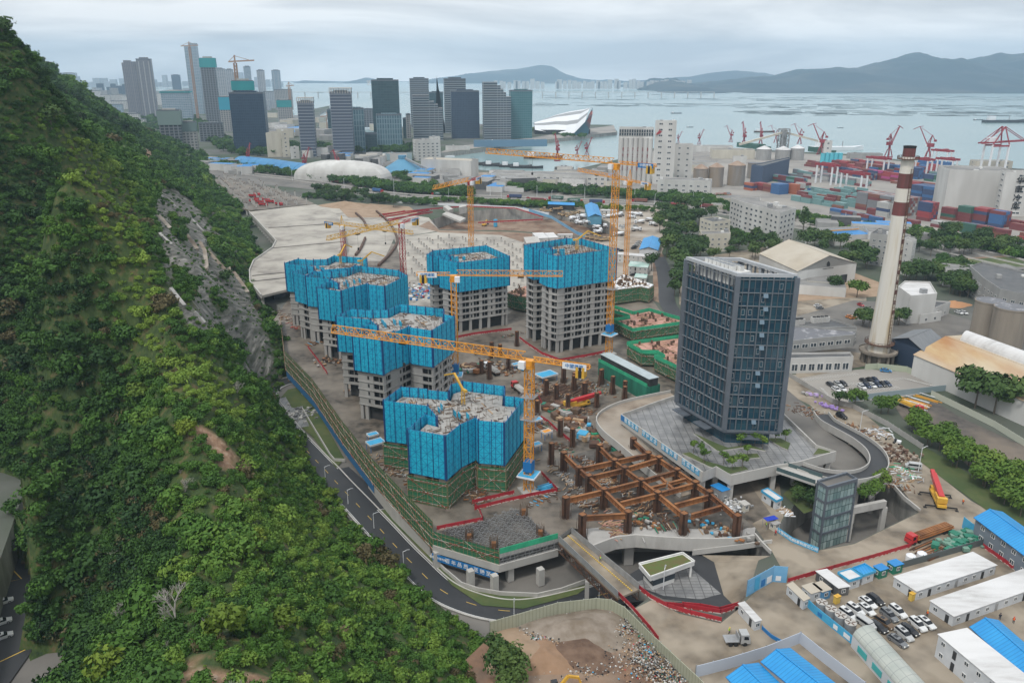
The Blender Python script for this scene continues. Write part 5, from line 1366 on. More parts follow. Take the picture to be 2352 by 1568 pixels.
def bpx(label, l, z1, wallm, roofm, wn=None, conv=None, **k):
 l=conv(l) if conv else l
 return bldg(label, [tuple(G(x, y, z1).xy) for x, y in l], z1, wallm, roofm, wn, **k)
def quad3(p0, p1, p3):           # three corners -> a parallelogram
 p0, p1, p3=V3(p0), V3(p1), V3(p3);return [tuple(p0), tuple(p1), tuple(p1+p3-p0), tuple(p3)]
def shed(label, P, ze, zr, wallm, roofm, wn=None, cat='shed', name='shed', z0=0.0, over=.4, group=None, openside=False):
 """gabled roof, ridge parallel to P0->P1"""
 P=[V3(p) for p in P];c=(P[0]+P[2])/2;r=empty(name,(c.x, c.y, z0),0, label, cat, group)
 if not openside: b=MB();b.prism([tuple(p) for p in P], z0, ze,0)
 else:
  b=MB()
  for p in P+[(P[0]+P[1])/2,(P[2]+P[3])/2]: b.box((p.x, p.y, z0),(.5,.5, ze-z0))
 m0, m1=(P[0]+P[3])/2,(P[1]+P[2])/2
 if not openside:
  for a, q, m in ((P[0], P[3], m0),(P[1], P[2], m1)): b.face([(*a, ze),(*q, ze),(*m, zr-.05)]);b.face([(*a, ze),(*m, zr-.05),(*q, ze)])
 b.bw('wall' if not openside else 'posts', wallm, r)
 u=(P[1]-P[0]).normalized();v=(P[3]-P[0]).normalized();sl=(zr-ze)/((P[3]-P[0]).length/2)
 b=MB();L=(P[1]-P[0]).length+2*over;Wd=(P[3]-P[0]).length/2+over
 A0, B0=m0-u*over, m1+u*over
 for s_, E0, E1 in ((-1, P[0]-u*over-v*over, P[1]+u*over-v*over),(1, P[3]-u*over+v*over, P[2]+u*over+v*over)):
  zE=ze-sl*over
  for dz, rev in ((.12, s_ < 0),(0, s_ > 0)):
   f=[(*E0, zE+dz),(*E1, zE+dz),(*B0, zr+dz),(*A0, zr+dz)];uv=[(0,0),(L,0),(L, Wd),(0, Wd)]
   if not rev: f=f[::-1];uv=uv[::-1]
   b.face(f,0, uv)
  b.face([(*E0, zE),(*E1, zE),(*E1, zE+.12),(*E0, zE+.12)])
 b.bw('roof', roofm, r)
 b=MB();b.bar((*A0, zr+.13),(*B0, zr+.13),.45,0,.15);b.bw('ridge_cap', roofm, r)
 if wn and not openside:
  Q=ccw([tuple(p) for p in P])
  for i in range(4):
   a, q=V3(Q[i]), V3(Q[(i+1) % 4])
   if facing(a, q): windows(r, a, q, z0, ze, wn)
 return r
CARC={'white': (.62,.63,.63), 'black': (.018,.019,.022), 'grey': (.16,.17,.18), 'silver': (.42,.43,.43), 'brown': (.13,.085,.05), 'dark blue': (.03,.05,.10), 'red': (.38,.03,.03), 'orange': (.55,.20,.04), 'blue': (.06,.22,.45)}
M.car_glass=mat('car_glass',(.012,.015,.02),.08);M.lamp=mat('car_lamp',(.75,.74,.68),.2);M.chrome=mat('wheel_rim',(.45,.45,.46),.3, metal=.7)
def loft(b, prof, m):            # cross-sections along x: (x, halfwidth bottom, halfwidth top, z0, z1)
 R_=[[(x,-wb, z0),(x,-wt, z1),(x, wt, z1),(x, wb, z0)] for x, wb, wt, z0, z1 in prof]
 for i in range(len(R_)-1):
  for j in range(4): b.face([R_[i][j], R_[i][(j+1) % 4], R_[i+1][(j+1) % 4], R_[i+1][j]], m)
 b.face(R_[0][::-1], m);b.face(R_[-1], m)
def car_proto(cname, suv=False, van=False):
 pm_=mat('car_paint_'+cname.replace(' ', '_'), CARC[cname],.22, spec=.6)
 r=empty('parked_car',(0,0,0));h=1.05 if suv else .92;ht=1.72 if suv else 1.45
 b=MB()
 if van:
  h, ht=1.15,1.95
  loft(b, [(-2.4,.8,.86,.35,1.1),(-2.3,.86,.9,.28,1.2),(1.9,.86,.9,.28,1.15),(2.35,.8,.82,.35,.95)],0)
  loft(b, [(-2.35,.88,.78,1.1,1.9),(-2.2,.88,.8,1.1, ht),(1.1,.88,.8,1.1, ht),(1.95,.86,.75,1.05,1.2)],0)
 else:
  loft(b, [(-2.3,.72,.74,.4,.8),(-2.2,.86,.84,.26, h),(-.9,.9,.88,.22, h+.02),(1.0,.9,.88,.22, h),(2.1,.86,.78,.26, h-.2),(2.35,.7,.66,.38,.62)],0)
  loft(b, [(-1.55 if not suv else -1.95,.74,.60, h, ht-.03),(-.2,.76,.63, h, ht),(.45,.76,.62, h, ht-.05)],0)
 b.build('body', pm_, r)
 b=MB()
 if van: loft(b, [(-2.0,.91,.83,1.2,1.75),(1.35,.91,.83,1.2,1.75),(1.75,.88,.8,1.18,1.3)],0)
 else:
  loft(b, [(-2.05 if not suv else -2.2,.73,.72, h-.02, h+.04),(-1.5 if not suv else -1.9,.775,.65, h+.02, ht-.12),(.45,.775,.65, h+.02, ht-.12),(1.15,.74,.70, h-.02, h+.03)],0)
 b.build('windows', M.car_glass, r)
 if not van: b=MB();b.box((-.55,0, ht-.01),(.9,.85,.03));b.build('sunroof', M.car_glass, r)
 for x in (-1.4,1.4):
  for y in (-.82,.82):
   w_=MB();n=10
   for s0_, rr__, m_ in ((.11,.33,0),(.12,.19,1)):
    ring=[(x+rr__*math.cos(6.283*i/n), rr__*math.sin(6.283*i/n)+.33) for i in range(n)]
    for i in range(n): a, c=ring[i], ring[(i+1) % n];w_.face([(a[0], y-s0_, a[1]),(c[0], y-s0_, c[1]),(c[0], y+s0_, c[1]),(a[0], y+s0_, a[1])], m_)
    w_.face([(a[0], y-s0_, a[1]) for a in ring], m_);w_.face([(a[0], y+s0_, a[1]) for a in ring][::-1], m_)
   w_.build('wheel', [M.black, M.chrome], r)
 for y in (-.58,.58): b=MB();b.box((2.2, y,.58),(.22,.34,.16));b.build('headlight', M.lamp, r)
 return r
CP_={}
def car(cname, p, ang, label, kind='', group=None, cat='car'):
 k=cname+kind
 if k not in CP_: CP_[k]=car_proto(cname, kind=='suv', kind=='van')
 return place(CP_[k], p, ang, label, cat, group)
def dirpx(p, q, z=0):            # heading of the line p->q on the ground
 a, c=G(*p, z), G(*q, z);return math.atan2(c.y-a.y, c.x-a.x)
CW=[((1065,980),(1200,1075), 'white', ''),((1120,960),(1245,1050), 'black', ''),((985,1035),(1110,1120), 'white', 'suv'),((1060,1025),(1185,1120), 'white', ''),((935,1065),(1060,1150), 'white', 'suv'),
      ((1268,1040),(1400,1140), 'white', 'suv'),((1210,1065),(1340,1165), 'grey', 'suv'),((1178,1125),(1305,1205), 'brown', 'suv'),((1135,1145),(1265,1235), 'black', ''),((1062,1135),(1170,1210), 'silver', 'van'),
      ((1455,1110),(1595,1215), 'white', ''),((1405,1125),(1530,1230), 'white', 'suv'),((1340,1165),(1478,1255), 'black', ''),((1312,1190),(1440,1295), 'silver', 'suv'),((1260,1235),(1405,1335), 'grey', '')]
CL=['white sedan behind the black one in the back row of the site car park', 'black car at the back of the site car park beside the yellow cabinet side', 'white hatchback second in the left row of the site car park', 'white sedan in the middle of the left row of the site car park', 'white car nearest the water tanks in the site car park',
      'white sport utility at the right end of the middle row', 'dark grey sport utility next to the white one in the middle row', 'brown sport utility in the middle of the site car park', 'long black sedan beside the brown sport utility', 'silver van parked against the water tanks',
      'white sedan at the far right of the front row', 'white sport utility left of the far right white sedan', 'black sedan with dark roof in the front row between white and silver cars', 'silver sport utility in the front row of the site car park', 'dark grey sedan nearest the camera in the site car park']
for (p, q, c_, k), lb in zip(CW, CL):
 pp, qq=fF([p, q]);a=G(*pp,.5);c=G(*qq,.5);m_=(a+c)/2;car(c_,(m_.x, m_.y,.05), dirpx(pp, qq), lb, k, 'cars in the site car park')
lot=[((1135,1005), 'black'),((1180,1000), 'silver'),((1215,998), 'black'),((1170,1035), 'white'),((1208,1030), 'white'),((1345,982), 'black'),((1385,978), 'black'),((1415,975), 'dark blue'),((1332,1018), 'white'),((1365,1012), 'dark blue'),((1397,1010), 'white'),((1430,1005), 'dark blue'),((1462,1003), 'black'),((1492,1000), 'dark blue')]
an=dirpx(*fC([(1310,1000),(1360,1030)]))
for i,(p, c_) in enumerate(sorted(lot)):
 q=G(*fC([p])[0],.5);car(c_,(q.x, q.y,.15), an, '%s%s car on the pale parking lot behind the office tower' % (ordl(i, len(lot)), c_), '', 'cars on the pale parking lot')
for (p, q, c_, k, lb) in [((3,3),(0,0), 'silver', 'van', ''), ]: pass
singles=[(fG([(555,575),(640,615)]), 'black', 'suv', 'black people carrier parked alone on the muddy road behind the podium'),(fG([(1295,1055),(1180,1040)]), 'silver', 'van', 'silver van parked beside the street lamp on the muddy road'),
           (fC([(1920,545),(1965,560)]), 'white', '', 'white car parked by the low white factory building'),(fC([(1955,545),(1995,560)]), 'white', '', 'second white car parked by the low white factory building'),(fC([(1465,915),(1500,918)]), 'blue', '', 'light blue car against the green fence at the back of the parking lot'),
           (fC([(1235,580),(1270,570)]), 'orange', '', 'orange car on the wet factory yard, left of a pair'),(fC([(1255,588),(1300,580)]), 'orange', '', 'orange and dark car on the wet factory yard, right of a pair'),(fC([(1320,555),(1365,550)]), 'grey', '', 'dark car beside the low round windowed wall'),(fC([(1350,568),(1395,562)]), 'red', '', 'red car just right of the dark one on the factory yard'),
           (fC([(1035,510),(1075,505)]), 'white', '', 'white and red car behind the low round windowed wall'),(fC([(1045,527),(1090,520)]), 'grey', '', 'grey car behind the low round windowed wall'),(fC([(1315,500),(1335,508)]), 'red', '', 'small red car by the long shed roof behind the factory yard'),
           (fC([(1625,600),(1655,605)]), 'red', '', 'red car half hidden by the tree right of the chimney')]
for (pq, c_, k, lb) in singles:
 a=G(*pq[0],.5);c=G(*pq[1],.5);m_=(a+c)/2;car(c_,(m_.x, m_.y,.2), dirpx(*pq), lb, k)
for i,(x, y) in enumerate([(8,1385),(4,1432),(6,1465)]): q=G(x, y, LOW);car('white',(q.x, q.y, LOW+.05),.6, ['topmost', 'middle', 'bottom'][i]+' white car at the left edge in the dark valley car park', '', 'white cars in the valley car park')
sheet('valley_car_park', [(-400,1190),(0,1200),(60,1250),(105,1320),(120,1400),(70,1500),(0,1600),(-400,1800)], LOW+.2, M.asphalt, LOW)
for l in ([(-10,1268),(50,1330),(-20,1345)], [(-20,1530),(60,1492)]):
 P_=[V3((*G(x, y, LOW).xy,0)) for x, y in l];line('painted_line', P_,.3, LOW+.22, M.yellow_line)
def wheels(r, xs_, y, rad=.5, m=None):
 for x in xs_:
  for s_ in (-y, y):
   w_=MB();n=12;ring=[(x+rad*math.cos(6.283*i/n), rad*math.sin(6.283*i/n)+rad) for i in range(n)]
   for i in range(n): a, c=ring[i], ring[(i+1) % n];w_.face([(a[0], s_-.18, a[1]),(c[0], s_-.18, c[1]),(c[0], s_+.18, c[1]),(a[0], s_+.18, a[1])])
   w_.face([(a[0], s_-.18, a[1]) for a in ring]);w_.face([(a[0], s_+.18, a[1]) for a in ring][::-1]);w_.build('wheel', M.black, r)
def cabm(r, x, m, h=2.9, L=2.1):
 b=MB();loft(b, [(x-L/2,1.2,1.1,.7, h),(x+L/2-.3,1.2,1.1,.7, h),(x+L/2,1.2,1.15,.6, h*.62)],0);c_=b.build('cab', m, r)
 b=MB();b.face([(x+L/2+.02,-1.05, h*.60),(x+L/2+.02,1.05, h*.60),(x+L/2-.27,.98, h*.93),(x+L/2-.27,-.98, h*.93)])
 for s_ in (-1.22,1.22): b.face([(x-.4, s_, h*.6),(x+.7, s_, h*.6),(x+.5, s_*.95, h*.88),(x-.4, s_*.95, h*.88)])
 b.build('windscreen', M.car_glass, r)
def truck(label, p, ang, cabc, kind='flat', L=12.0, load=None, group=None, name='truck', z=0.0):
 r=empty(name,(p[0], p[1], z), ang, label, 'truck', group)
 cabm(r, L/2-1.1, cabc);b=MB();b.box((-1.0,0,.75),(L-2.4,1.0,.35));b.build('chassis', M.rust_dk, r)
 wheels(r,(L/2-1.3, L/2-3.4,-L/2+1.3,-L/2+2.5,-L/2+3.7) if L > 10 else (L/2-1.2,-L/2+1.2,-L/2+2.4),1.05)
 x0, x1=-L/2, L/2-2.5;c=(x0+x1)/2
 if kind=='flat':
  b=MB();b.box((c,0,1.15),(x1-x0,2.5,.2));b.box((x1-.1,0,1.3),(.15,2.5,1.3));b.build('flatbed', load[1] if load else M.steel, r)
  if load:
   b=MB()
   for k in range(5): b.box((c-.2,-1.0+k*.5,1.35),(x1-x0-1.2,.32,.55));
   for k in range(4): b.box((c+.4,-.8+k*.5,1.95),(x1-x0-2.2,.3,.4))
   b.build('load', load[0], r)
 elif kind=='tipper': b=MB();loft(b, [(x0,1.2,1.25,1.1,2.6),(x1,1.2,1.25,1.1,2.6)],0);b.build('tipper_body', load[0], r);b=MB();b.box((c,0,2.61),(x1-x0-.4,2.1,.02));b.build('tipper_shade_lid', M.dark, r)  # tipper: dark lid on the solid body stands in for its shaded hollow
 elif kind=='mixer':
  b=MB();n=12;pr_=[(x1-.3,.5,2.0),(x1-1.3,1.1,2.1),(c,1.25,2.3),(x0+.9,.6,2.9),(x0+.4,.45,3.0)]
  for i in range(len(pr_)-1):
   for j in range(n):
    f=[(pr_[k][0], pr_[k][1]*math.cos(6.283*(j+e)/n), pr_[k][2]+pr_[k][1]*math.sin(6.283*(j+e)/n)) for k, e in ((i,0),(i,1),(i+1,1),(i+1,0))];b.face(f,0)
  b.build('drum', M.signwhite, r, smooth=True);b=MB();b.bar((x0+.5,0,3),(x0-.4,0,1.6),.5);b.bar((x0+1,.8,1),(x0+1,.6,2.4),.2);b.bar((x0+1,-.8,1),(x0+1,-.6,2.4),.2);b.build('chute', M.steel, r)
 elif kind=='box':
  b=MB();b.box((c,0,1.2),(x1-x0,2.44,2.6));b.build('container', load[0], r)
  if len(load) > 1 and load[1]:
   for s_ in (-1,1): text_mesh('lettering', load[1],1.5, M.signwhite, r,(c, s_*1.26,2.5),(math.pi/2,0,0 if s_ < 0 else math.pi))
 return r
M.truck_red=mat('truck_red_paint',(.50,.025,.03),.35,(.42,.03,.03),.8);M.cont_green=mat('container_green',(.02,.30,.13),.6,(.02,.24,.10),.3);M.tan=mat('dump_truck_tan',(.50,.36,.20),.7,(.36,.26,.16),.5)
a, c=fF([(1365,625),(1720,500)]);pa, pc_=G(*a,1.0), G(*c,1.0);m_=(pa+pc_)/2
truck('red truck loaded with long rusty steel beams on the drive above the cabins', m_, dirpx(c, a), M.truck_red, 'flat',17,(M.rust, mat('orange_flatbed',(.45,.16,.04),.6)))
a, c=fF([(160,1280),(330,1275)]);m_=(G(*a,.8)+G(*c,.8))/2;truck('small silver pickup truck with low drop side bed on the lower drive', m_, dirpx(a, c), mat('silver_paint',(.45,.46,.46),.3, metal=.3), 'flat',5.6, None, None, 'pickup_truck')
a, c=fG([(1120,470),(1285,540)]);m_=(G(*a,.8)+G(*c,.8))/2;truck('red tractor unit with long yellow steel frames behind it in the gravel yard', m_, dirpx(a, c), M.truck_red, 'flat',11,(M.cyel, M.steel))
a, c=fB([(225,1350),(80,1250)]);m_=(G(*a,.8)+G(*c,.8))/2;truck('dark flatbed truck stacked with grey concrete blocks beside the steel columns', m_, dirpx(a, c), M.signwhite, 'flat',12,(M.conc_lt, M.rust_dk))
a, c=fB([(450,1520),(340,1430)]);m_=(G(*a,.8)+G(*c,.8))/2;truck('red cabbed flatbed truck just behind the foreground crane mast', m_, dirpx(a, c), M.truck_red, 'flat',11,(M.conc_lt, M.rust_dk))
def mobile_crane(label, p, ang, bl_, bh_, out_=False, s_=1.0):
 r=empty('mobile_crane',(p[0], p[1],0.05), ang, label, 'mobile crane');b=MB();b.box((0,0,.9),(11,2.5,.7));b.box((-1,0,1.6),(5,2.2,.4));b.build('carrier', M.cyel, r)
 cabm(r,5.0, M.cyel,2.5,2.0);wheels(r,(4,2.6,-1.6,-3,-4.2),1.05,.55)
 b=MB();b.box((-2.2,0,1.9),(4.2,2.3,1.3));b.box((-4.2,0,1.9),(1.2,2.7,1.6));b.build('superstructure', M.cyel, r)
 b=MB();b.bar((-3.5,0,3.1),(bl_-3.5,0,3.1+bh_),1.5,0,1.3);b.bar((0,0,3.3+bh_*.3),(bl_-1.5,0,3.2+bh_*1.12),1.1,0,.9);b.build('boom', M.truck_red, r)
 if out_:
  for x in (3.2,-4.6):
   for y in (-1,1): b=MB();b.bar((x,0,.8),(x, y*4.2,.8),.35);b.bar((x, y*4.2,.9),(x, y*4.2,.1),.2);b.box((x, y*4.2,0),(.9,.9,.12));b.build('outrigger', M.black, r)
 return r
a, c=fG([(1400,1240),(1520,1420)]);m_=(G(*a,1)+G(*c,1))/2;mobile_crane('red boomed yellow mobile crane with outriggers out on the muddy drive', m_, dirpx(c, a)-.1,12,1.5, True)
a, c=fD([(290,265),(500,215)]);m_=(G(*a,1)+G(*c,1))/2;mobile_crane('red and yellow mobile crane with its boom lowered on the site floor', m_, dirpx(a, c),13,.6)
def excavator(label, p, ang, s_=1.0, bk=None, z=0.0, m=None):
 m=m or M.cyel;r=empty('excavator',(p[0], p[1], z), ang, label, 'excavator');r.scale=(s_,)*3
 for y in (-1.1,1.1): b=MB();b.box((0, y,0),(3.6,.6,.9));b.build('track', M.black, r)
 b=MB();b.box((-.5,0,.95),(3.4,2.4,1.1));b.build('house', m, r);b=MB();b.box((.6,.7,1.0),(1.3,1.0,1.9));b.build('cab', M.car_glass, r)
 b=MB();b.bar((1.0,-.3,1.6),(3.2,-.3,4.4),.5,0,.55);b.bar((3.2,-.3,4.4),(5.4,-.3,3.6),.45,0,.5);b.build('boom', m, r)
 b=MB();b.bar((5.3,-.3,3.9),(6.2,-.3,1.4),.35,0,.4);b.build('stick', m, r);b=MB();loft(b, [(5.5,.5,.5,.5,1.3),(6.4,.5,.5,.3,1.4)],0);b.v=[(x, y-.3, z_) for x, y, z_ in b.v];b.build('bucket', bk or M.black, r)
 return r
excavator('yellow excavator arm reaching over the refuse heap at the bottom edge', G(*fE([(960,1660)])[0],0),.25,1.0)
excavator('small white and blue excavator digging beside the muddy road', G(*fG([(1090,835)])[0],0),2.4,.6, None,0, M.signwhite)
excavator('yellow excavator in the rock pit left of the red mast', G(*fI([(1000,1275)])[0], LOW),.5,1.2, None, LOW)
excavator('second yellow excavator in the rock pit near the blue tank', G(*fI([(1335,1275)])[0], LOW),1.2,1.2, None, LOW)
p=G(*fI([(1415,1283)])[0], LOW);o=empty('silo_tank', p,0, 'upright blue tank standing in the rock pit', 'tank');b=MB();b.cyl((0,0),1.7,1.7,.8,7,14);b.build('tank', M.ltblue, o);b=MB();[b.box((x, y,0),(.3,.3,1)) for x in (-1,1) for y in (-1,1)];b.build('legs', M.steel, o)
M.cab_white=mat('cabin_white',(.56,.58,.60),.6,(.48,.50,.52),.3);M.cab_blue=mat('cabin_blue',(.10,.30,.52),.5,(.08,.24,.44),.3);M.cab_green=mat('cabin_green',(.02,.20,.13),.6,(.02,.16,.10),.3)
def cabin(label, l, z1, wm, rm, conv=fF, rows=1, rh=.0, edge=None, name='site_cabin', cat='cabin', wn=None, group=None, units=0, door=True, z0=0.0):
 P=quad3(*[G(x, y, z1).xy for x, y in (conv(l) if conv else l)]);c=(V3(P[0])+V3(P[2]))/2
 r=empty(name,(c.x, c.y, z0),0, label, cat, group);b=MB();b.prism(P, z0, z1-.15);b.bw('wall', wm, r)
 b=MB();b.prism(inset(ccw(P),-.2), z1-.15, z1);b.bw('roof', rm, r)
 if edge: b=MB();b.sweep([V3((*p, z1-.35)) for p in inset(ccw(P),-.25)], [(-.05,0),(.05,0),(.05,.75),(-.05,.75)],0, True);b.bw('fascia', edge, r)
 Q=ccw(P)
 for i in range(4):
  a, q=V3(Q[i]), V3(Q[(i+1) % 4])
  if not facing(a, q): continue
  L=(q-a).length;k=max(1, int(L/(wn[0] if wn else 3.0)));d=(q-a)/L;nn=V3((d.y,-d.x));ang=math.atan2(d.y, d.x)
  for zz in range(rows):
   hz=(z1-z0)/rows*zz+z0
   for j in range(k):
    p=a+d*L*(j+.5)/k+nn*.03
    if door and j % 3==1 and L > 5: b=MB();b.box((p.x, p.y, hz+.1),(.9,.08,2.0), ang);b.bw('door', M.dark if j % 2 else M.steel, r)
    else: o=WINP.copy();col.objects.link(o);o.parent=r;o.location=V3((p.x, p.y, hz+1.0))-r.location;o.rotation_euler=(0,0, ang);o.scale=(1.0,1,1.0)
 return r
cabin('long white dormitory row nearest the road with a rain stained flat roof', [(1310,850),(1840,685),(1460,945)],2.9, M.cab_white, M.roof_white)
cabin('long white dormitory row nearest the camera with a rain stained flat roof', [(1555,1012),(2180,800),(1712,1115)],2.9, M.cab_white, M.roof_white)
cabin('brown white roofed cabin fourth along the fence from the gate', [(785,812),(855,800),(935,925)],2.7, M.roof_dk, M.roof_white)
cabin('white cabin with beige roof beside the slogan wall corner', [(588,905),(625,888),(700,1010)],2.7, M.cab_white, M.roof_beige)
cabin('white cabin with beige roof second along the fence', [(690,912),(762,890),(750,962)],2.7, M.cab_white, M.roof_beige)
cabin('white cabin with beige roof third along the fence', [(762,898),(820,880),(825,950)],2.7, M.cab_blue, M.roof_beige)
cabin('white cabin with pale blue roof sheets behind the fence', [(938,828),(1015,805),(1005,875)],2.9, M.cab_white, M.roof_white, edge=M.ltblue)
cabin('white cabin with a bright blue roof beside the green cabins', [(1035,798),(1110,772),(1100,840)],2.9, M.cab_white, M.roof_blue, edge=M.ltblue)
cabin('dark green cabin with blue roof, left of two', [(1172,778),(1225,762),(1215,808)],2.7, M.cab_green, M.blue)
cabin('dark green cabin with blue roof, right of two', [(1265,748),(1322,732),(1312,778)],2.7, M.cab_green, M.blue)
cabin('small blue trimmed site office in front of the podium arch', [(420,275),(455,262),(515,340)],3.0, M.cab_white, M.roof_white, edge=M.ltblue)
cabin('white gate cabin at the foot of the gate hoarding', [(262,1030),(300,1020),(372,1150)],2.7, M.cab_white, M.roof_white)
cabin('small white hut with a notice beside the rubble pile', [(265,345),(300,335),(300,370)],2.4, M.wall_cream, M.conc_lt)
cabin('small grey hut under a blue awning at the bend of the drive', [(470,480),(505,468),(505,500)],2.3, M.wall_cream, M.conc)
cabin('two storey white cabin block on a steel frame at the bottom right', [(1610,1238),(1800,1198),(2400,1900)],5.8, M.cab_white, M.roof_white, rows=2)
q=W3(fF([(1860,455),(2040,420),(2600,1010)]),6.0);u_=quad3(V3(q[0]).xy, V3(q[2]).xy, V3(q[1]).xy)
shed('two storey grey dormitory with a bright blue pitched roof at the right edge', u_,6.0,7.6, mat('dorm_grey',(.19,.22,.26),.7,(.15,.18,.21),.3), M.roof_blue,(1.3,1.3,3.4,3.0,1.0), 'dormitory', 'dormitory',0,.5)
q=W3(fF([(1832,1192),(2010,1150),(2500,1800)]),5.0);u_=quad3(V3(q[0]).xy, V3(q[2]).xy, V3(q[1]).xy)
shed('bright blue pitched roof dormitory beside the white cabin block', u_,5.0,6.4, M.cab_white, M.roof_blue,(1.3,1.3,3.4,3.0,1.0), 'dormitory', 'dormitory')
q=W3(fF([(190,1530),(395,1440),(450,1800)]),4.0);u_=quad3(V3(q[0]).xy, V3(q[1]).xy, V3(q[2]).xy)
shed('bright blue shed roof at the bottom edge, left of a joined pair', quad3(V3(q[0]).xy, V3(q[2]).xy, V3(q[1]).xy),4.0,5.2, M.cab_white, M.roof_blue)
q=W3(fF([(425,1425),(610,1340),(1000,1900)]),4.6)
shed('bright blue shed roof at the bottom edge, right of a joined pair', quad3(V3(q[0]).xy, V3(q[2]).xy, V3(q[1]).xy),4.6,5.9, M.cab_white, M.roof_blue)
M.vault=uvlines('translucent_vault',(.42,.44,.40),(.25,.27,.26),2.2,1.5,.12,.10,0,.35,(.34,.37,.34))
p0, p1, p3=[V3(v).xy for v in W3(fF([(1028,1245),(1165,1200),(1560,1850)]),3.0)]
r=empty('barrel_canopy',(*p0,0),0, 'long translucent barrel vaulted canopy beside the poster fence', 'canopy');u_=(p3-p0);L=u_.length;u_.normalize();v_=p1-p0;Wd=v_.length;v_.normalize()
b=MB();n=12
for k in range(n):
 A1, A2=math.pi*k/n, math.pi*(k+1)/n
 f=lambda A, s_: (*(p0+v_*(Wd/2-math.cos(A)*Wd/2)+u_*s_),3.0+math.sin(A)*1.7)
 b.face([f(A1,0), f(A1, L), f(A2, L), f(A2,0)],0, [(0, k*.6),(L, k*.6),(L, k*.6+.6),(0, k*.6+.6)])
b.bw('vault', M.vault, r)
b=MB();b.prism([tuple(p0), tuple(p0+u_*L), tuple(p0+u_*L+v_*.15), tuple(p0+v_*.15)],0,3.0);b.prism([tuple(p1), tuple(p1+u_*L), tuple(p1+u_*L-v_*.15), tuple(p1-v_*.15)],0,3.0);b.bw('wall', M.cab_white, r)
M.teal=mat('teal_panel',(.05,.36,.36),.6)
nn=V3((u_.y,-u_.x));
if nn.dot(-p0) < 0: nn=-nn
for k in range(6):
 c_=p0+u_*(4+k*5.2)+nn*.1;b=MB();b.box((c_.x, c_.y,.8),(3.2,.1,1.5), math.atan2(u_.y, u_.x));b.bw('teal_panel', M.teal, r)
M.hoard=mat('hoarding_blue',(.20,.42,.62),.5,(.14,.36,.58),.2)
def boards(label, pts, h, m, conv=fF, z=0.0, notes=0, nm='hoarding', stay=True, th=.12, pm=None):
 P_=[G(x, y, z) for x, y in (conv(pts) if conv else pts)];r=empty(nm, P_[0],0, label, 'hoarding' if nm=='hoarding' else 'fence');b=MB();q=MB();rq=random.Random(int(P_[0].x*10))
 pan=MB()
 for i in range(len(P_)-1):
  a, c=P_[i].xy, P_[i+1].xy;L=(c-a).length;ang=math.atan2((c-a).y,(c-a).x);m_=(a+c)/2;d=(c-a)/L;nn=V3((d.y,-d.x))
  if nn.dot(-m_) < 0: nn=-nn
  b.box((m_.x, m_.y, z),(L, th, h), ang)
  k=max(1, int(L/3))
  for j in range(k+1): p=a.lerp(c, j/k)-nn*.15;q.box((p.x, p.y, z),(.14,.14, h+.15), ang)
  if notes:
   for j in range(int(L/2.4)):
    p=a+d*(1.2+j*2.4)+nn*.12;
    o_=MB();o_.box((p.x, p.y, z+.5),(rq.uniform(1.2,1.9),.05, rq.uniform(.8, h-1.0)), ang);o_.bw('poster', rq.choice([M.signwhite, M.ltblue, M.hoard, M.signwhite, M.signblue]), r)
 b.bw('board', m, r);q.bw('posts', pm or M.steel, r)
 return r
hb=boards('tall pale blue safety hoarding forming the corner of the gate yard', [(312,985),(490,885),(580,892)],4.6, M.hoard, notes=1)
boards('blue poster fence stepping down between the gate yard and the site car park', [(585,965),(700,1035),(780,1110),(960,1255),(1115,1385)],2.2, M.ltblue, notes=1)
boards('dark steel panel fence behind the cars and cabins', [(690,1015),(900,930),(1120,870),(1300,810),(1500,755),(1905,640)],2.0, mat('fence_grey',(.13,.155,.16),.5, metal=.3))
boards('pale corrugated hoarding around the blue roofed sheds at the bottom', [(-30,1530),(200,1470),(440,1395),(670,1300),(830,1430),(1100,1640)],3.0, mat('hoard_white',(.45,.50,.58),.5))
M.hoard_sage=uvlines('sage_corrugated_sheet',(.36,.37,.28),(.27,.28,.21),.9,90,.22,.1,0,.6,(.33,.34,.255))
boards('sage green corrugated fence curving around the refuse yard', [(490,1200),(700,1140),(1000,1052),(1290,1018),(1400,1028),(1500,1085),(1700,1290),(2070,1640),(2400,2000)],3.4, M.hoard_sage, fE, th=.15)
boards('low blue panel line from the gate cabin across the drive', [(415,1205),(480,1265),(565,1312)],1.0, M.signblue, notes=0)
boards('blue entrance gate frame beside the blue roofed dormitory', [(1765,520),(1890,620)],3.4, M.ltblue)
for i,(x, y) in enumerate([(812,1085),(875,1130),(938,1175),(1005,1225)]):
 p=G(*fF([(x, y)])[0],0);r=empty('water_tank', p,0, ordl(i,4)+'round water tank wrapped in dark panels between poster fence and cars', 'water tank', 'round water tanks in a row')
 b=MB();b.cyl((0,0),1.25,1.25,0,2.6,18,0);b.build('shell', M.steel, r);b=MB();b.cyl((0,0),1.3,1.3,2.6,2.75,18,0);b.cyl((0,0),.3,.3,2.7,2.9,8);b.build('lid', M.conc_lt, r)
 b=MB();[b.bar((0,0,2.8),(1.1*math.cos(k*1.257),1.1*math.sin(k*1.257),2.78),.25,0,.06) for k in range(5)];b.build('star_ribs', M.rust_dk, r)
for x, y, lb in ((918,1030, 'tall yellow electrical cabinet beside the white cars'),(1425,1010, 'yellow cabinet at the end of the first white dormitory row')):
 p=G(*fF([(x, y)])[0],0);r=empty('cabinet', p,.5, lb, 'cabinet');b=MB();b.box((0,0,.15),(1.4,.9,1.9));b.build('body', M.yellow_line, r);b=MB();b.box((0,0,2.05),(1.6,1.1,.12));b.build('roof', M.cyel, r)
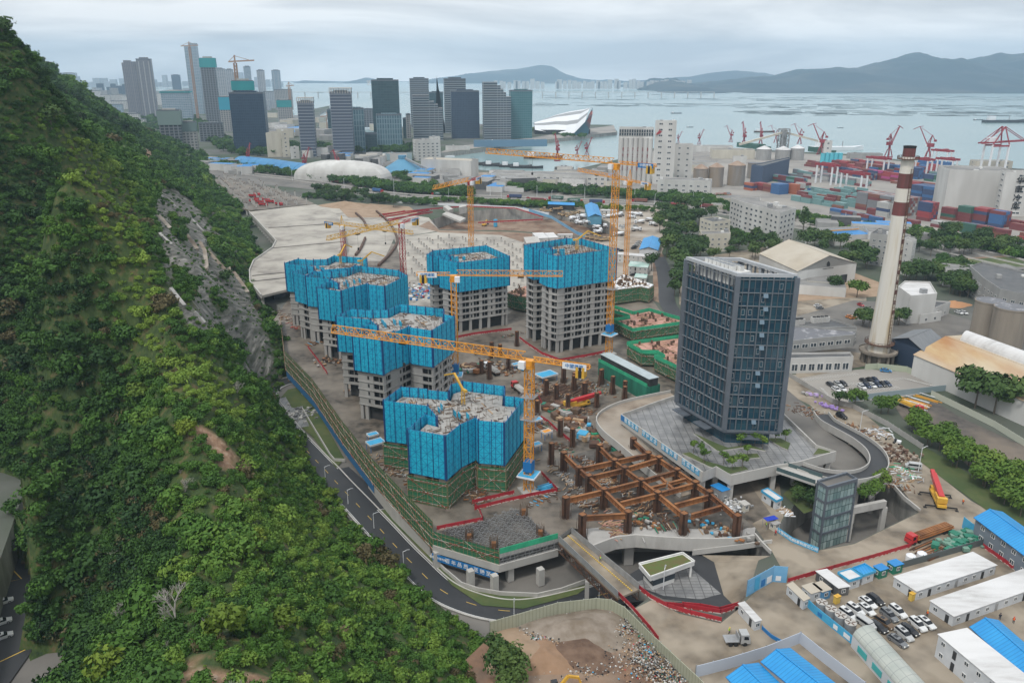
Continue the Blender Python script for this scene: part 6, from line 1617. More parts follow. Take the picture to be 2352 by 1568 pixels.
for i,(x, y) in enumerate([(1415,745),(1490,730)]):
 p=G(*fF([(x, y)])[0],0);r=empty('plastic_tank', p,0, ordl(i,2)+'white plastic tank behind the steel panel fence', 'tank');b=MB();b.cyl((0,0),1.2,1.2,0,1.7,16);b.cyl((0,0),1.2,.4,1.7,2.2,16);b.build('tank_body', M.signwhite, r, smooth=False)
for (l, z, lb) in (([(75,235),(125,220),(150,275)],4.0, 'blue mesh topped steel cage under the podium corner'),):
 cabin(lb, l, z, M.steel, M.blue, door=False, name='loading_cage', cat='cage')
r=empty('awning', G(*fF([(490,470)])[0],0),0, 'dark blue fabric awning over the small hut at the bend of the drive', 'awning');P=quad3(*[G(x, y,2.8).xy for x, y in fF([(425,455),(500,438),(455,478)])]);b=MB();b.prism(P,2.75,2.85);b.build('canopy', mat('awning_blue',(.01,.04,.40),.7), r, world=True)
b=MB();[b.box((p[0], p[1],0),(.1,.1,2.75)) for p in P];b.bw('legs', M.steel, r)
for i,(cv, pt, w_, lb) in enumerate([(fB,(640,1335),8, 'large white edged blue grid canopy behind the foreground crane mast'),(fB,(365,1245),3.2, 'small blue and white shelter right of the concrete block truck'),(fD,(95,345),3.2, 'blue and white shelter just right of the foreground crane mast'),
         (fD,(170,440),3.4, 'blue and white shelter with an orange top on the site road'),(fD,(90,540),3.2, 'blue and white shelter lowest beside the foreground crane mast'),(fA,(855,585),3.6, 'blue shelter left of the front tower, upper of two'),(fA,(875,640),5.6, 'blue shelter left of the front tower, lower of two'),(fI,(2180,1380),1.0, '')]):
 if not lb: continue
 p=G(*cv([pt])[0],2.6);r=empty('work_shelter',(p.x, p.y,0),.6, lb, 'shelter');b=MB();b.box((0,0,2.5),(w_, w_*.7,.1),0,0);b.build('grid_roof', M.ltblue if i != 3 else M.orange, r)
 b=MB();b.sweep([V3((x*w_/2, y*w_*.35,2.35)) for x, y in ((-1,-1),(1,-1),(1,1),(-1,1))], [(-.05,0),(.05,0),(.05,.6),(-.05,.6)],0, True);b.build('fascia', M.signwhite, r)
 b=MB();[b.box((x*w_*.45, y*w_*.3,0),(.15,.15,2.5)) for x in (-1,1) for y in (-1,1)];b.build('legs', M.signblue, r)
def heap_of(label, cat, name, cv, pt, n, sz, ms, spread=(2,1.2), ang=0.0, hz=.3, kind=None, long_=False, z0=0.0, seed=1):
 p=G(*cv([pt])[0], z0);r=empty(name, p, ang, label, cat);q=random.Random(seed+int(pt[0]));bs_=[MB() for _ in ms]
 for k in range(n):
  x, y=q.gauss(0, spread[0]), q.gauss(0, spread[1]);b=q.choice(bs_)
  if long_: b.box((x*.3, y, hz*q.random()),(sz*q.uniform(.7,1.1),.25,.22), q.uniform(-.06,.06) if long_ is True else q.uniform(-1,1))
  else: b.box((x, y, hz*q.random()),(sz*q.uniform(.4,1.2), sz*q.uniform(.4,1), sz*q.uniform(.2,.6)), q.uniform(0,3))
 for b, m_ in zip(bs_, ms):
  if b.f: o=b.build('stack', m_, r);o['kind']='stuff'
 return r
heap_of('bundles of dark steel bars laid beside the zigzag red barrier', 'steel bars', 'steel_bars', fD,(150,180),60,9, [M.rust_dk, M.rebar],(3,3.2),.9,.6, None, True)
heap_of('bundles of dark steel bars right of the zigzag red barrier', 'steel bars', 'steel_bars', fD,(330,130),60,9, [M.rust_dk, M.rebar],(3,3.4),.9,.6, None, True)
heap_of('green tarpaulin covered material row along the site road', 'material heap', 'material_heap', fD,(560,500),30,2.2, [M.cab_green, M.net_lt],(6,1.0),-.75,.8)
heap_of('timber off-cuts scattered under the front of the steel frame', 'timber', 'timber_pile', fD,(700,1200),60,2.6, [M.wood, M.wood, M.planks],(5,2.4),0,.3, None,2)
heap_of('timber pieces strewn below the left side of the steel frame', 'timber', 'timber_pile', fD,(640,840),40,2.4, [M.wood, M.steel],(4,2.0),0,.3, None,2)
heap_of('grey formwork pieces left of the steel frame', 'debris', 'debris_pile', fD,(340,830),90,1.6, [M.wood, M.conc, M.rebar, M.steel],(3.5,5),.5,.3, None,2)
heap_of('silver foil like rubble pile beside the small white hut', 'rubble', 'rubble_pile', fF,(215,380),150,.8, [M.signwhite, M.steel, M.conc_lt],(1.8,1.6),0,.9)
heap_of('planks and a white pipe near the blue awning', 'timber', 'timber_pile', fF,(585,420),22,3, [M.wood, M.signwhite],(1.5,1.2),.3,.3, None,2)
heap_of('scrap boards and green sheets along the muddy road by the crane', 'debris', 'debris_pile', fG,(1170,1110),110,2.2, [M.signwhite, M.steel, M.wood, M.net_lt, M.conc],(6,3),.2,.3, None,2)
heap_of('pile of brown soil and rubble between the ramp and the muddy road', 'rubble', 'rubble_pile', fG,(990,930),260,1.1, [M.rust_dk, M.red_earth, M.mud],(4,2.6),-.5,1.3)
heap_of('planks and boards scattered beside the small excavator', 'debris', 'debris_pile', fG,(930,740),80,2.5, [M.wood, M.steel, M.signwhite],(6,2),-.7,.3, None,2)
heap_of('purple cloth bundles lying on the muddy road', 'cloth', 'cloth_bundle', fG,(470,510),24,1.3, [mat('purple_cloth',(.32,.22,.50),.8)],(2.5,1),-.8,.6)
heap_of('purple and grey bags near the corner of the parking lot', 'bags', 'bag_heap', fG,(340,405),24,1.3, [mat('lilac_cloth',(.40,.30,.52),.8), M.conc],(2,.8),-.5,.6)
heap_of('yellow steel frames laid out in the gravel yard behind the trees', 'steel frames', 'truss_stack', fG,(1300,460),24,9, [M.cyel, M.orange, M.signwhite],(4,5),-.9,.4, None, True)
heap_of('rusty steel beams piled behind the red truck', 'steel beams', 'steel_beams', fF,(1540,665),16,10, [M.rust, M.rust_dk],(1,2.2),.5,.6, None, True)
heap_of('green netting heap near the entrance gate frame', 'netting', 'netting_heap', fF,(1740,630),60,2.0, [M.cab_green, mat('pale_green_net',(.16,.28,.22),.8)],(3.4,1.6),.5,.8)
heap_of('blue pipes stacked by the foreground crane base', 'pipes', 'pipe_stack', fE,(905,102),14,5, [M.ltblue],(1,.8),.5,.7, None, True)
heap_of('grey stone blocks laid out on the pavement beside the black road', 'stone blocks', 'stone_blocks', fA,(355,450),60,1.3, [M.conc_lt, M.paving],(3.2,4.5),.9,.3, z0=LOW)
heap_of('loose building material between the two left towers', 'debris', 'debris_pile', f4,(520,1000),90,2.0, [M.wood, M.conc_lt, M.cred, M.steel],(6,5),.5,.4, None,2)
heap_of('blue and red site clutter around the base of the square tower', 'debris', 'debris_pile', f4,(1420,770),160,1.8, [M.signblue, M.signwhite, M.cred, M.cab_blue, M.conc],(7,9),.2,.8)
for i,(x, y, lb) in enumerate([(655,555, 'upper'),(690,580, 'middle'),(730,600, 'lower'),(790,625, 'separate')]):
 p=G(*fD([(x, y)])[0],0);r=empty('drain_pipe', p,-.7, '%s large black corrugated pipe beside the ramp pier' % lb, 'pipe', 'black corrugated pipes by the ramp')
 b=MB();n=14
 for k in range(n): a, c=6.283*k/n,6.283*(k+1)/n;b.face([(-2.4,.8*math.cos(a),.8+.8*math.sin(a)),(-2.4,.8*math.cos(c),.8+.8*math.sin(c)),(2.4,.8*math.cos(c),.8+.8*math.sin(c)),(2.4,.8*math.cos(a),.8+.8*math.sin(a))])
 b.build('pipe_shell', M.black, r)
 b=MB()
 for j in range(8): b.cyl((0,0),.86,.86,0,.12,12,0, False);
 b.v=[(z_+(-2.2+ (idx_//48)*.6), y_,.8+x_) for idx_,(x_, y_, z_) in enumerate(b.v)]
 b.build('corrugations', M.road_old, r)
def mound(name, label, cv, pt, r_, h, m, cat='heap', z0=0.0, seed=1, el=1.0):
 p=G(*cv([pt])[0], z0);b=MB();n=26;k=12;q=random.Random(seed)
 def f(i, j):
  a=6.283*i/n;t=j/k;rad=r_*t*(1+.18*math.sin(a*3+seed));z=h*(1-t)**1.0*(1.0+.0*t)+noise.noise(V3((math.cos(a)*t*3, math.sin(a)*t*3, seed)))*h*.22*(1-t)
  return (math.cos(a)*rad, math.sin(a)*rad*el, z-.05*t)
 for j in range(k):
  for i in range(n): b.face([f(i, j), f(i, j+1), f(i+1, j+1), f(i+1, j)])
 o=b.build(name, m);o.location=p;return tag(o, label, cat)
mound('sand_heap', 'large reddish sand heap at the left of the refuse yard', fE,(700,1340),8,2.2, M.sand, seed=2)
mound('sand_heap', 'second sand heap with combed sides in the refuse yard', fE,(900,1380),6.5,1.8, mat('sand_b',(.30,.19,.12),.95,(.24,.15,.09),.3), seed=3)
mound('soil_heap', 'dark brown soil heap in the middle of the refuse yard', fE,(1180,1330),8,1.5, mat('soil_dark',(.10,.06,.04),.95,(.17,.11,.075),.4), seed=4)
mound('soil_heap', 'grey brown rubble mound below the refuse fence', fE,(1180,1160),13,2.4, mat('soil_grey',(.17,.135,.10),.95,(.26,.22,.18),.3), seed=5, el=.6)
mound('sand_heap', 'tan sand heap behind the curved grey deck', fI,(330,1130),26,5, M.sand, seed=6, el=.5)
mound('sand_heap', 'orange sand heap behind the low white factory building', fC,(1215+700,503),9,2.6, mat('orange_sand',(.42,.22,.11),.95), seed=7, el=.6)
lb_=MB();litm=[M.wall_white, M.conc_lt, M.wood, M.black, M.ltblue, M.cab_green, M.truck_red, M.road_old]
q=random.Random(5)
for (x, y, sx_, sy_, n) in [(1700,1400,110,100,1100),(1850,1520,90,90,900),(1420,1190,90,30,380),(880,1240,80,35,420),(1000,1120,260,25,420),(1250,1050,120,14,260),(1250,1420,80,60,320),(1100,1300,300,150,420),(1560,1130,30,40,160)]:
 for k in range(n):
  px, py=q.gauss(x, sx_), q.gauss(y, sy_*.8);p=G(*fE([(px, py)])[0],0)
  if not inpoly(*fE([(px, py)])[0], fE([(500,1212),(1000,1066),(1300,1018),(1420,1030),(1500,1085),(1700,1290),(2060,1640),(1500,1900),(700,1900),(480,1400)])): continue
  w_=q.uniform(.1,.42);m_=q.choice([0,0,1,1,1,2,2,3,3,7,7,4 if q.random() < .3 else 2,5 if q.random() < .3 else 3,6 if q.random() < .2 else 7])
  lb_.box((p.x, p.y, q.uniform(0,.5+1.2*math.exp(-((px-1700)/150)**2))),(w_, w_*q.uniform(.4,1), w_*.4), q.uniform(0,3), m_)
o=lb_.build('refuse', litm);tag(o, 'white and coloured refuse strewn over the yard behind the sage fence', None, None, 'stuff')
def lamp(label, p, h=5.0, arm=1.4, ang=0.0, group=None, big=False):
 r=empty('street_lamp', p, ang, label, 'street lamp', group);b=MB();b.cyl((0,0),.11 if not big else .2,.07 if not big else .12,0, h,8);b.bar((0,0, h-.05),(arm,0, h+.35),.12);b.build('pole', M.signwhite, r)
 b=MB();b.box((arm,0, h+.25),(.9 if not big else 1.6,.35,.14));b.build('lamp_head', M.steel, r);return r
LP_=fA([(170,515),(325,692),(527,905),(685,1070),(865,1240),(1072,1510)])
for i,(x, y) in enumerate(LP_): lamp(['farthest', 'second farthest', 'third farthest', 'third nearest', 'second nearest', 'nearest'][i]+' white street lamp along the left edge of the black road', G(x, y, LOW),5,1.4,.3, 'white street lamps along the black road')
lamp('white lamp post on the verge just above the sage fence', G(*fE([(672,1080)])[0], LOW),5,.6,1.5)
lamp('white street lamp beside the foot of the ramp bridge', G(*fE([(1312,945)])[0], LOW),5,1.2,2.6)
lamp('white street lamp in front of the guard house', G(*fE([(1798,860)])[0], PLZ),6,1.0,1.2)
lamp('street lamp beside the silver van on the muddy road', G(*fG([(1282,1095)])[0],0),8.5,1.8,.4)
lamp('street lamp left of the small excavator', G(*fG([(755,750)])[0],0),8.5,2.0,.3)
M.hivis=mat('orange_vest',(.75,.13,.03),.8);M.skin=mat('skin',(.42,.25,.17),.7);M.trouser=mat('dark_trousers',(.03,.035,.05),.9);M.helmet=mat('yellow_helmet',(.75,.50,.04),.4);M.vest_g=mat('lime_vest',(.45,.65,.08),.8);M.redhat=mat('red_helmet',(.6,.03,.03),.4)
def person(label, p, ang, vest, hat, z=0.0, stride=.18):
 r=empty('person',(p[0], p[1], z), ang, label, 'person')
 bm=bmesh.new();V={}
 J={'pel': ((0,0,.95),.15), 'ch': ((0.02,0,1.30),.19), 'nk': ((.03,0,1.50),.07), 'hd': ((.05,0,1.64),.105), 'sl': ((0,.2,1.43),.075), 'sr': ((0,-.2,1.43),.075), 'el': ((-.05,.27,1.16),.055), 'er': ((.08,-.27,1.17),.055), 'wl': ((.1,.27,.93),.045), 'wr': ((.22,-.24,.98),.045),
         'hl': ((0,.1,.9),.1), 'hr': ((0,-.1,.9),.1), 'kl': ((stride*.6,.11,.5),.07), 'kr': ((-stride*.3,-.11,.5),.07), 'al': ((stride*.5,.11,.08),.05), 'ar': ((-stride,-.11,.1),.05), 'fl': ((stride*.5+.16,.12,.04),.04), 'fr': ((-stride+.15,-.12,.04),.04), 'gl': ((.16,.27,.85),.035), 'gr': ((.30,-.22,.93),.035)}
 E=[('pel', 'ch'),('ch', 'nk'),('nk', 'hd'),('ch', 'sl'),('ch', 'sr'),('sl', 'el'),('sr', 'er'),('el', 'wl'),('er', 'wr'),('pel', 'hl'),('pel', 'hr'),('hl', 'kl'),('hr', 'kr'),('kl', 'al'),('kr', 'ar'),('al', 'fl'),('ar', 'fr'),('wl', 'gl'),('wr', 'gr')]
 ks=list(J);me=bpy.data.meshes.new('body');me.from_pydata([J[k][0] for k in ks], [(ks.index(a), ks.index(c)) for a, c in E], [])
 o=bpy.data.objects.new('body', me);col.objects.link(o);md_=o.modifiers.new('skin', 'SKIN')
 for i, k in enumerate(ks): me.skin_vertices[0].data[i].radius=(J[k][1], J[k][1])
 me.skin_vertices[0].data[0].use_root=True
 sb=o.modifiers.new('sub', 'SUBSURF');sb.levels=1;sb.render_levels=1
 bpy.context.view_layer.update();m2=bpy.data.meshes.new_from_object(o.evaluated_get(bpy.context.evaluated_depsgraph_get()));bpy.data.objects.remove(o)
 m2.materials.clear();[m2.materials.append(x) for x in (M.trouser, M.skin)]
 for pl in m2.polygons: pl.material_index=1 if (pl.center.z > 1.5 or abs(pl.center.y) > .2 and pl.center.z < 1.0) else 0
 q=bpy.data.objects.new('body', m2);col.objects.link(q);q.parent=r
 b=MB();b.cyl((0.01,0),.22,.235,.98,1.28,12,0, False);b.cyl((.01,0),.235,.16,1.28,1.49,12,0);b.build('vest', vest, r)
 b=MB();b.cyl((.05,0),.16,.15,1.68,1.72,12);b.cyl((.05,0),.125,.07,1.72,1.83,12);b.build('helmet', hat, r)
 return r
for cv, pt, v_, h_, z, a_, lb in [(fF,(1770,365), M.hivis, M.helmet,0,1.0, 'person in orange vest and yellow helmet walking on the drive beside the mobile crane'),(fE,(1322,650), M.vest_g, M.redhat,.3,2.2, 'person in a lime vest walking up the ramp bridge'),
                                  (fD,(350,660), M.hivis, M.redhat,0,.3, 'person in orange vest, left of two standing on the site road'),(fD,(373,662), M.hivis, M.helmet,0,3, 'person in orange vest, right of two standing on the site road'),
                                  (fF,(507,575), M.redhat, M.redhat,0,2, 'person in red beside the start of the curved blue banner'),(fF,(447,520), M.vest_g, M.helmet,0,1, 'person in a lime vest in front of the small grey hut'),(fF,(1528,1120), M.hivis, M.helmet,0,1.5, 'person in orange vest between the white dormitory row and the cars'),
                                  (fF,(195,1235), M.vest_g, M.helmet,0,0, 'person standing behind the silver pickup truck'),(fF,(2110,1165), M.hivis, M.redhat,0,1, 'person with orange vest at the right edge near the blue dormitory roof'),(fG,(556,722), M.vest_g, M.helmet,0,1, 'person in bright lime jacket on the soil between the ramps'),(fF,(2018,1140), M.trouser, M.trouser,0,1, 'person in dark clothes near the blue dormitory roof')]:
 person(lb, G(*cv([pt])[0], z), a_, v_, h_, z)
MX=[M.wood, M.rebar, M.conc, M.rebar, M.rust_dk, M.rust]
for cv, pt, n, sp_, lb in [(fD,(420,260),90,(7,4), 'loose boards and bars right of the lowered mobile crane'),(fD,(700,880),120,(7,5), 'scattered boards between the middle beams of the steel grid'),(fD,(980,1050),120,(8,4), 'scattered boards under the right beams of the steel grid'),(fD,(450,1000),110,(5,5), 'scattered boards under the left beams of the steel grid'),(fD,(520,700),90,(4,4), 'bars and boards behind the steel grid'),
                           (fB,(700,1480),150,(9,6), 'boards and bundles around the steel columns behind the crane'),(fB,(1000,1450),130,(9,5), 'bundles and sheets beside the gallery netting'),(fB,(200,1300),70,(6,5), 'small material piles left of the grid canopy'),(f4,(480,960),90,(6,8), 'timber and bars beside the rearmost left tower'),(f4,(1000,1290),70,(4,6), 'planks at the foot of the grey walled tower'),(fA,(1000,830),80,(5,6), 'bars and planks at the left foot of the front tower'),(fA,(1560,1010),80,(6,3), 'boxes and boards inside the red barrier of the crane base'),
                           (fG,(300,560),110,(8,4), 'boards and rubble on the orange soil behind the office tower'),(fG,(700,720),120,(8,4), 'rubble on the soil strip by the curling ramp'),(fG,(1000,1180),110,(6,4), 'scrap sheets left of the red boomed mobile crane'),(fE,(1400,600),0,(1,1), '')]:
 if n: heap_of(lb, 'debris', 'debris_pile', cv, pt, n,1.9, MX, sp_,.7,.35, None,2)
qd=random.Random(77);sp_=[(1240,905),(1290,940),(1330,985),(1180,850),(1130,840),(1230,985),(1290,1030),(1100,800),(1380,900),(1420,880),(900,880),(830,900),(760,830),(720,790),(960,1120),(1240,1150),(1540,1210),(1640,1215),(1480,1200),(1400,1020),(1180,770),(1080,850)]
for i,(x, y) in enumerate(sorted(sp_)):
 heap_of('small pile of building material on the site floor, %sof the loose piles' % ordl(i, len(sp_)), 'debris', 'debris_pile', lambda l: l,(x, y),46, qd.choice((1.2,3.5)), MX+[M.ltblue if i % 3==0 else M.cab_green],(qd.uniform(2,5), qd.uniform(1.5,3.5)), qd.uniform(0,3),.5, None, i % 2==0)
dp=fL([(1295,385),(1580,690),(1540,765),(1345,900),(1302,1000),(1308,1120),(1425,1262),(1800,1170),(2200,900),(2290,700),(2270,520),(2200,395),(1990,305)])
DZ=7.0
dw=[tuple(p) for p in GG(dp, DZ)]
r=empty('curved_deck',(*centroid(dw),0),0, 'huge pale grey curved concrete roof deck on columns left of the cranes', 'deck')
b=MB();b.prism(dw, DZ-1.3, DZ);b.bw('slab', M.pale, r)
b=MB();b.sweep([V3((*p, DZ)) for p in dw[:7]], [(-.3,-1.5),(.3,-1.5),(.3,.9),(-.3,.9)]);b.bw('parapet', M.conc_lt, r)
for (a, c) in (((1500,555),(2260,505)),((1540,765),(2275,700)),((1330,1055),(1720,1015)),((1320,1115),(1700,1075))):
 A_, C_=W3(fL([a, c]), DZ);b=MB();b.bar((A_[0], A_[1], DZ+.1),(C_[0], C_[1], DZ+.1),.9,0,.5);b.bw('expansion_kerb', M.road_old, r)
for i in range(6):
 a, c=V3(dw[i]), V3(dw[i+1]);L=(c-a).length;k=max(1, int(L/9))
 for j in range(k): p=a.lerp(c,(j+.5)/k)+V3((1.5,0));b=MB();b.box((p.x, p.y,0 if i < 4 else LOW),(1.2,1.2, DZ-1.2-(0 if i < 4 else LOW)));b.bw('column', M.conc_lt, r)
b=MB();b.prism(inset(ccw(dw),9),.05, DZ-1.4);b.bw('shaded_lower_storey', M.dark, r)  # near-black block stands in for the deep shade under the deck
for k, l in enumerate([[(1095,175),(1180,250),(1230,330),(1245,400),(1200,480),(1110,570)], [(945,190),(1000,240),(1030,300)], [(1015,370),(985,440),(945,495)]]):
 P_=catmull([V3((*G(x, y,.1).xy,.1)) for x, y in f4(l)],4);b=MB();b.sweep(P_, [(-.7,0),(.7,0),(.7,1.6),(-.7,1.6)]);tag(b.build('curved_upstand', M.rust_dk), ['long dark curved concrete upstand right of the curved deck', 'short dark curved upstand, upper of two, right of the curved deck', 'short dark curved upstand, lower of two, right of the curved deck'][k], 'upstand')
dp2=fL([(800,60),(1050,210),(1120,320),(1290,365),(1450,360),(1980,300),(1900,260),(1500,120),(1100,30),(950,20)])
dw2=[tuple(p) for p in GG(dp2,5)]
r=empty('depot_deck',(*centroid(dw2),0),0, 'unfinished depot deck crowded with column stubs and red dump trucks', 'deck')
b=MB();b.prism(dw2,3.8,5);b.bw('slab', M.site, r)
for i in range(4):
 a, c=V3(dw2[i]), V3(dw2[i+1]);k=max(1, int((c-a).length/10))
 for j in range(k): p=a.lerp(c,(j+.5)/k)+V3((1,0));b=MB();b.box((p.x, p.y,-1),(1.4,1.4,4.8));b.bw('column', M.conc_lt, r)
q=random.Random(4);sp=None
sb=MB();sb.box((0,0,0),(1.15,1.15,2.4),.3);sb.box((0,0,2.4),(.7,.7,.5),.3,1);stub=sb.build('column_stub', [M.conc_lt, M.rebar]);col.objects.unlink(stub)
def stubs(pts, z, label, grp, sc_=1.0):
 for (x, y) in pts:
  o=stub.copy();col.objects.link(o);o.location=(x, y, z);o.scale=(1,1, sc_*q.uniform(.6,1.2));tag(o, label, 'column', grp)
pl=ccw(GG([(925,556),(1010,545),(1150,552),(1215,566),(1330,585),(1205,650),(1205,690),(1172,700),(1172,610),(1090,580),(980,590),(985,690),(942,700),(940,620),(932,590)],0))
a0=V3(pl[0]);pts_=[]
an_=.33
for i in range(-30,31):
 for j in range(-30,31):
  x=-20+(i*8.4)*math.cos(an_)-(j*8.4)*math.sin(an_);y=440+(i*8.4)*math.sin(an_)+(j*8.4)*math.cos(an_)
  if inpoly(x, y, pl) and q.random() < .9: pts_.append((x, y))
stubs(pts_,.06, 'square pale concrete column stub on the wide pale floor slab behind the blue towers', 'column stubs on the pale floor slab',1.0)
pl2=ccw(dw2);pts_=[]
for i in range(-40,41):
 for j in range(-40,41):
  x=-280+i*9*.9-j*9*.43;y=800+i*9*.43+j*9*.9
  if inpoly(x, y, pl2) and q.random() < .75: pts_.append((x, y))
stubs(pts_,5, 'pale column stub on the crowded depot deck below the hill', 'column stubs on the depot deck',1.9)
ppd={}
def copytruck(kind, label, p, ang, cabc, L, load, grp, z=0.0):
 k=(kind, label[:6])
 if k not in ppd: ppd[k]=truck(label, p, ang, cabc, kind, L, load, grp, kind+'_truck' if kind != 'tipper' else 'dump_truck', z);return ppd[k]
 o=dup(ppd[k]);o.location=(p[0], p[1], z);o.rotation_euler=(0,0, ang);o['label']=label;return o
redl=sorted(fL([(1350,275),(1420,285),(1445,310),(1480,265),(1520,280),(1610,305),(1340,220),(1400,255),(1380,205)]))
for i,(x, y) in enumerate(redl): p=G(x, y,6);copytruck('tipper', 'red dump truck, %sof the cluster on the depot deck' % ordl(i, len(redl)), p,-.5+q.uniform(-.3,.3), M.truck_red,9,(M.truck_red,), 'red dump trucks on the depot deck',5)
tanl=sorted(fN([(810,365),(840,375),(870,385),(905,375),(925,365),(945,355),(780,320),(680,340),(640,325),(1090,585),(1130,595),(1180,605),(1220,610),(1060,580)]))
for i,(x, y) in enumerate(tanl): p=G(x, y,1);copytruck('tipper', 'tan dump truck, %sof those in the muddy truck yard' % ordl(i, len(tanl)), p, q.choice((1.2,.2))+q.uniform(-.2,.2), M.tan,9,(M.tan,), 'tan dump trucks in the muddy yard')
mixl=sorted(fN([(905,415),(935,405),(965,440),(1000,385),(1030,395),(1050,445),(985,450),(1150,490),(1185,520),(1155,535),(1250,390),(1290,385),(1345,375),(1380,365),(1480,365),(1525,370),(1560,370),(1550,440),(1650,420),(1680,460),(1350,555),(1520,510),(1230,480),(1470,395)]))
for i,(x, y) in enumerate(mixl): p=G(x, y,1.5);copytruck('mixer', 'white concrete mixer truck, %sof those in the muddy yard' % ordl(i, len(mixl)), p, q.choice((1.9,.3,3.0))+q.uniform(-.3,.3), M.signwhite,9, None, 'concrete mixer trucks in the muddy yard')
cl_=sorted(fN([(1375,480),(1395,495),(1510,480),(1535,645),(1520,660),(1505,675),(1495,690),(1545,630),(1415,480),(1380,712),(1340,700),(1490,940)]))
for i,(x, y) in enumerate(cl_): p=G(x, y,.5);car(q.choice(['white', 'black', 'silver', 'dark blue']),(p.x, p.y,.1), q.uniform(.2,.6), 'parked car, %sof those around the truck yard' % ordl(i, len(cl_)), '', 'cars parked around the truck yard')
def netblock(label, top, z, conv=fB, z0=0.0, roofm=None, clutter=60, lt=True):
 P=ccw([tuple(G(x, y, z).xy) for x, y in conv(top)]);c=centroid(P);r=empty('netted_block',(*c, z0),0, label, 'building under construction', 'low netted blocks under construction')
 b=MB();b.prism(P, z-.6, z-.2,0);b.bw('formwork_deck', roofm or M.planks, r)
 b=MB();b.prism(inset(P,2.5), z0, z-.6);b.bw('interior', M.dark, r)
 scaffold('net', inset(P,-.3), z0+.8, z-.3, r,2.2, closed=True)
 if lt: b=MB();b.sweep([V3((*p, z-.4)) for p in inset(P,-.5)], [(-.06,0),(.06,0),(.06,1.8),(-.06,1.8)],0, True);b.bw('bright_net', M.net_lt, r)
 b=MB();qq=random.Random(int(c[0]));bx=[p[0] for p in P];by=[p[1] for p in P]
 for k in range(clutter*4):
  x, y=qq.uniform(min(bx), max(bx)), qq.uniform(min(by), max(by))
  if inpoly(x, y, inset(P,1.5)):
   if qq.random() < .35: b.box((x, y, z-.2),(.7,.7, qq.uniform(.5,2.2)),.3,0)
   else: b.box((x, y, z-.2),(qq.uniform(2,6),.25,.2), qq.choice((.4,1.97)), qq.choice((1,2,1)))
 o=b.bw('deck_materials', [M.rebar, M.wood, M.rust_dk], r);o['kind']='stuff'
netblock('green netted block with a white topped deck right behind the tall crane mast', [(1245,500),(1330,440),(1600,530),(1560,560),(1480,545),(1250,575)],9, roofm=M.signwhite, lt=False)
netblock('green netted L shaped block with red formwork left of the glass office tower', [(1250,745),(1420,800),(1560,770),(1840,850),(1838,885),(1415,945),(1245,862),(1400,835),(1380,820),(1250,780)],5.5)
netblock('green netted block with stepped edge against the glass office tower', [(1375,1070),(1835,1010),(1835,1290),(1625,1190),(1720,1190),(1640,1145),(1500,1140)],6.5)
netblock('narrow green netted block between the square and the tallest blue towers', [(290,600),(460,540),(465,640),(360,620)],9, lt=False)
wk=[V3((*G(x, y,9).xy,0)) for x, y in fB([(1165,1150),(1605,1375)])]
r=empty('covered_walkway', wk[0],0, 'long grey roofed gallery above dark green netting beside the netted blocks', 'gallery')
b=MB();b.sweep([V3((*p.xy,6.0)) for p in wk], [(-2,0),(2,0),(2,3.0),(-2,3.0)]);b.bw('gallery', M.dark, r)
b=MB();b.sweep([V3((*p.xy,9.0)) for p in wk], [(-2.4,0),(2.4,0),(2.4,.2),(-2.4,.2)]);b.build('roof', mat('gallery_roof',(.42,.48,.50),.4,(.34,.40,.42),.4), r, world=True)
b=MB();b.sweep([V3((*p.xy,.02)) for p in wk], [(-3.2,0),(3.2,0),(3.2,6.0),(-3.2,6.0)]);b.build('net', mat('dark_green_net',(.02,.19,.12),.8,(.01,.11,.07),.35, stretch=(1,1,.3)), r, world=True)
b=MB();b.sweep([V3((*p.xy,6.05)) for p in wk], [(3.1,0),(3.2,0),(3.2,1.4),(3.1,1.4)]);b.bw('bright_net', M.net_lt, r)
def shedpx(label, l, ze, zr, wm, rm, conv, **k):
 P=quad3(*[G(x, y, ze).xy for x, y in conv(l)]);return shed(label, P, ze, zr, wm, rm, **k)
shedpx('low blue roofed open shed at the back of the truck yard', [(690,275),(935,285),(690,255)],4.5,5.8, M.dark, M.roof_blue, fN)  # closed near-black walls stand in for the shade inside the open shed
shedpx('tall blue gabled shed in the middle of the truck yard', [(1068,395),(1035,283),(1192,390)],6.5,8.8, mat('shed_blue_wall',(.12,.33,.46),.6,(.10,.28,.40),.3), M.roof_blue, fN)
shedpx('pale blue gabled shed beside the tree belt', [(1548,700),(1590,595),(1720,708)],5,7, M.cab_white, M.roof_blue, fN)
for i,(l, z, wn_) in enumerate([([(1345,745),(1645,770),(1350,725)],5.5,1),([(1442,855),(1625,870),(1465,810)],5.5,1),([(1500,960),(1610,970),(1515,925)],3,1)]):
 cabin(['white two storey dormitory nearest the pale blue shed', 'white two storey dormitory with green stained roof behind the tall crane', 'small white hut with green stained roof beside the round tree'][i], l, z, M.wall_white, M.roof_white if i==0 else mat('roof_greenish',(.50,.58,.55),.7,(.25,.45,.38),.2), fN, rows=2 if i < 2 else 1)
for i, l in enumerate([[(540,545),(640,540),(590,595)], [(655,545),(735,540),(700,590)]]): cabin(['left', 'right'][i]+' one of two large white containers cabins at the edge of the excavation', l,4, M.wall_white, M.roof_white, fN)
for i, l in enumerate([[(778,560),(915,560),(782,552)], [(1180,330),(1330,335),(1185,322)]]): cabin(['low white cabin row at the corner of the excavation', 'low white cabin row behind the tall blue shed'][i], l,3, M.wall_white, M.roof_white, fN)
cabin('grey concrete block house beside the dark pit opening', [(460,585),(585,575),(485,640)],5, M.conc, M.conc_lt, fN, door=False)
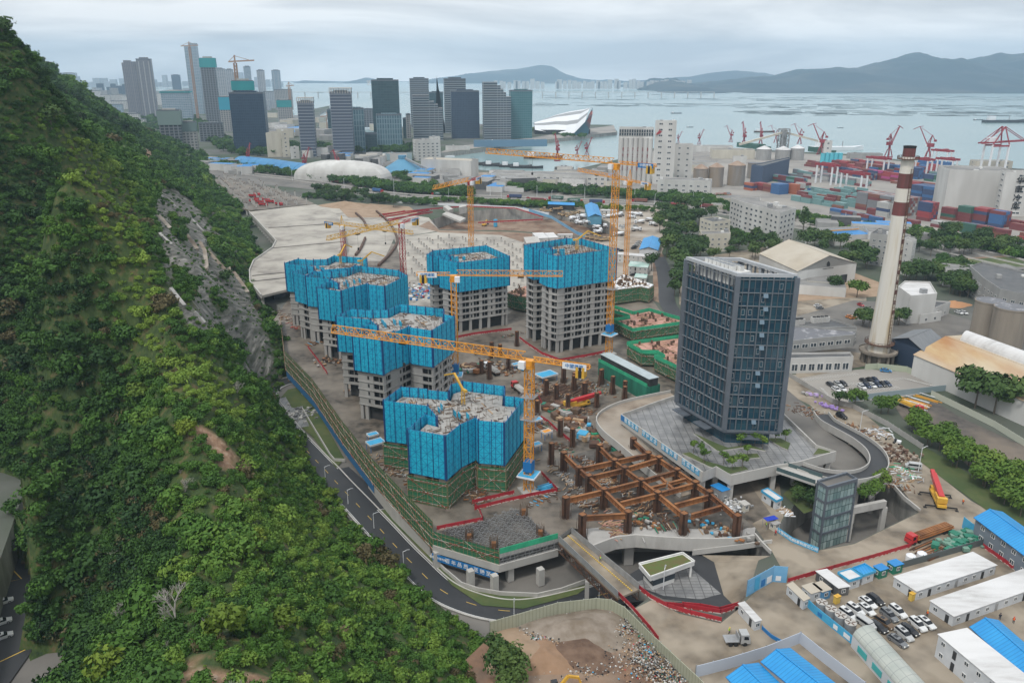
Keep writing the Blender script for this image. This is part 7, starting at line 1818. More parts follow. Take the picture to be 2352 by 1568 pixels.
boards('pale site fence with blue panels zigzagging round the excavation', [(450,325),(640,385),(720,410),(960,560),(1040,590)],2.4, M.hoard, fN)
boards('low white fence along the back of the excavation by the highway', [(690,1105),(930,1120),(1280,1135),(1560,1150),(1800,1195)],2.2, M.signwhite, fI)
for i, l in enumerate([[(585,1195),(940,1155),(1210,1135),(1560,1150),(1760,1215)], [(640,1245),(940,1165)], [(1290,1255),(1760,1230)]]):
 barrier(['long red barrier along the far rim of the rock pit', 'red barrier on the striped ramp left of the rock pit', 'red barrier crossing the floor in front of the blue tank'][i], fI(l))
for i, l in enumerate([[(590,1215),(930,1160)], [(615,1235),(960,1178)], [(575,1205),(760,1170)]]): barrier('%s red barrier of the ramp lanes beside the curved upstands' % ['upper', 'lower', 'short'][i], fI(l))
bld_=bpx('tall pale concrete block rising from the rock pit rim, left', [(1035,1130),(1070,1125),(1110,1150),(1075,1160)],3.5, M.conc_lt, M.conc_lt, None, fI, parapet=0, name='concrete_block', cat='concrete block')
bpx('tall pale concrete block rising from the rock pit rim, right', [(1150,1125),(1200,1120),(1205,1130),(1152,1140)],6, M.conc_lt, M.conc_lt, None, fI, parapet=0, name='concrete_block', cat='concrete block')
bpx('long weathered concrete wall spur reaching into the rock pit', [(1030,1185),(1060,1170),(1200,1215),(1160,1240)],1.5, M.conc_lt, M.conc_lt, None, fI, parapet=0, name='concrete_block', cat='concrete block')
W=M.wall_white
bpx('seven storey white office block with projecting balcony rows in the middle distance', fM([(45,480),(275,470),(280,505),(560,562),(430,600),(315,560),(150,520)]),27, W, M.roof_grey,(2.2,1.3,5.2,3.7,1.2), units=5, seed=2)
bpx('cream three storey building with a terrace roof beside the tree belt', fJ([(655,820),(810,815),(815,835),(665,840)]),12, M.wall_cream, M.roof_grey,(1.6,1.3,4.4,3.6,1.0), units=2)
bpx('taller cream block with dark tiled wing behind the cream three storey one', fJ([(655,755),(740,745),(815,765),(720,775)]),17, M.wall_cream, M.roof_dk,(2.4,1.4,4.0,3.4,1.0), units=2)
bpx('long white two storey block with orange eaves line behind the trees', fM([(640,725),(1050,705),(1050,715),(640,740)]),9, W, M.roof_dk,(1.2,1.5,3.4,3.6,1.0), bands=(8.9,.7, M.orange))
bpx('white and dark grey patterned building half hidden behind the chimney', fM([(1145,760),(1215,720),(1500,795),(1400,790)]),20, M.wall_grey, M.roof_dk,(1.6,1.5,3.4,3.6,1.0), units=3)
bpx('white stair block attached to the patterned building behind the chimney', fM([(1395,805),(1440,790),(1508,815),(1480,830)]),21, W, M.roof_grey,(1.4,1.2,4,3.6,1.0))
shedpx('large white hall with a beige gabled roof and a wide white gable end', [(930,290),(690,180),(1300,240)],11,18, W, M.roof_beige, fC, cat='warehouse', name='warehouse')
hh=G(*fC([(1120,262)])[0],14);
r=empty('horse_emblem',(hh.x, hh.y-.0,12.5),0, 'black emblem and small lettering on the white gable of the beige roofed hall', 'sign')
aa, cc=V3(G(*fC([(930,290)])[0],11).xy), V3(G(*fC([(1300,240)])[0],11).xy);dgb=(cc-aa).normalized();ng_=V3((dgb.y,-dgb.x));ang=math.atan2(dgb.y, dgb.x)
pe=aa.lerp(cc,.5)+ng_*.25;r.location=(pe.x, pe.y,11.5);r.rotation_euler.z=ang
b=MB();b.face([(-1.2,0,.2),(-.1,0,.2),(.9,0,-.1),(1.4,0,.9),(.7,0,2.4),(-.2,0,3.2),(-1.2,0,2.6),(-1.5,0,1.2)]);b.build('emblem', M.black, r);text_mesh('lettering', 'YOUNG DONGHAI',1.0, M.black, r,(0,-.02,-1.2),(math.pi/2,0,0))
for k in (.12,.38,.8): p=aa.lerp(cc, k)+ng_*.2;b=MB();b.box((p.x, p.y,0),(5,.3,5), ang);o=b.build('hall_door', M.dark);o.parent=bpy.data.objects['warehouse'];o.location=-bpy.data.objects['warehouse'].location
bpx('low wet roofed factory wing with a glazed gallery right of the office tower', fC([(860,690),(900,640),(1300,672),(1285,700),(880,740)]),10, M.wall_grey, M.roof_slate,(3,1.8,4.2,5,2), z0=5.0, units=0)
bpx('flat roofed white workshop with tall glazing below the slate roofed wing', fC([(870,850),(1280,838),(1260,810),(880,815)]),6, W, M.roof_dk,(2.6,3.2,3.6,5,1))
bpx('dark roof terrace with white cooling units right of the office tower', fC([(880,625),(1140,600),(1300,650),(900,660)]),8, M.wall_grey, M.roof_dk, None, units=0)
for i,(x, y) in enumerate([(905,625),(920,623),(935,622),(950,620),(1030,612),(1055,610),(1080,608),(1105,606)]): p=G(*fC([(x, y)])[0],8.2);o=empty('cooling_unit',(p.x, p.y,8.1),.4, ordl(i,8)+'white cooling unit on the dark factory roof', 'cooling unit', 'cooling units on the dark roof');b=MB();b.box((0,0,0),(2.4,2.4,2.6));b.build('casing', W, o);b=MB();b.cyl((0,0),.9,.9,2.6,2.9,12);b.build('fan', M.black, o)
bpx('white factory building with a rusty ridge and glazed monitor roof', fC([(1560,395),(1600,360),(1760,365),(1805,440),(1640,455)]),14, W, M.roof_white, None, units=1)
bpx('low white factory annexe with flat dark roofs', fC([(1560,490),(1700,475),(1890,490),(1790,530),(1590,515)]),6, W, M.roof_dk,(1.5,1.5,6,6,1.2), units=4, seed=3)
bpx('small white outbuilding in front of the factory annexe', fC([(1670,552),(1800,535),(1835,555),(1700,575)]),4, W, M.roof_white,(1.5,1.5,5,4,1.2))
shedpx('dark blue walled shed with a ribbed grey roof at the foot of the chimney', [(1525,715),(1660,660),(1720,790)],10,13, mat('navy_wall',(.03,.05,.09),.6), mat('ribbed_grey_roof',(.18,.19,.20),.6,(.14,.15,.16),.6, stretch=(3,.2,1)), fC, cat='shed')
q4=W3(fC([(1662,815),(2030,690),(2700,1250)]),9);Pq=quad3(V3(q4[0]).xy, V3(q4[2]).xy, V3(q4[1]).xy)
shed('enormous factory hall with a rust stained cream roof on the right', Pq,9,12.5, W, M.roof_rust, cat='factory', name='factory_hall')
rdg0=(V3(Pq[0])+V3(Pq[3]))/2;rdg1=(V3(Pq[1])+V3(Pq[2]))/2;dv=(rdg1-rdg0).normalized();sv=(V3(Pq[3])-V3(Pq[0])).normalized()
r=empty('barrel_roof',(*rdg0,12),0, 'long pale cylindrical roof vent lying along the rust stained factory hall', 'roof vent');b=MB();n=12;LL=(rdg1-rdg0).length
for k in range(n):
 A1, A2=math.pi*k/n-.15, math.pi*(k+1)/n-.15;f=lambda A, s_: (*(rdg0+dv*(6+s_)+sv*(6-math.cos(A)*4)),11.5+math.sin(A)*4.5)
 b.face([f(A1,0), f(A1, LL), f(A2, LL), f(A2,0)][::-1]);
b.face([(*(rdg0+dv*6+sv*(6-math.cos(math.pi*k/n)*4)),11.5+math.sin(math.pi*k/n)*4.5) for k in range(n+1)])
b.bw('shell', M.roof_white, r)
M.silo_old=mat('weathered_silo',(.24,.205,.165),.9,(.12,.105,.09),.2, stretch=(1,1,.12), c3=(.32,.28,.23), scale3=.06)
def silo(label, x, ytop, rad, yb, m, conv=fC, roof=None, rh=0, z0=0, name='silo', grp=None, mr=None):
 p=G(*conv([(x, yb)])[0],0);zt=Htop(p, conv([(x, ytop)])[0][1]);p.y+=rad;r=empty(name,(p.x, p.y, z0),0, label, 'silo', grp);b=MB();b.cyl((0,0), rad, rad,0, zt-z0,28);b.build('shell', m, r)
 b=MB();b.cyl((0,0), rad*1.03, rad*1.03, zt-z0, zt-z0+.5,28,0, not rh);b.build('rim', m, r)
 if rh: b=MB();b.cyl((0,0), rad*1.02,.6, zt-z0+.5, zt-z0+.5+rh,28);b.build('roof', mr or roof, r)
 else: b=MB();b.cyl((0,0), rad*.97, rad*.97, zt-z0+.5, zt-z0+.62,28);b.build('roof', roof or M.roof_slate, r)
silo('weathered brown concrete silo, left of two at the right edge',2148,505,6.5,735, M.silo_old)
silo('weathered brown concrete silo, right of two at the right edge',2285,550,7.2,800, M.silo_old)
bpx('grey office building with window strips at the right edge behind the silos', fC([(2010,265),(2085,240),(2500,330),(2500,480),(2200,410),(2100,345)]),14, M.wall_grey, M.roof_dk,(2,1.4,4,4,1.2), units=4)
cb=G(2013,832,0);R0, R1=4.6,2.3;CH=92.0
cz=Htop(cb,340);CH=cz
ch=empty('chimney', cb,0, 'tall tapering chimney with red and white bands and rust streaks', 'chimney')
M.chim_w=mat('chimney_white',(.60,.57,.50),.85,(.42,.33,.20),.35, stretch=(1,1,.06), c3=(.66,.64,.60), scale3=.2, lo=.5, hi=.68)
M.chim_r=mat('chimney_red',(.19,.055,.055),.85,(.10,.045,.04),.35, stretch=(1,1,.1))
cuts=[0,.60,.68,.785,.86,1.0]  # fractions of height (bands traced from the photograph)
ys_=[832,560,475,420,385,335]
def rad_at(z): return R0+(R1-R0)*z/CH
hz=[0, Htop(cb,530), Htop(cb,482), Htop(cb,430), Htop(cb,396), CH]
zz_=[0, Htop(cb,494), Htop(cb,463), Htop(cb,432), Htop(cb,398), Htop(cb,360), CH]
for i,(m_, nm) in enumerate([(M.chim_w, 'white_shaft'),(M.chim_r, 'red_band'),(M.chim_w, 'white_band'),(M.chim_r, 'red_band'),(M.chim_w, 'white_band'),(M.chim_r, 'red_top')]):
 b=MB();b.cyl((0,0), rad_at(zz_[i]), rad_at(zz_[i+1]), zz_[i], zz_[i+1],32,0, i==5);b.build(nm, m_, ch, smooth=False)
b=MB();b.cyl((0,0), R1*1.04, R1*1.08, CH, CH+.8,32,0, False);b.cyl((0,0), R1*.9, R1*.9, CH+.1, CH+.2,32);b.build('rim', M.black, ch)
for z in (Htop(cb,360)-1,9):
 b=MB();rr=rad_at(z)+1.6;b.cyl((0,0), rr, rr, z, z+.25,32);n=24
 for k in range(n): a, c=6.283*k/n,6.283*(k+1)/n;b.bar((rr*math.cos(a), rr*math.sin(a), z),(rr*math.cos(a), rr*math.sin(a), z+1.3),.12);b.bar((rr*math.cos(a), rr*math.sin(a), z+1.3),(rr*math.cos(c), rr*math.sin(c), z+1.3),.12)
 b.build('gallery', M.rust_dk, ch)
b=MB();b.cyl((0,0), R0+3.2, R0+3.2,5.0,5.5,36);b.cyl((0,0), R0+3.3, R0+3.3,5.5,6.1,36,0, False);b.build('platform_ring', M.silo_old, ch)
b=MB();
for k in range(10): b.box(((R0+1.6)*math.cos(k*.628),(R0+1.6)*math.sin(k*.628),0),(1.0,1.0,5));
b.cyl((0,0), R0+.5, R0+.5,0,5,24);b.build('base', M.silo_old, ch)
b=MB();s_ang=-1.15
for z in np.arange(8, CH-8,1.5): rr=rad_at(z)+.35;b.bar((rr*math.cos(s_ang)-.4, rr*math.sin(s_ang), z),(rr*math.cos(s_ang)+.4, rr*math.sin(s_ang), z),.14)
for dx in (-.45,.45): b.bar(((rad_at(8)+.35)*math.cos(s_ang)+dx,(rad_at(8)+.35)*math.sin(s_ang),8),((rad_at(CH-8)+.35)*math.cos(s_ang)+dx,(rad_at(CH-8)+.35)*math.sin(s_ang), CH-8),.16)
b.build('ladder', M.rust_dk, ch)
for i, t_ in enumerate('广东耀皮玻璃有限公司'):
 z=Htop(cb,505)+0-i*4.3;a_=-1.0;rr=rad_at(z)+.12;text_mesh('character', t_,2.0, M.chim_r, ch,(rr*math.cos(a_), rr*math.sin(a_), z),(math.pi/2,0, a_+math.pi/2),.05)
def grove(label, poly, n, kind, smin, smax, grp, seed=1):
 qq=random.Random(seed);xs_=[p[0] for p in poly];ys2=[p[1] for p in poly];k=0;t_=0
 while k < n and t_ < n*60:
  t_+=1;x, y=qq.uniform(min(xs_), max(xs_)), qq.uniform(min(ys2), max(ys2))
  if inpoly(x, y, poly): tree(kind, G(x, y,0), qq.uniform(smin, smax), label, grp);k+=1
grove('dark broadleaf tree in the dense belt between the truck yard and the cream buildings', [(1515,490),(1590,478),(1650,500),(1610,560),(1600,600),(1555,690),(1545,700),(1545,640),(1520,570),(1512,530)],42, 'city',1.3,2.0, 'trees of the dense belt beside the truck yard',2)
grove('broadleaf tree in the belt directly behind the glass office tower', [(1600,560),(1750,560),(1760,600),(1600,620),(1570,680),(1560,640)],16, 'city',1.1,1.6, 'trees behind the office tower',3)
grove('dark tree in the clump between the white office block and the beige roofed hall', [(1720,560),(1800,540),(1900,560),(2000,600),(1990,640),(1850,590),(1760,590)],24, 'city',1.3,1.9, 'trees between the white block and the hall',4)
grove('tree in the wooded strip right of the chimney', fC([(1560,330),(1700,290),(1900,300),(2080,420),(2050,480),(1830,420),(1700,350),(1600,360)]),34, 'city',1.1,1.7, 'trees right of the chimney',5)
grove('tree in the leafy compound around the sports field', fM([(1420,800),(1700,760),(2352,880),(2352,960),(1900,930),(1500,960)]),34, 'city',1.0,1.6, 'trees around the sports field',6)
grove('big tree beside the factory yard and the foot of the chimney', fC([(1300,640),(1370,610),(1380,640),(1330,670),(1560,610),(1660,610),(1640,640),(1560,650)]),9, 'city',.9,1.3, 'trees by the chimney foot',7)
grove('airy tree in the row between the muddy road and the gravel yard', fG([(540,480),(1100,570),(1650,900),(1730,1010),(1500,960),(1100,700),(760,520),(620,520)]),16, 'fresh',.8,1.25, 'trees between the muddy road and the gravel yard',8)
grove('bushy tree on the bank right of the mobile crane', fG([(1500,1010),(1900,1040),(2400,1300),(2400,1560),(2100,1500),(1700,1150)]),26, 'fresh',.8,1.3, 'bushy trees on the right bank',9)
grove('leafy tree at the left corner of the refuse yard against the sage fence', [(1130,1490),(1150,1500),(1200,1570),(1230,1610),(1150,1620)],5, 'city',.7,1.1, 'trees at the refuse yard corner',11)
for (x, y, s_, lb) in [(1790,520,2.0, 'very large dark tree at the left of the fence of the factory hall'),(1960,570,2.2, 'very large dark tree beside the factory hall on the right'),(2080,600,1.9, 'large dark tree at the right edge beside the factory hall')]: tree('city', G(*fG([(x, y)])[0],0), s_, lb)
for (x, y, s_, k_, lb) in [(1150,425,1.4, 'city', 'dark tree on the riding yard behind the office tower, left'),(1300,455,1.5, 'fresh', 'yellow green tree on the riding yard behind the office tower'),(1185,1140,.9, 'city', 'round bush at the corner of the parking lot')]: tree(k_, G(*fC([(x, y)])[0],0), s_, lb)
tree('city', G(*fN([(1660,900)])[0],0),1.5, 'round dark tree standing alone beside the service road')
tree('cone', G(*fM([(610,770)])[0],0),1.3, 'dark pointed conifer behind the white office block')
grove('tree in the hedge row in front of the highway', f4([(560,60),(760,95),(1010,130),(1230,150),(1230,110),(900,70),(700,20)]),26, 'city',1.0,1.7, 'trees in front of the highway on the left',10)
boards('green fence around the back of the parking lot', fC([(1350,910),(1430,905),(1610,925),(1700,965),(1880,1040)]),2.6, mat('fence_palegreen',(.40,.44,.33),.6), conv=None)
boards('grey blue fence in front of the parking lot', fC([(1250,1112),(1500,1080),(1860,1040)]),2.4, mat('fence_bluegrey',(.26,.33,.36),.6), conv=None)
boards('pale fence around the gravel yard near the big tree', fC([(1765,1075),(1960,1170),(2160,1270),(2352,1390)]),2.4, mat('fence_palegreen2',(.46,.48,.40),.6), conv=None)
boards('long grey wall between the muddy road and the trees', fG([(100,225),(520,480),(690,520),(1000,680),(1320,890)]),2.0, M.conc, conv=None)
fp=[];fs_=[];ft=[];fi=[]
def belt(path, wpx, n, s0, s1, tn=.42, seed=1):
 qq=random.Random(seed)
 for k in range(n):
  i=qq.randrange(len(path)-1);f=qq.random();x=path[i][0]*(1-f)+path[i+1][0]*f;y=path[i][1]*(1-f)+path[i+1][1]*f+qq.uniform(-wpx, wpx)
  p=G(x, y,0);s_=qq.uniform(s0, s1);fp.append((p.x, p.y, s_*.7));fs_.append(s_);ft.append(tn+qq.gauss(0,.06));fi.append(qq.randrange(5))
belt([(445,372),(560,388),(700,405),(830,425),(940,440),(1080,447)],6,420,4.5,7.5,.34,1)
belt([(880,400),(960,418),(1000,430)],9,60,4,7,.36,2)
belt([(1000,462),(1180,472),(1300,476),(1500,486)],3.5,150,3.0,4.5,.5,3)
belt([(1150,430),(1260,440),(1400,450),(1560,462),(1660,470)],6,200,4.5,7.5,.34,4)
belt([(700,455),(860,462),(1000,470)],4,70,3,5,.36,5)
belt([(1700,480),(1800,500),(2000,530),(2150,545),(2352,590),(2450,610)],8,330,3.5,5.5,.44,6)
belt([(640,340),(760,345),(900,345),(1000,348)],7,200,5,9,.30,7)
belt([(420,260),(470,300),(520,340),(640,345)],16,200,6,11,.3,8)
belt([(1560,462),(1640,470),(1700,486)],7,90,4,7,.35,9)
belt([(1220,300),(1290,312),(1350,315)],3,40,4,6,.4,10)
belt([(300,270),(380,300),(440,340)],20,200,6,11,.28,11)
belt([(2150,610),(2250,640),(2352,680),(2420,690)],12,120,4,6,.36,12)
belt([(1640,520),(1700,545),(1760,560)],6,60,4,6.5,.34,13)
pm2=bpy.data.meshes.new('tree_belts');pm2.from_pydata(fp, [], [])
pm2.attributes.new('scl', 'FLOAT', 'POINT').data.foreach_set('value', fs_);pm2.attributes.new('tone', 'FLOAT', 'POINT').data.foreach_set('value', ft);pm2.attributes.new('idx', 'INT', 'POINT').data.foreach_set('value', fi)
fo2=bpy.data.objects.new('tree_belts', pm2);col.objects.link(fo2);tag(fo2, 'distant green tree belts along the highway and through the city', None, None, 'stuff');fo2.modifiers.new('scatter', 'NODES').node_group=ng
def fac(name, c, cl, pu, pv, wu, wv, c2=None, rough=.35): return uvlines(name, c, cl, pu, pv, wu, wv,0, rough, c2,0.0,1 if c2 else None)
F={'brown': fac('facade_brown_hazed',(.11,.14,.19),(.22,.22,.24),4,3.5,1.4,1.3,(.10,.12,.16)), 'blue': fac('facade_pale_blue',(.13,.20,.27),(.36,.42,.47),5,4.2,.7,1.5,(.18,.26,.33)),  # blue-grey tint puts distance haze into the brown facade's colour
     'frame': fac('facade_open_frame',(.04,.055,.07),(.20,.21,.23),6,4,1.6,1.1), 'dark': fac('facade_dark_blue',(.02,.04,.075),(.045,.075,.12),3,4,.5,.7,(.03,.055,.095)),
     'teal': fac('facade_teal',(.03,.12,.14),(.10,.20,.22),4,4.2,.5,.9,(.045,.15,.17)), 'band': fac('facade_banded',(.04,.065,.09),(.30,.33,.35),60,4.2,.4,1.2,(.06,.075,.09)),
     'band2': fac('facade_blue_banded',(.07,.09,.13),(.30,.32,.35),60,4.4,.5,1.0), 'dteal': fac('facade_dark_teal',(.018,.05,.065),(.05,.085,.10),5,4.2,.4,.8,(.03,.075,.09)),
     'patt': fac('facade_pattern',(.05,.11,.15),(.20,.28,.32),4,8,1.2,1.0,(.08,.16,.20)), 'grey': fac('facade_grey',(.11,.12,.13),(.33,.33,.33),5,4,2.0,1.5), 'white': fac('facade_white_block',(.09,.10,.11),(.50,.50,.49),5,3.6,2.9,2.0),
     'lblue': fac('facade_light',(.16,.20,.25),(.42,.44,.46),6,4,1.6,1.4)}
M.tealnet=mat('teal_screen',(.015,.24,.26),.7,(.02,.28,.30),.05);M.sky_steel=M.steel
def tw(label, x0, x1, yt, yb, f, conv=fK, dp_=1.0, rot=.25, top=None, steps=None, base=None, cat='skyscraper', fins=0, crown=None, z0=0.0):
 """tower traced by its left/right edge at base, roof row and base row"""
 (X0, YB),(X1, YT)=conv([(x0, yb),(x1, yt)]);xm=(X0+X1)/2;B=G(xm, YB, z0);h=Htop(B, YT);dep=B.y*CP-(z0-CAMH)*SP
 wd=(X1-X0)/FPX*dep;w_=wd/(math.cos(rot)+dp_*math.sin(abs(rot)));d_=w_*dp_
 r=empty('tower',(B.x, B.y+d_/2, z0), rot, label, cat)
 b=MB();
 if steps:
  for (a0, a1, hf) in steps: b.prism([(-w_/2+w_*a0,-d_/2),(-w_/2+w_*a1,-d_/2),(-w_/2+w_*a1, d_/2),(-w_/2+w_*a0, d_/2)],0, h*hf,0,1)
 else: b.prism([(-w_/2,-d_/2),(w_/2,-d_/2),(w_/2, d_/2),(-w_/2, d_/2)],0, h,0,1)
 b.build('facade', [f, M.roof_grey], r)
 if not steps:
  b=MB();b.box((0,0, h),(w_*.6, d_*.5, h*.025+2));b.build('plant_room', f if not top else M.conc, r)
  b=MB();b.sweep([V3((x*w_/2, y*d_/2, h)) for x, y in ((-1,-1),(1,-1),(1,1),(-1,1))], [(-.3,0),(.3,0),(.3,2.2),(-.3,2.2)],0, True);b.build('parapet', M.off_frame, r)
 if top: b=MB();b.prism([(-w_*.54,-d_*.54),(w_*.54,-d_*.54),(w_*.54, d_*.54),(-w_*.54, d_*.54)], h*(1-top[0]), h*1.01,0);b.build('screen_wrap', top[1], r)
 for k in range(fins): b=MB();x=-w_/2+w_*(k+.5)/fins;b.box((x,-d_/2-.4,0),(w_*.03+.6,1.0, h*.97));b.build('fin', M.off_lt, r)
 if crown:
  b=MB();
  for k in range(9): b.box((-w_/2+w_*k/8,-d_/2, h),(1.0,1.0,7));b.box((-w_/2+w_*k/8, d_/2, h),(1.0,1.0,7))
  b.box((0,0, h+7),(w_*1.04, d_*1.04,1.0));b.build('roof_frame', M.conc_lt, r)
 return r, h, B
tw('pair of joined tall brown grey residential towers, widest of the far left skyline',430,580,240,845, F['brown'], dp_=.5, steps=[(0,.13,.96),(.13,.62,1.0),(.62,1,.98)])
tw('right half of the tall brown grey residential pair with pale vertical ribs',580,735,232,845, F['brown'], dp_=.5, fins=3)
tw('tallest slim pale blue glass skyscraper of the far left skyline',1085,1215,60,800, F['blue'], dp_=.7, rot=.15, steps=[(0,.35,.965),(.35,1,1.0)])
tw('skeletal high rise under construction with a teal wrapped top next to the pale blue skyscraper',1225,1395,225,900, F['frame'], dp_=.8, top=(.13, M.tealnet))
tw('blue glass tower with a teal top strip beside the brown residential pair',780,1090,570,880, F['blue'], dp_=.5, top=(.03, M.tealnet))
tw('skeletal block wrapped in grey green screens nearest the hill crest',775,1010,775,1275, F['frame'], dp_=.6, top=(.28, mat('sage_screen',(.18,.25,.24),.8)))
tw('slim grey tower joined to the screened skeletal block by the hill',1000,1165,895,1265, F['grey'], dp_=.6, top=(.24, mat('sage_screen2',(.14,.20,.20),.8)))
tw('broad dark blue glass block with pale vertical window strips in the left skyline',1530,1885,590,1205, F['dark'], dp_=.45, rot=.12)
tw('bright teal wrapped core rising behind the broad dark blue block',1565,1790,465,1180, F['frame'], dp_=.5, top=(.12, M.tealnet))
tw('pale residential slab behind the skeletal high rise',1350,1480,335,800, F['lblue'], dp_=.4)
tw('pale residential tower with cream crown right of the slab',1478,1560,342,760, F['lblue'], dp_=.5)
tw('small pale far tower left of the far crane',1556,1604,375,740, F['grey'], dp_=.5);tw('blue grey far tower right of the far crane',1662,1740,312,720, F['blue'], dp_=.6)
tw('twin striped far tower, left one',1795,1880,350,720, F['lblue'], dp_=.5, fins=2);tw('twin striped far tower, right one',1945,2040,350,700, F['blue'], dp_=.5, fins=2)
tw('low wide pale housing block in front of the twin far towers, left',1850,1960,570,740, F['lblue'], dp_=.4);tw('low wide pale housing block in front of the twin far towers, right',1960,2150,552,760, F['grey'], dp_=.3)
tw('dark slate tower left of the pale blue skyscraper',885,980,395,560, F['dark'], dp_=.6)
tw('pale tower wrapped in cyan screens left of the broad dark blue block',1400,1520,630,985, F['grey'], dp_=.5, top=(.36, mat('cyan_screen',(.03,.30,.42),.7)))
tw('construction tower with teal top beside the bay',1985,2140,662,905, F['grey'], dp_=.6, top=(.28, M.tealnet))
tw('long two to four storey steel skeleton at the foot of the skeletal high rise',1160,1420,905,1090, F['frame'], dp_=.5)
tw('lattice faced pale tower just above the hill skyline at the far left',452,560,350,485, F['lblue'], fH, dp_=.5)
for i,(x0, x1, yt, yb) in enumerate([(100,175,487,600),(245,302,488,580),(305,368,512,600),(368,430,495,600),(205,246,525,600)]): tw('%sdark low tower in the hazy city behind the hill' % ordl(i,5), x0, x1, yt, yb, F['dark'], dp_=.6)
for i,(x0, x1, yt, yb) in enumerate([(30,145,560,690),(145,240,600,700),(240,380,600,690),(240,430,668,750),(230,365,705,800),(355,540,800,880),(430,600,860,920)]): tw('%spale housing block above the hill skyline' % ordl(i,7), x0, x1, yt, yb, F['white'] if i < 4 or i > 4 else F['blue'], dp_=.5, cat='housing block')
T=[(0,118,385,775, 'band2',.9, 'banded tower with open roof frame, leftmost of the centre skyline', None, True),(232,392,315,765, 'band2',.8, 'taller banded tower with open roof frame, second of the centre skyline', None, True),
     (375,475,430,740, 'patt',.6, 'short patterned glass tower right of the two banded towers', None, False),(458,545,432,560, 'frame',.6, 'brown unfinished frame between the towers of the centre skyline', None, False),(205,240,437,600, 'dteal',.6, 'narrow dark block behind the taller banded tower', None, False),
     (530,730,225,680, 'dteal',.5, 'tall dark teal office tower carrying white roof lettering', None, False),(552,742,475,722, 'patt',.6, 'lower grey blue office block with a patterned side in front of the dark teal tower', None, False),
     (795,940,213,560, 'band',.7, 'tall banded tower with dark roof block left of the white sail', None, False),(1040,1205,215,600, 'band',.7, 'tall banded tower with dark roof block right of the white sail', None, False),(935,1040,310,520, 'dteal',.5, 'mid height teal slab between the two tall banded towers', None, False),
     (1090,1300,303,640, 'dark',.5, 'dark glass slab with a pale balcony box in the centre skyline', None, False),(812,1038,328,655, 'band',.5, 'stepped banded office tower behind the white punch windowed block', [(0,.55,1.0),(.55,.72,.87),(.72,.85,.80),(.85,1,.72)], False),
     (1320,1528,232,650, 'band',.5, 'stepped banded tower with sloping right shoulder near the bay', [(0,.5,1.0),(.5,.62,.94),(.62,.72,.88),(.72,.82,.82),(.82,1,.75)], False),(1512,1680,300,640, 'teal',.7, 'bright teal glass tower at the right end of the centre skyline', None, False),
     (745,805,500,640, 'dteal',.6, 'low dark block between the patterned block and the stepped tower', None, False),(770,805,470,640, 'grey',.6, 'low grey block left of the stepped tower', None, False),(470,560,610,735, 'dteal',.6, 'low dark glass block at the foot of the dark teal tower', None, False)]
for (x0, x1, yt, yb, f, dq, lb, st_, cr_) in T: tw(lb, x0, x1, yt, yb, F[f], fI, dp_=dq, rot=.12, steps=st_, crown=cr_)
tp=G(*fI([(560,660)])[0],0)
r=empty('roof_lettering',(tp.x, tp.y-8,0),.12, 'white characters on top of the dark teal office tower', 'sign');zt_=Htop(tp, fI([(0,240)])[0][1]);
text_mesh('lettering', '艺新贷购',9, M.signwhite, r,(6,-14, zt_),(math.pi/2,0,0),.3)
p=G(*fI([(1015,600)])[0],0);zt_=Htop(p, fI([(0,190)])[0][1]);r=empty('sail_mast', p,0, 'slender white leaning sail shaped mast between the two tall banded towers', 'monument');b=MB();b.face([(-10,0,0),(12,0,0),(-4,0, zt_)]);b.face([(12,0,0),(-10,0,0),(-4,0, zt_)]);loft(b, [(0,.1,.1,0,1),(1,.1,.1,0,1)],0);b.build('sail', M.signwhite, r)
def bx(label, x0, x1, yt, yb, wm, conv, rot=.2, dp_=.5, win=None, cat='building', rm=None, units=2, name='building', bands=None, extra=None):
 (X0, YB),(X1, YT)=conv([(x0, yb),(x1, yt)]);xm=(X0+X1)/2;B=G(xm, YB,0);h=Htop(B, YT);dep=B.y*CP+CAMH*SP;wd=(X1-X0)/FPX*dep
 w_=wd/(math.cos(rot)+dp_*math.sin(abs(rot)));d_=w_*dp_;ca, sa=math.cos(rot), math.sin(rot);c=(B.x, B.y+d_/2)
 P=[(c[0]+x*w_*ca-y*d_*sa, c[1]+x*w_*sa+y*d_*ca) for x, y in ((-.5,-.5),(.5,-.5),(.5,.5),(-.5,.5))]
 return bldg(label, P, h, wm, rm or M.roof_grey, win, cat=cat, name=name, units=units, bands=bands, seed=int(x0)), P, h
bx('white office block with rows of punched windows beside the harbour basin',812,1015,655,800, W, fI,.35,.6,(3,2.0,6,4.2,1.2));bx('white lift core slab standing above the white punch windowed block',935,1018,632,780, W, fI,.3,.5,(2,2,5,5,1))
bx('stained cream silo block with red characters in front of the dark blue block',1875,2035,1005,1250, M.wall_cream, fK,.3,.4, None);bx('cream stair tower attached to the stained cream silo block',2035,2120,985,1250, M.wall_cream, fK,.3,.6,(2.5,2,7,6,2))
bx('small white building right of the cream stair tower',2120,2215,1150,1270, W, fK,.2,.6,(2.5,2,7,6,2))
bx('long white grain warehouse beside the blue conical roof',870,1290,800,915, W, fI,-.35,.35, None, rm=M.roof_beige);bx('white mill building with small windows beside the conveyor',935,1050,815,905, W, fI,-.2,.5,(2,2,6,4.5,1));bx('pale blue workshop with a round sign at the foot of the conveyor',845,930,880,945, mat('pale_blue_wall',(.30,.42,.48),.8), fI,-.1,.6,(2,2,6,4.5,1))
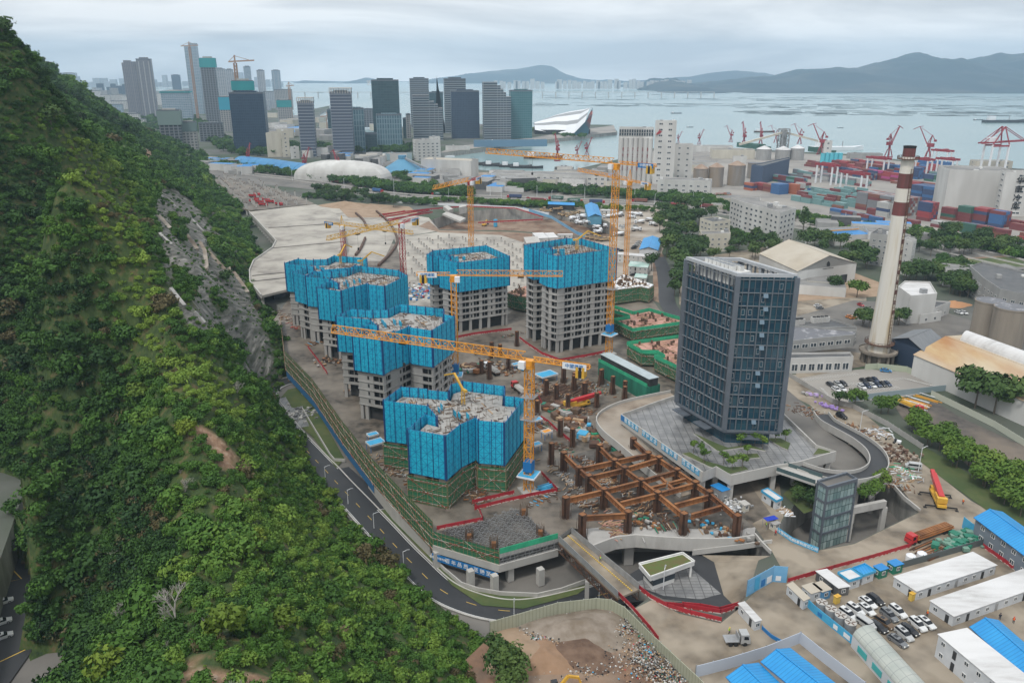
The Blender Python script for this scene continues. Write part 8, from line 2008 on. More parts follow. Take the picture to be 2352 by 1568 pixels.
bx('long grey roofed warehouse right of the harbour basin',1380,2240,905,975, W, fI,-.18,.2,(3,2.0,7,5,1.5));bx('white penthouse on the warehouse right of the basin',1860,1975,850,905, W, fI,-.1,.5);bx('low pale sheds left of the white punch windowed block',400,620,770,820, M.wall_white, fI,-.2,.4, None, rm=M.roof_beige);bx('low blue grey shed left of the conical roof',590,810,755,800, mat('pale_blue_wall2',(.30,.40,.44),.8), fI,.1,.4)
bx('long low terminal building with blue glass along the quay',1255,1790,655,700, mat('terminal_blue',(.12,.22,.32),.3), fI,.12,.1, None);bx('low white canopy at the left end of the terminal',1050,1230,700,725, W, fI,.1,.3)
p=G(*fI([(745,900)])[0],0);r=empty('cone_roof_shed', p,0, 'blue conical roofed storage shed with a long conveyor', 'storage shed');b=MB();b.cyl((0,0),25,25,0,5,20);b.build('wall', M.cab_white, r);b=MB();b.cyl((0,0),27,4,5,19,20);b.cyl((0,0),5,5,19,23,8);b.build('roof', mat('cone_blue',(.06,.20,.34),.6,(.09,.26,.40),.05), r);b=MB();b.bar((0,0,21),(48,-30,3),2.2);b.build('conveyor', M.steel, r)
def dome(label, x0, x1, yt, yb, conv, m, el=.42, rot=0.0, name='air_dome', cat='air dome'):
 (X0, YB),(X1, YT)=conv([(x0, yb),(x1, yt)]);xm=(X0+X1)/2;B=G(xm, YB,0);dep=B.y*CP+CAMH*SP;L=(X1-X0)/FPX*dep/2/max(.6, math.cos(rot));wd=L*el;B.y+=wd*.8;h=Htop(B, YT)*.98
 b=MB();n, k=28,10
 def f(i, j): a=6.283*i/n;t=math.pi/2*j/k;r_=math.cos(t)**.8;x=max(-1, min(1, math.cos(a)*1.25))*L*r_;return (x, math.sin(a)*wd*r_, h*math.sin(t)**.8)
 for j in range(k):
  for i in range(n): b.face([f(i, j), f(i+1, j), f(i+1, j+1), f(i, j+1)])
 o=b.build(name, m, None, False, True);o.location=B;o.rotation_euler.z=rot;return tag(o, label, cat)
dome('large white inflatable dome hall among the harbour sheds',-60,640,795,950, fI, M.wall_white,.38,-.28)
dome('small cream domed roof left of the red harbour crane',1440,1600,1308,1350, fK, M.wall_cream,.5,-.1)
path=[V3((*G(x, y,0).xy,0)) for x, y in [(556,381),(620,388),(680,397),(752,409)]]
b=MB();n=10;
for i in range(3):
 for s_ in range(4):
  a, c=path[i].lerp(path[i+1], s_/4), path[i].lerp(path[i+1],(s_+1)/4);d=(c-a).normalized();sd=V3((-d.y, d.x,0))*16;q1=(c-a)*.02
  for k in range(n):
   A1, A2=math.pi*k/n, math.pi*(k+1)/n;f=lambda A, p: p+sd*math.cos(A)+V3((0,0,13*math.sin(A)))
   b.face([f(A1, a+q1), f(A1, c-q1), f(A2, c-q1), f(A2, a+q1)])
o=b.build('arched_tents', mat('tent_blue',(.04,.20,.42),.5,(.05,.25,.48),.05), None, False, True);tag(o, 'long row of blue arched roofs beside the highway on the left', 'storage tent')
p0=G(*fI([(1690,575)])[0],0);
def tpt(x, y, z): q_=G(*fI([(x, y)])[0], z);return V3((q_.x, q_.y, z))
r=empty('terminal_hall', tpt(1900,600,0),0, 'white and silver wave roofed terminal with a red and blue pointed end', 'terminal building')
Bq=G(*fI([(1930,612)])[0],0);by=Bq.y
def at(x, dy): d_=(by+dy)*CP+CAMH*SP;return (fI([(x,0)])[0][0]-1176)/FPX*d_
def hz_(y, dy): return Htop((0, by+dy), fI([(0, y)])[0][1])
top_=[(1690,540,60),(1760,505,70),(1850,470,90),(1950,445,100),(2050,430,80),(2112,418,30)];bot_=[(1700,578,0),(1770,590,0),(1850,595,0),(1920,612,-20),(1985,600,-40),(2060,520,-40)]
A_=[V3((at(x, dy), by+dy, max(2, hz_(y, dy)))) for x, y, dy in top_];B_=[V3((at(x, dy), by+dy, max(2, hz_(y, dy)))) for x, y, dy in bot_]
b=MB()
for i in range(5):
 for k in range(8):
  f=lambda t, u: (A_[i].lerp(A_[i+1], u)).lerp(B_[i].lerp(B_[i+1], u), t)+V3((0,0,9*math.sin(math.pi*t)))
  b.face([f(k/8,0), f((k+1)/8,0), f((k+1)/8,1), f(k/8,1)],1 if k in (1,2,5) else 0)
b.build('roof_shell', [M.signwhite, M.steel], r, world=True, smooth=False)
b=MB();e0=A_[-1];e1=B_[4];e2=V3((at(2085,-20), by-20,1));e3=V3((at(1960,-45), by-45,1));e4=V3((at(2112,0), by,40))
b.face([e0, B_[5], e1, e3, e2, e4]);b.face([e4, e2, e3, e1, B_[5], e0]);b.build('red_end_wall', mat('terminal_red',(.42,.12,.10),.6,(.10,.25,.33),.012, lo=.45, hi=.55), r, world=True)
b=MB();b.prism([(at(1690,60), by+60),(at(1700,5), by+5),(at(1950,-10), by-10),(at(2100,20), by+20),(at(1950,95), by+95)],0,9);b.bw('hall_body', M.dark, r)
def pcrane(name='portal_crane'):
 r=empty(name,(0,0,0));m=M.maroon;b=MB()
 for x in (-5,5):
  for y in (-5,5): b.bar((x, y,0),(x*.35, y*.35,15),1.2)
  b.bar((x,-5,1),(x,5,1),1.4)
 b.cyl((0,0),2.2,2.0,14,22,12);b.build('portal', m, r)
 b=MB();b.box((-2,0,22),(10,6,6));b.build('machine_house', m, r);b=MB();b.box((4.6,2,23),(2.2,2,3));b.build('cab', M.signwhite, r)
 b=MB();lattice.rot=0
 for y in (-1.6,1.6): b.bar((0, y,28),(-2, y*.6,42),.8);b.bar((3.5, y,28),(-2, y*.6,42),.6)
 b.bar((-2,0,42),(-7,0,34),1.0);b.box((-8,0,31),(4,3.2,3.5));b.build('back_frame', m, r)
 b=MB()
 for y in (-1.4,1.4): b.bar((4, y,26),(20, y*.4,55),.9)
 for k in range(8): f, g_=k/8,(k+1)/8;b.bar((4+16*f,1.4*(1-.6*f),26+29*f),(4+16*g_,-1.4*(1-.6*g_),26+29*g_),.4)
 b.bar((-2,0,41),(17,0,53),.5);b.bar((20,0,55),(30,0,50),.9);b.bar((14,0,56),(20,0,55),.8);b.build('jib', m, r)
 return r
pcp=pcrane()
PCR=[(f, x, y, yt, a, l) for f, l_ in ((fJ, [(540,358,295,.5),(650,364,285,.6),(815,352,266,2.4),(882,378,245,1.6),(970,376,246,1.5),(1050,356,264,2.6),(1175,362,255,2.5),(1285,418,255,2.4),(1640,432,266,.5),(1845,445,270,2.4)]),) for x, y, yt, a in l_ for l in ('',)]
PL=sorted([(f([(x, y)])[0], f([(x, yt)])[0], a) for f, x, y, yt, a, l in PCR])
for i,(pb, pt_, a) in enumerate(PL):
 p=G(*pb,0);h=Htop(p, pt_[1]);place(pcp, p, a, 'maroon harbour crane, %sof the row along the container quay' % ordl(i, len(PL)), 'harbour crane', 'maroon harbour cranes along the quay', h/56)
for (cv, x, y, yt, a, lb) in [(fK,1690,1345,1105,1.5, 'red harbour crane with raised jib in front of the broad dark blue block'),(fI,42,885,705,1.2, 'red harbour crane left of the white inflatable dome'),(fI,285,935,725,2.2, 'red harbour crane in front of the white inflatable dome'),
                              (fI,1862,805,605,1.8, 'red harbour crane standing in the basin in front of the terminal'),(fI,2005,775,660,.6, 'red harbour crane left of a crossing pair by the basin'),(fI,2075,770,632,.7, 'red harbour crane right of a crossing pair by the basin')]:
 p=G(*cv([(x, y)])[0],0);h=Htop(p, cv([(0, yt)])[0][1]);place(pcp, p, a, lb, 'harbour crane', None, h/56)
retire(pcp)
p=G(*fJ([(2185,500)])[0],0);h=Htop(p, fJ([(0,270)])[0][1]);r=empty('quay_crane', p,.1, 'white and maroon ship to shore gantry crane at the far right', 'gantry crane');s_=h/70
for x in (-14,14):
 for y in (-10,10): b=MB();b.bar((x*s_, y*s_,0),(x*s_, y*s_,42*s_),2.4*s_);b.build('leg', M.signwhite, r);b=MB()
for y in (-10,10): b.bar((-14*s_, y*s_,40*s_),(14*s_, y*s_,40*s_),2.6*s_);b.bar((-30*s_, y*.4*s_,44*s_),(52*s_, y*.4*s_,48*s_),2.2*s_);b.bar((14*s_, y*s_,42*s_),(6*s_, y*.4*s_,70*s_),1.8*s_);b.bar((-14*s_, y*s_,42*s_),(6*s_, y*.4*s_,70*s_),1.4*s_);b.bar((6*s_, y*.4*s_,70*s_),(46*s_, y*.4*s_,48*s_),.9*s_);b.bar((6*s_, y*.4*s_,70*s_),(-28*s_, y*.4*s_,44*s_),.9*s_)
b.build('boom_and_frame', M.maroon, r);b=MB();b.box((-10*s_,0,46*s_),(16*s_,9*s_,7*s_));b.build('machine_house', M.signwhite, r)
YA=dirpx(*fM([(1610,660),(2250,775)]));
for i,(x, y, wdt) in enumerate([(790,365,22),(1000,440,26),(1190,300,24),(1530,310,22),(1690,230,22),(1730,310,20)]):
 p=G(*fM([(x, y)])[0],0);r=empty('yard_gantry',(p.x, p.y,0), YA, ['white legged yard gantry with red beam over the teal containers, left', 'larger white legged yard gantry with red beam in front of the first', 'yard gantry with red beam behind the big red and grey container block', 'yard gantry just right of the chimney top', 'red yard gantry near the quay on the right', 'white legged yard gantry above the dark blue container block'][i], 'gantry crane', 'yard gantry cranes')
 for x_ in (-wdt/2, wdt/2):
  for y_ in (-4,4): b=MB();b.box((x_, y_,0),(1.4,1.4,20));b.build('leg', M.signwhite, r)
 b=MB();
 for y_ in (-4,4): b.box((0, y_,20),(wdt+6,1.6,2.4))
 b.box((wdt*.2,0,21.5),(4,7,2));b.build('beam', M.maroon, r)
CC_={'maroon': (.25,.035,.04), 'red': (.45,.04,.05), 'navy': (.03,.07,.20), 'blue': (.03,.16,.42), 'teal': (.22,.42,.42), 'grey': (.28,.29,.31), 'white': (.62,.62,.60), 'orange': (.55,.14,.05), 'green': (.03,.16,.11), 'pink': (.62,.06,.28), 'rust': (.30,.10,.06)}
CC_={k: tuple(c*.72+.035 for c in v) for k, v in CC_.items()}
CM={k: uvlines('container_'+k, v, tuple(x*.62 for x in v),.9,50,.35,.1,0,.6) for k, v in CC_.items()}  # darker stripes put the shading of the corrugations into the colour
cmesh={}
for k in CC_:
 b=MB();b.box((0,0,.05),(12.1,2.38,2.52));
 for x in (-6.05,6.05):
  for y in (-1.17,1.17): b.box((x*.995, y,0),(.18,.14,2.6))
 o=b.build('container', CM[k]);cmesh[k]=o.data;bpy.data.objects.remove(o)
cont=[]
qc=random.Random(21)
def stack(px, nl, nw, nz, pal, fill=1.0, where='', conv=fM, ang=None, short=False):
 a=YA if ang is None else ang;p=G(*(conv([px])[0] if conv else px),0);u=V3((math.cos(a), math.sin(a)));v=V3((-math.sin(a), math.cos(a)))
 for i in range(nl):
  for j in range(nw):
   h=nz if fill >= 1 else max(0, min(nz, int(round(nz*qc.uniform(fill-.5, fill+.5)))))
   for k in range(h): c=p.xy+u*(6.2+i*12.6)+v*(1.25+j*2.6);cont.append((c.x, c.y, k*2.6+.08, a, qc.choice(pal), where))
MR=['maroon', 'maroon', 'rust', 'maroon', 'red']
stack((1612,700),1,2,2, ['maroon', 'white', 'maroon'], where='in the front row by the street trees');stack((1730,720),1,2,2, MR, where='in the front row by the street trees');stack((1842,745),1,2,3, ['green', 'navy'], where='in the front row by the street trees');stack((1965,765),1,2,3, MR, where='in the front row by the street trees');stack((2085,790),1,2,3, ['maroon', 'rust'], where='in the front row by the street trees')
stack((1688,640),1,3,4, ['maroon', 'green', 'rust'], where='in the second row left of the cold store');stack((1815,655),1,3,5, ['green', 'maroon', 'green'], where='in the second row before the cold store');stack((1935,670),1,4,5, ['maroon', 'red', 'navy'], where='in the second row before the cold store');stack((2060,695),1,4,5, ['blue', 'navy', 'maroon'], where='in the second row right of the middle')
stack((1500,645),1,4,6, ['maroon', 'red', 'navy', 'maroon'], where='in the tall stack right of the chimney');stack((1180,620),1,4,5, ['white', 'white', 'navy'], where='in the pale stack left of the chimney');stack((1240,625),1,4,5, ['white'], where='in the pale stack left of the chimney');stack((1110,600),1,2,2, MR, where='beside the pale stack');stack((1400,690),1,2,2, ['blue', 'maroon'], where='right at the foot of the chimney bands')
stack((1020,560),4,9,6, ['grey', 'grey', 'maroon', 'grey', 'white', 'rust'], where='in the big grey and red block');stack((1450,495),2,7,6, ['navy', 'navy', 'blue'], where='in the dark blue block')
stack((355,440),1,5,4, ['blue'], where='in the bright blue stack');stack((487,440),1,2,4, ['orange'], where='in the orange stack');stack((545,430),1,4,4, ['teal', 'blue', 'maroon', 'white'], where='in the mixed stack')
stack((145,410),1,3,3, ['orange', 'navy', 'maroon'], where='in the stack by the old silos');stack((228,410),3,3,3, MR, where='in the maroon stack by the old silos');stack((350,340),4,3,3, ['green', 'maroon', 'teal', 'navy'], where='behind')
for (x, y, nl, nw) in [(515,495,2,3),(560,480,3,2),(675,520,3,3),(720,500,4,2),(800,460,4,3),(600,455,4,2),(850,430,3,3),(660,425,4,2),(940,520,3,2),(790,510,3,2)]: stack((x, y), nl, nw,3, ['teal', 'teal', 'maroon', 'teal', 'rust'],.6, 'in the low teal rows')
stack((820,600),3,2,2, ['maroon', 'grey', 'blue'], where='in the long low row');stack((1030,645),2,2,2, ['blue', 'maroon'], where='in the long low row')
for (x, y, nl, nw, nz, pal) in [(490,300,9,5,3, ['maroon', 'white', 'teal', 'grey']),(740,285,6,5,4, ['maroon', 'grey', 'maroon', 'navy']),(830,240,7,6,4, MR),(950,300,6,4,4, ['maroon', 'pink', 'red', 'rust']),(1110,300,4,4,5, ['green', 'maroon', 'blue']),(1225,295,4,6,5, ['navy', 'blue', 'navy']),
        (980,215,9,4,3, MR+['navy']),(620,225,4,4,3, MR),(1100,250,5,4,3, MR),(1440,300,8,4,3, MR+['teal', 'navy']),(1560,340,8,5,3, ['maroon', 'teal', 'navy', 'green']),(1450,240,4,3,3, ['orange', 'blue', 'red']),(1300,360,4,4,2, MR+['teal']),(1640,290,8,4,3, MR+['navy']),(1500,215,4,3,3, ['blue']),(750,330,5,3,2, MR+['navy'])]:
 stack((x, y), nl, nw, nz, pal,.85, 'far')
for i,(x, y) in enumerate([(90,75),(165,80),(650,110)]): stack((x, y),4,3,3, ['green'],.9, 'far')
for (x, y) in [(2200,690),(2230,720),(2290,800)]: stack((x, y),2,2,2, MR,.9, 'far')
rank=sorted(range(len(cont)), key=lambda i: (cont[i][5] in ('far', 'behind'), cont[i][1]-cont[i][2]*2))
rest={}
for n_i, i in enumerate(rank):
 x, y, z, a, c, wh=cont[i]
 if n_i < 290 and wh != 'far':
  o=bpy.data.objects.new('container', cmesh[c]);col.objects.link(o);o.location=(x, y, z);o.rotation_euler.z=a
  tag(o, '%s shipping container %s' % (c, wh), 'container', 'shipping containers stacked in the harbour yard')
 else: rest.setdefault(c, []).append((x, y, z, a))
b=MB();ms_=list(CM.keys())
for c, l in rest.items():
 for x, y, z, a in l: b.box((x, y, z),(12.1,2.4,2.56), a, ms_.index(c))
o=b.build('container_stacks', [CM[k] for k in ms_]);tag(o, 'mass of further shipping containers across the harbour yard', None, None, 'stuff')
print('containers', len(cont))
M.silo_new=mat('grain_silo',(.34,.34,.33),.6,(.27,.265,.26),.3, stretch=(1,1,.3));M.silo_brown=mat('brown_silo',(.22,.22,.22),.7,(.16,.155,.15),.3, stretch=(1,1,.2), c3=(.28,.22,.16), scale3=.04)
for i,(x, yt, rad) in enumerate([(997,392,10.5),(1098,395,10.5),(1172,388,9.5)]): silo('pale grain silo with conical roof, %sof three' % ordl(i,3), x, yt, rad,448, M.silo_new, fJ, None,4.5, mr=M.roof_white)
for i,(x, yt, rad) in enumerate([(662,495,8),(743,488,8.2),(852,478,9.5),(945,466,8)]): silo('old brown grain silo with conical roof, %sof four' % ordl(i,4), x, yt, rad, [590,590,583,545][i], M.silo_brown, fJ, None,4.5 if i < 3 else 0, mr=mat('silo_roof_rust',(.36,.28,.22),.8,(.26,.18,.13),.1))
def bj(label, l, zt, wm, rm, win=None, conv=fJ, **k): return bpx(label, l, zt, wm, rm, win, conv, **k)
pe=[(230,275),(405,285),(410,245),(520,240)]
(bb_, P_, h_)=bx('tall white grain elevator block with round silo ribs and vertical characters',222,405,280,568, M.wall_white, fJ,-.18,.35,(4,2,7,200,3));bb_.location.z=0
Pc=ccw(P_);fa=max([(V3(Pc[i]), V3(Pc[(i+1) % 4])) for i in range(4)], key=lambda t: -((t[0]+t[1])/2).y+(t[1]-t[0]).length);d=(fa[1]-fa[0]).normalized();nn=V3((d.y,-d.x));LL=(fa[1]-fa[0]).length
for k in range(7): p=fa[0]+d*LL*(k+.5)/7;b=MB();b.cyl((p.x, p.y), LL/14*.98, LL/14*.98,0, h_*.83,12,0);b.build('silo_rib', M.wall_white, bb_, world=True, smooth=True)
for j in (.87,.93):
 b=MB();[b.box(((fa[0]+d*LL*(k+.5)/14+nn*.3).x,(fa[0]+d*LL*(k+.5)/14+nn*.3).y, h_*j),(LL/22,.6,3), math.atan2(d.y, d.x)) for k in range(14)];b.bw('window_row', M.win, bb_)
for k, t_ in enumerate(['南海山业', '三农储粮', '港口粮仓', '汇口直通', '深圳赤湾', '南粮储备']):
 p=fa[0]+d*LL*(k+1)/7+nn*1.5
 for m_i, ch_ in enumerate(t_): text_mesh('character', ch_,4.5, M.maroon, bb_,(p.x-bb_.location.x, p.y-bb_.location.y, h_*.62-m_i*7),(math.pi/2,0, math.atan2(d.y, d.x)),.05)
(bb2, P2, h2_)=bx('taller white stair tower of the grain elevator with a red emblem',405,522,245,572, M.wall_white, fJ,-.18,.6,(4,2,9,6.2,2.5));fa=sorted([(V3(ccw(P2)[i]), V3(ccw(P2)[(i+1) % 4])) for i in range(4)], key=lambda t: ((t[0]+t[1])/2).y)[0];d=(fa[1]-fa[0]).normalized();p=fa[0].lerp(fa[1],.15)+V3((d.y,-d.x))*.6
b=MB();[b.bar((p.x-2+k*1.4, p.y, h2_-14+k*.5),(p.x+2+k*1.0, p.y, h2_-9-k*.8),.8) for k in range(3)];b.bw('emblem', M.cred, bb2)
bx('lower white annex right of the grain elevator',512,620,368,545, W, fJ,-.18,.8,(2.5,2,8,6.5,2));bx('long white three storey port office with small square windows',435,725,555,640, W, fJ,-.3,.35,(2.6,1.8,6.5,4.5,1.4), units=5);bx('green and white small building behind the port office',458,520,520,560, mat('mint_wall',(.22,.42,.34),.8), fJ,-.2,.6,(2,1.6,5,5,1.2))
(cs_, P3_, h3_)=bx('huge white windowless cold store building at the right',1945,2290,505,715, M.wall_white, fJ,-.22,.7, None, units=3);(cs2, P4_, h4_)=bx('white stair block of the cold store with vertical characters',2225,2400,515,740, M.wall_white, fJ,-.22,.45,(6,1.6,14,4.6,2));
fa=sorted([(V3(ccw(P4_)[i]), V3(ccw(P4_)[(i+1) % 4])) for i in range(4)], key=lambda t: ((t[0]+t[1])/2).y)[0];d=(fa[1]-fa[0]).normalized();nn=V3((d.y,-d.x));r=empty('cold_store_sign',(*(fa[0].lerp(fa[1],.45)+nn*.6),0), math.atan2(d.y, d.x), 'four dark vertical characters on the white stair block of the cold store', 'sign')
for k, ch_ in enumerate('华南冷库'): text_mesh('character', ch_,6.5, M.black, r,(0,0, h4_*.82-k*h4_*.2),(math.pi/2,0,0),.1)
bj('dark blue grain store with red lettering between the old silos and the harbour', [(925,475),(1120,435),(1125,442),(985,480)],20, mat('store_blue',(.06,.09,.15),.7), M.roof_dk, None, name='warehouse', cat='warehouse')
bx('cream port warehouse left of the pale silos',720,945,395,440, M.wall_cream, fJ,-.1,.4);bx('low white sheds behind the port office',620,830,375,405, M.wall_white, fJ,-.1,.3);bx('white workshop in front of the pale silos',830,900,430,460, M.wall_white, fJ,-.1,.5);bx('white pier house between the harbour cranes',1300,1340,348,420, M.wall_white, fJ,0,.6,(3,2.5,8,7,2));bx('low grey quay sheds right of the cyan silos',1440,1610,415,440, M.wall_grey, fJ,-.05,.3)
bx('cream quay side office below the gantry crane',2100,2290,455,490, M.wall_cream, fJ,-.1,.4,(3,2,9,5,1));bx('small red roofed house beside the port office',738,825,630,655, mat('brick_wall',(.30,.14,.10),.8), fJ,-.2,.6)
for i in range(5): silo('cyan cement silo, %sof the cyan group' % ordl(i,5),1298+i*23,412,3.0,462, mat('cyan_silo',(.10,.48,.58),.6) if i==0 else bpy.data.materials['cyan_silo'], fJ, bpy.data.materials['cyan_silo'] if i else None)
p=G(*fJ([(1085,400)])[0],0);h=Htop(p, fJ([(0,282)])[0][1]);r=empty('grain_tower', p,0, 'open steel grain elevator tower with two sloping conveyors', 'elevator tower');b=MB();lattice.rot=.3;lattice(b, p, p+V3((0,0, h)),12,9,0, False,1.6,.8);b.box((p.x, p.y,0),(7,7, h*.97),.3,1);b.bw('frame', [M.steel, M.wall_grey], r)
b=MB();b.bar(p+V3((0,0, h*.85)), p+V3((-75,-20, h*.35)),3);b.bar(p+V3((0,0, h*.85)), p+V3((70,-10, h*.35)),3);b.bw('conveyors', M.wall_cream, r)
qh=random.Random(31)
HB=[([(430,385),(560,400),(640,385),(540,370),(440,372)],26,8),([(640,350),(760,372),(860,390),(930,400),(930,370),(800,352)],26,10),([(940,400),(1100,410),(1280,425),(1280,445),(1100,435),(950,425)],30,8),([(1120,395),(1400,400),(1430,425),(1300,430),(1150,412)],24,9),([(1640,470),(1700,470),(1720,500),(1660,490)],4,8),
      ([(1850,515),(2000,525),(2150,545),(2100,570),(1950,560),(1880,545)],14,8),([(1450,390),(1560,372),(1640,385),(1560,400)],10,9),([(640,262),(700,275),(900,292),(900,330),(700,330),(600,320),(560,290)],34,14),([(160,205),(400,215),(600,235),(600,262),(400,250),(200,240)],60,34),([(1830,640),(1900,660),(1880,690)],3,6),([(2160,640),(2300,640),(2352,660),(2200,668)],8,8)]
k_=0;cols_=[('white', W),('pale blue roofed', M.roof_blue),('grey', M.wall_grey),('cream', M.wall_cream),('white', M.roof_white),('dark roofed', M.roof_dk)]
plc=['near the hill foot', 'left of the dome', 'behind the highway', 'by the basin wharf', 'beside the port office', 'in the leafy compound', 'beside the grain elevator', 'on the bay shore', 'in the hazy far city', 'behind the chimney', 'at the right edge']
for hi_,(poly, n, hm_) in enumerate(HB):
 for k in range(n):
  for _ in range(40):
   x, y=qh.uniform(min(p[0] for p in poly), max(p[0] for p in poly)), qh.uniform(min(p[1] for p in poly), max(p[1] for p in poly))
   if inpoly(x, y, poly): break
  p=G(x, y,0);nm, m_=qh.choice(cols_ if hi_ != 8 else [('pale', F['white']),('grey', F['grey']),('pale blue', F['lblue'])]);s_=(1 if hi_ not in (8,7) else 2.0)
  L_, W_, H_=qh.uniform(10,34)*s_, qh.uniform(8,18)*s_, hm_*qh.uniform(.5,1.3)
  rz=qh.choice((-.3,.2,1.3));c=[(p.x+a*L_/2*math.cos(rz)-b_*W_/2*math.sin(rz), p.y+a*L_/2*math.sin(rz)+b_*W_/2*math.cos(rz)) for a, b_ in ((-1,-1),(1,-1),(1,1),(-1,1))]
  o=empty('low_building',(p.x, p.y,0),0, 'low %s building %s' % (nm, plc[hi_]), 'building', 'low buildings '+plc[hi_]);b=MB();b.prism(c,0, H_,0,1);b.bw('wall', [m_ if m_ is not M.roof_blue else W, M.roof_grey if m_ is not M.roof_blue else M.blue], o)
HWY=catmull([V3((p[0], p[1],0)) for p in hw],12)
def onroad(f, off):
 i=int(f*(len(HWY)-2));a, c=HWY[i], HWY[i+1];d=(c-a).normalized();return a+V3((-d.y, d.x,0))*off, math.atan2(d.y, d.x)
def hwpos(x):
 return min(range(len(HWY)-1), key=lambda i: abs(proj(HWY[i].x, HWY[i].y,0)[0]-x))
for i,(x, off, c_, tx, lb) in enumerate([(1008,6, 'green', 'EVERGREEN', 'green container truck with white lettering alone on the left part of the highway'),(1278,7, 'green', 'EVERGREEN', 'green container truck with white lettering on the far lane in front of the trees'),(1325,-6, 'green', 'EVERGREEN', 'green container truck carrying a blue stripe left of the yellow mast'),(1375,-8, 'navy', None, 'dark blue container truck just left of the tall yellow mast'),(1240,-10, 'maroon', None, 'maroon container truck on the highway between two green ones'),
                                          (1470,6, 'rust', None, 'rust coloured truck right of the yellow masts'),(1560,-6, 'red', None, 'red truck on the highway bridge above the tree belt'),(1620,6, 'maroon', None, 'maroon truck at the right part of the highway'),(1180,8, 'navy', None, 'navy truck on the far lane'),(880,-6, 'blue', None, 'small blue truck on the left curve of the highway'),(760,6, 'maroon', None, 'maroon truck on the highway near the blue arched roofs')]):
 j=hwpos(x);a, c=HWY[j], HWY[j+1];d=(c-a).normalized();p=a+V3((-d.y, d.x,0))*off;truck(lb, p, math.atan2(d.y, d.x)+(0 if off < 0 else math.pi), M.truck_red, 'box',15,(CM[c_], tx), 'container trucks on the highway', 'container_truck',.12)
hs=[(x,(7 if k % 2 else -7)) for k, x in enumerate([600,700,800,860,950,1060,1140,1210,1300,1440,1520,1590,1680,1760])]
for i,(x, off) in enumerate(hs):
 j=hwpos(x);a, c=HWY[j], HWY[j+1];d=(c-a).normalized();p=a+V3((-d.y, d.x,0))*off*1.4;car(q.choice(['white', 'black', 'silver', 'red']),(p.x, p.y,.13), math.atan2(d.y, d.x), 'car on the highway, %sof those in view' % ordl(i, len(hs)), '', 'cars on the highway')
for i in range(26):
 x=470+i*58;j=hwpos(x);a, c=HWY[j], HWY[j+1];d=(c-a).normalized();s_=17 if i % 2 else -17;p=a+V3((-d.y, d.x,0))*s_;lamp('tall highway lamp, %sof the row' % ordl(i,26),(p.x, p.y,0),12,3, math.atan2(d.y, d.x)+(-1.57 if s_ > 0 else 1.57), 'tall lamps along the highway', True)
def fcrane(label, cv, x, yb, yt, xl, xr, m):
 B=G(*cv([(x, yb)])[0],0);zt=Htop(B, cv([(0, yt)])[0][1]);r=empty('tower_crane', B,0, label, 'tower crane');dep=B.y*CP+CAMH*SP;k=cv([(1,0)])[0][0]-cv([(0,0)])[0][0]
 l_, r_=(xl-x)*k/FPX*dep,(xr-x)*k/FPX*dep;b=MB();lattice.rot=0;lattice(b, B,(B.x, B.y, zt),4,8,0, False,1.1,.5);b.bw('mast', m, r);b=MB();b.bar((B.x+l_, B.y, zt+2),(B.x+r_, B.y, zt+4),2.2);b.bar((B.x, B.y, zt),(B.x, B.y, zt+12),2);b.bar((B.x+l_, B.y, zt+2),(B.x, B.y, zt+11),.7);b.bar((B.x+r_*.8, B.y, zt+4),(B.x, B.y, zt+11),.7);b.bw('jib', m, r)
M.far_crane=mat('haze_paled_orange',(.36,.24,.18),.7)  # orange paled so that distance haze is in the colour
fcrane('hazy orange crane beside the skeletal high rise', fK,1160,880,100,1075,1250, M.far_crane);fcrane('hazy crane above the teal wrapped core', fK,1635,1150,268,1570,1830, M.far_crane);fcrane('small hazy crane beside the construction tower at the bay', fK,2140,900,520,2110,2190, M.far_crane);fcrane('low yellow crane by the bay behind the dark block', fI,205,590,490,155,215, M.far_crane)
pb_=[G(x, y,0) for x, y in fI([(-300,330),(0,331),(500,325),(1000,300),(1540,300),(1700,300),(2352,293),(3200,290)])]
r=empty('sea_bridge', pb_[0],0, 'long low bridge on piers crossing the hazy bay', 'bridge');
SBY=4300
def sbp(x): u=(x-1176)/FPX;return u*(SBY*CP+CAMH*SP)
zb_=Htop((0, SBY),210)
for k,(xa, xb) in enumerate([(640,1640)]):
 b=MB();b.bar((sbp(xa), SBY, SEA+26),(sbp(xb), SBY, SEA+26),9,0,2.2);b.bw('roadway', M.conc_lt, r)
 for i in range(34): x=xa+(xb-xa)*i/33;b=MB();b.box((sbp(x), SBY, SEA-1),(5,8,26));b.bw('pier', M.conc_lt, r)
b=MB();qr=random.Random(8)
for band in range(16):
 y0=219+band*2.9;n=46
 if band in (5,6,11): continue
 for k in range(n):
  x=qr.uniform(1240,2500) if band > 1 else qr.uniform(700,2500);y=y0+qr.gauss(0,.8)+(x-1700)*.006
  if band > 9 and x < 1700: continue
  p=G(x, y, SEA);L_=qr.uniform(20,110);b.box((p.x, p.y, SEA),(L_, qr.uniform(8,26),.6), qr.uniform(-.08,.08))
o=b.build('oyster_rafts', mat('raft_grey',(.10,.125,.13),.9));tag(o, 'dark lines of floating oyster rafts spread across the bay', None, None, 'stuff')
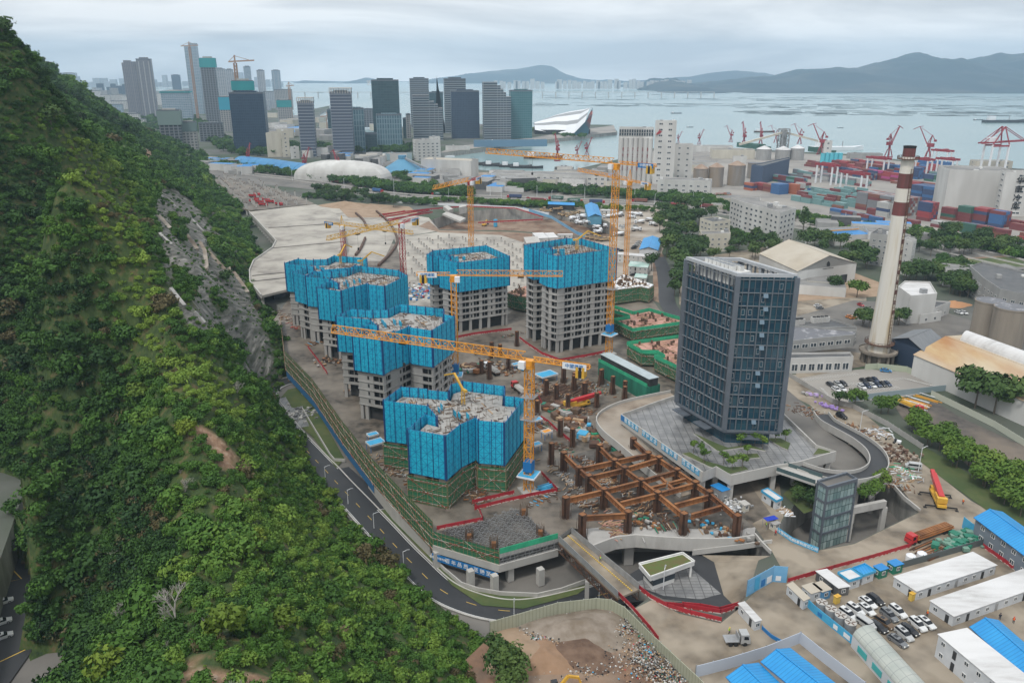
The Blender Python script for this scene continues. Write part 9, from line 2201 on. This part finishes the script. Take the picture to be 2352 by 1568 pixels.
def boat(label, cv, x, y, L, m=None, ang=0.0, high=False):
 p=G(*cv([(x, y)])[0], SEA);r=empty('boat',(p.x, p.y, SEA), ang, label, 'boat');b=MB();loft(b, [(-L/2, L*.07, L*.08,-.5, L*.06),(L*.3, L*.08, L*.09,-.5, L*.06),(L/2,.3,.5,0, L*.085)],0);b.build('hull', m or M.dark, r);b=MB();b.box((-L*.32,0, L*.06),(L*.16, L*.1, L*.09));b.build('wheelhouse', M.signwhite, r)
 b=MB();b.bar((L*.1,0, L*.05),(L*.1,0, L*.16), L*.012);b.build('mast', M.steel, r)
boat('dark cargo ship steaming on the bay at the right', fJ,2248,250,110);boat('barge behind the row of maroon harbour cranes', fJ,992,300,45, M.rust_dk);boat('small boat on the bay left of the cargo ship', fJ,2112,237,26);boat('tiny boat on the bay above the terminal', fJ,530,202,34);boat('tiny sailing boat left of the harbour cranes', fJ,602,274,16);boat('small navigation boat right of the harbour cranes', fJ,1390,278,14);boat('cargo ship with white superstructure behind the cyan silos', fJ,1370,392,90, M.signwhite)
for i, x in enumerate([1150,1230,1330,1440,1560,1640]): boat('dark barge moored at the wharf of the harbour basin, %sof six' % ordl(i,6), fI, x,820+i*7,46, M.dark,-.12)
boat('white ferry berthed at the left end of the basin', fI,1040,775,34, M.signwhite);boat('dredger under the basin crane', fI,1760,785,60, M.rust_dk)
qf=random.Random(3)
for i in range(44):
 x=1140+i*10.5+qf.uniform(-3,3);
 if 1255 < x < 1268 or x > 1590: continue
 p=G(x,204.5,0);h=Htop(p, qf.uniform(181,189));o=empty('far_tower_block',(p.x, p.y,0),0, 'hazy white high rise block on the far shore of the bay', 'high rise', 'hazy high rises on the far shore');b=MB();b.box((0,0,0),(qf.uniform(22,34),24, h));b.build('facade', F['white'], o)
for i in range(46):
 x=60+i*13+qf.uniform(-5,5);p=G(x,199+qf.uniform(0,3),0);h=Htop(p, qf.choice([qf.uniform(176,190), qf.uniform(182,192), qf.uniform(160,176)]));o=empty('far_tower_block',(p.x, p.y,0),0, 'ghostly far tower on the left horizon', 'high rise', 'ghostly far towers on the left horizon');b=MB();b.box((0,0,0),(qf.uniform(30,60),30, h));b.build('facade', F['lblue'], o)
for l in TP.values():
 for t_ in l: retire(t_)
for c_ in CP_.values(): retire(c_)
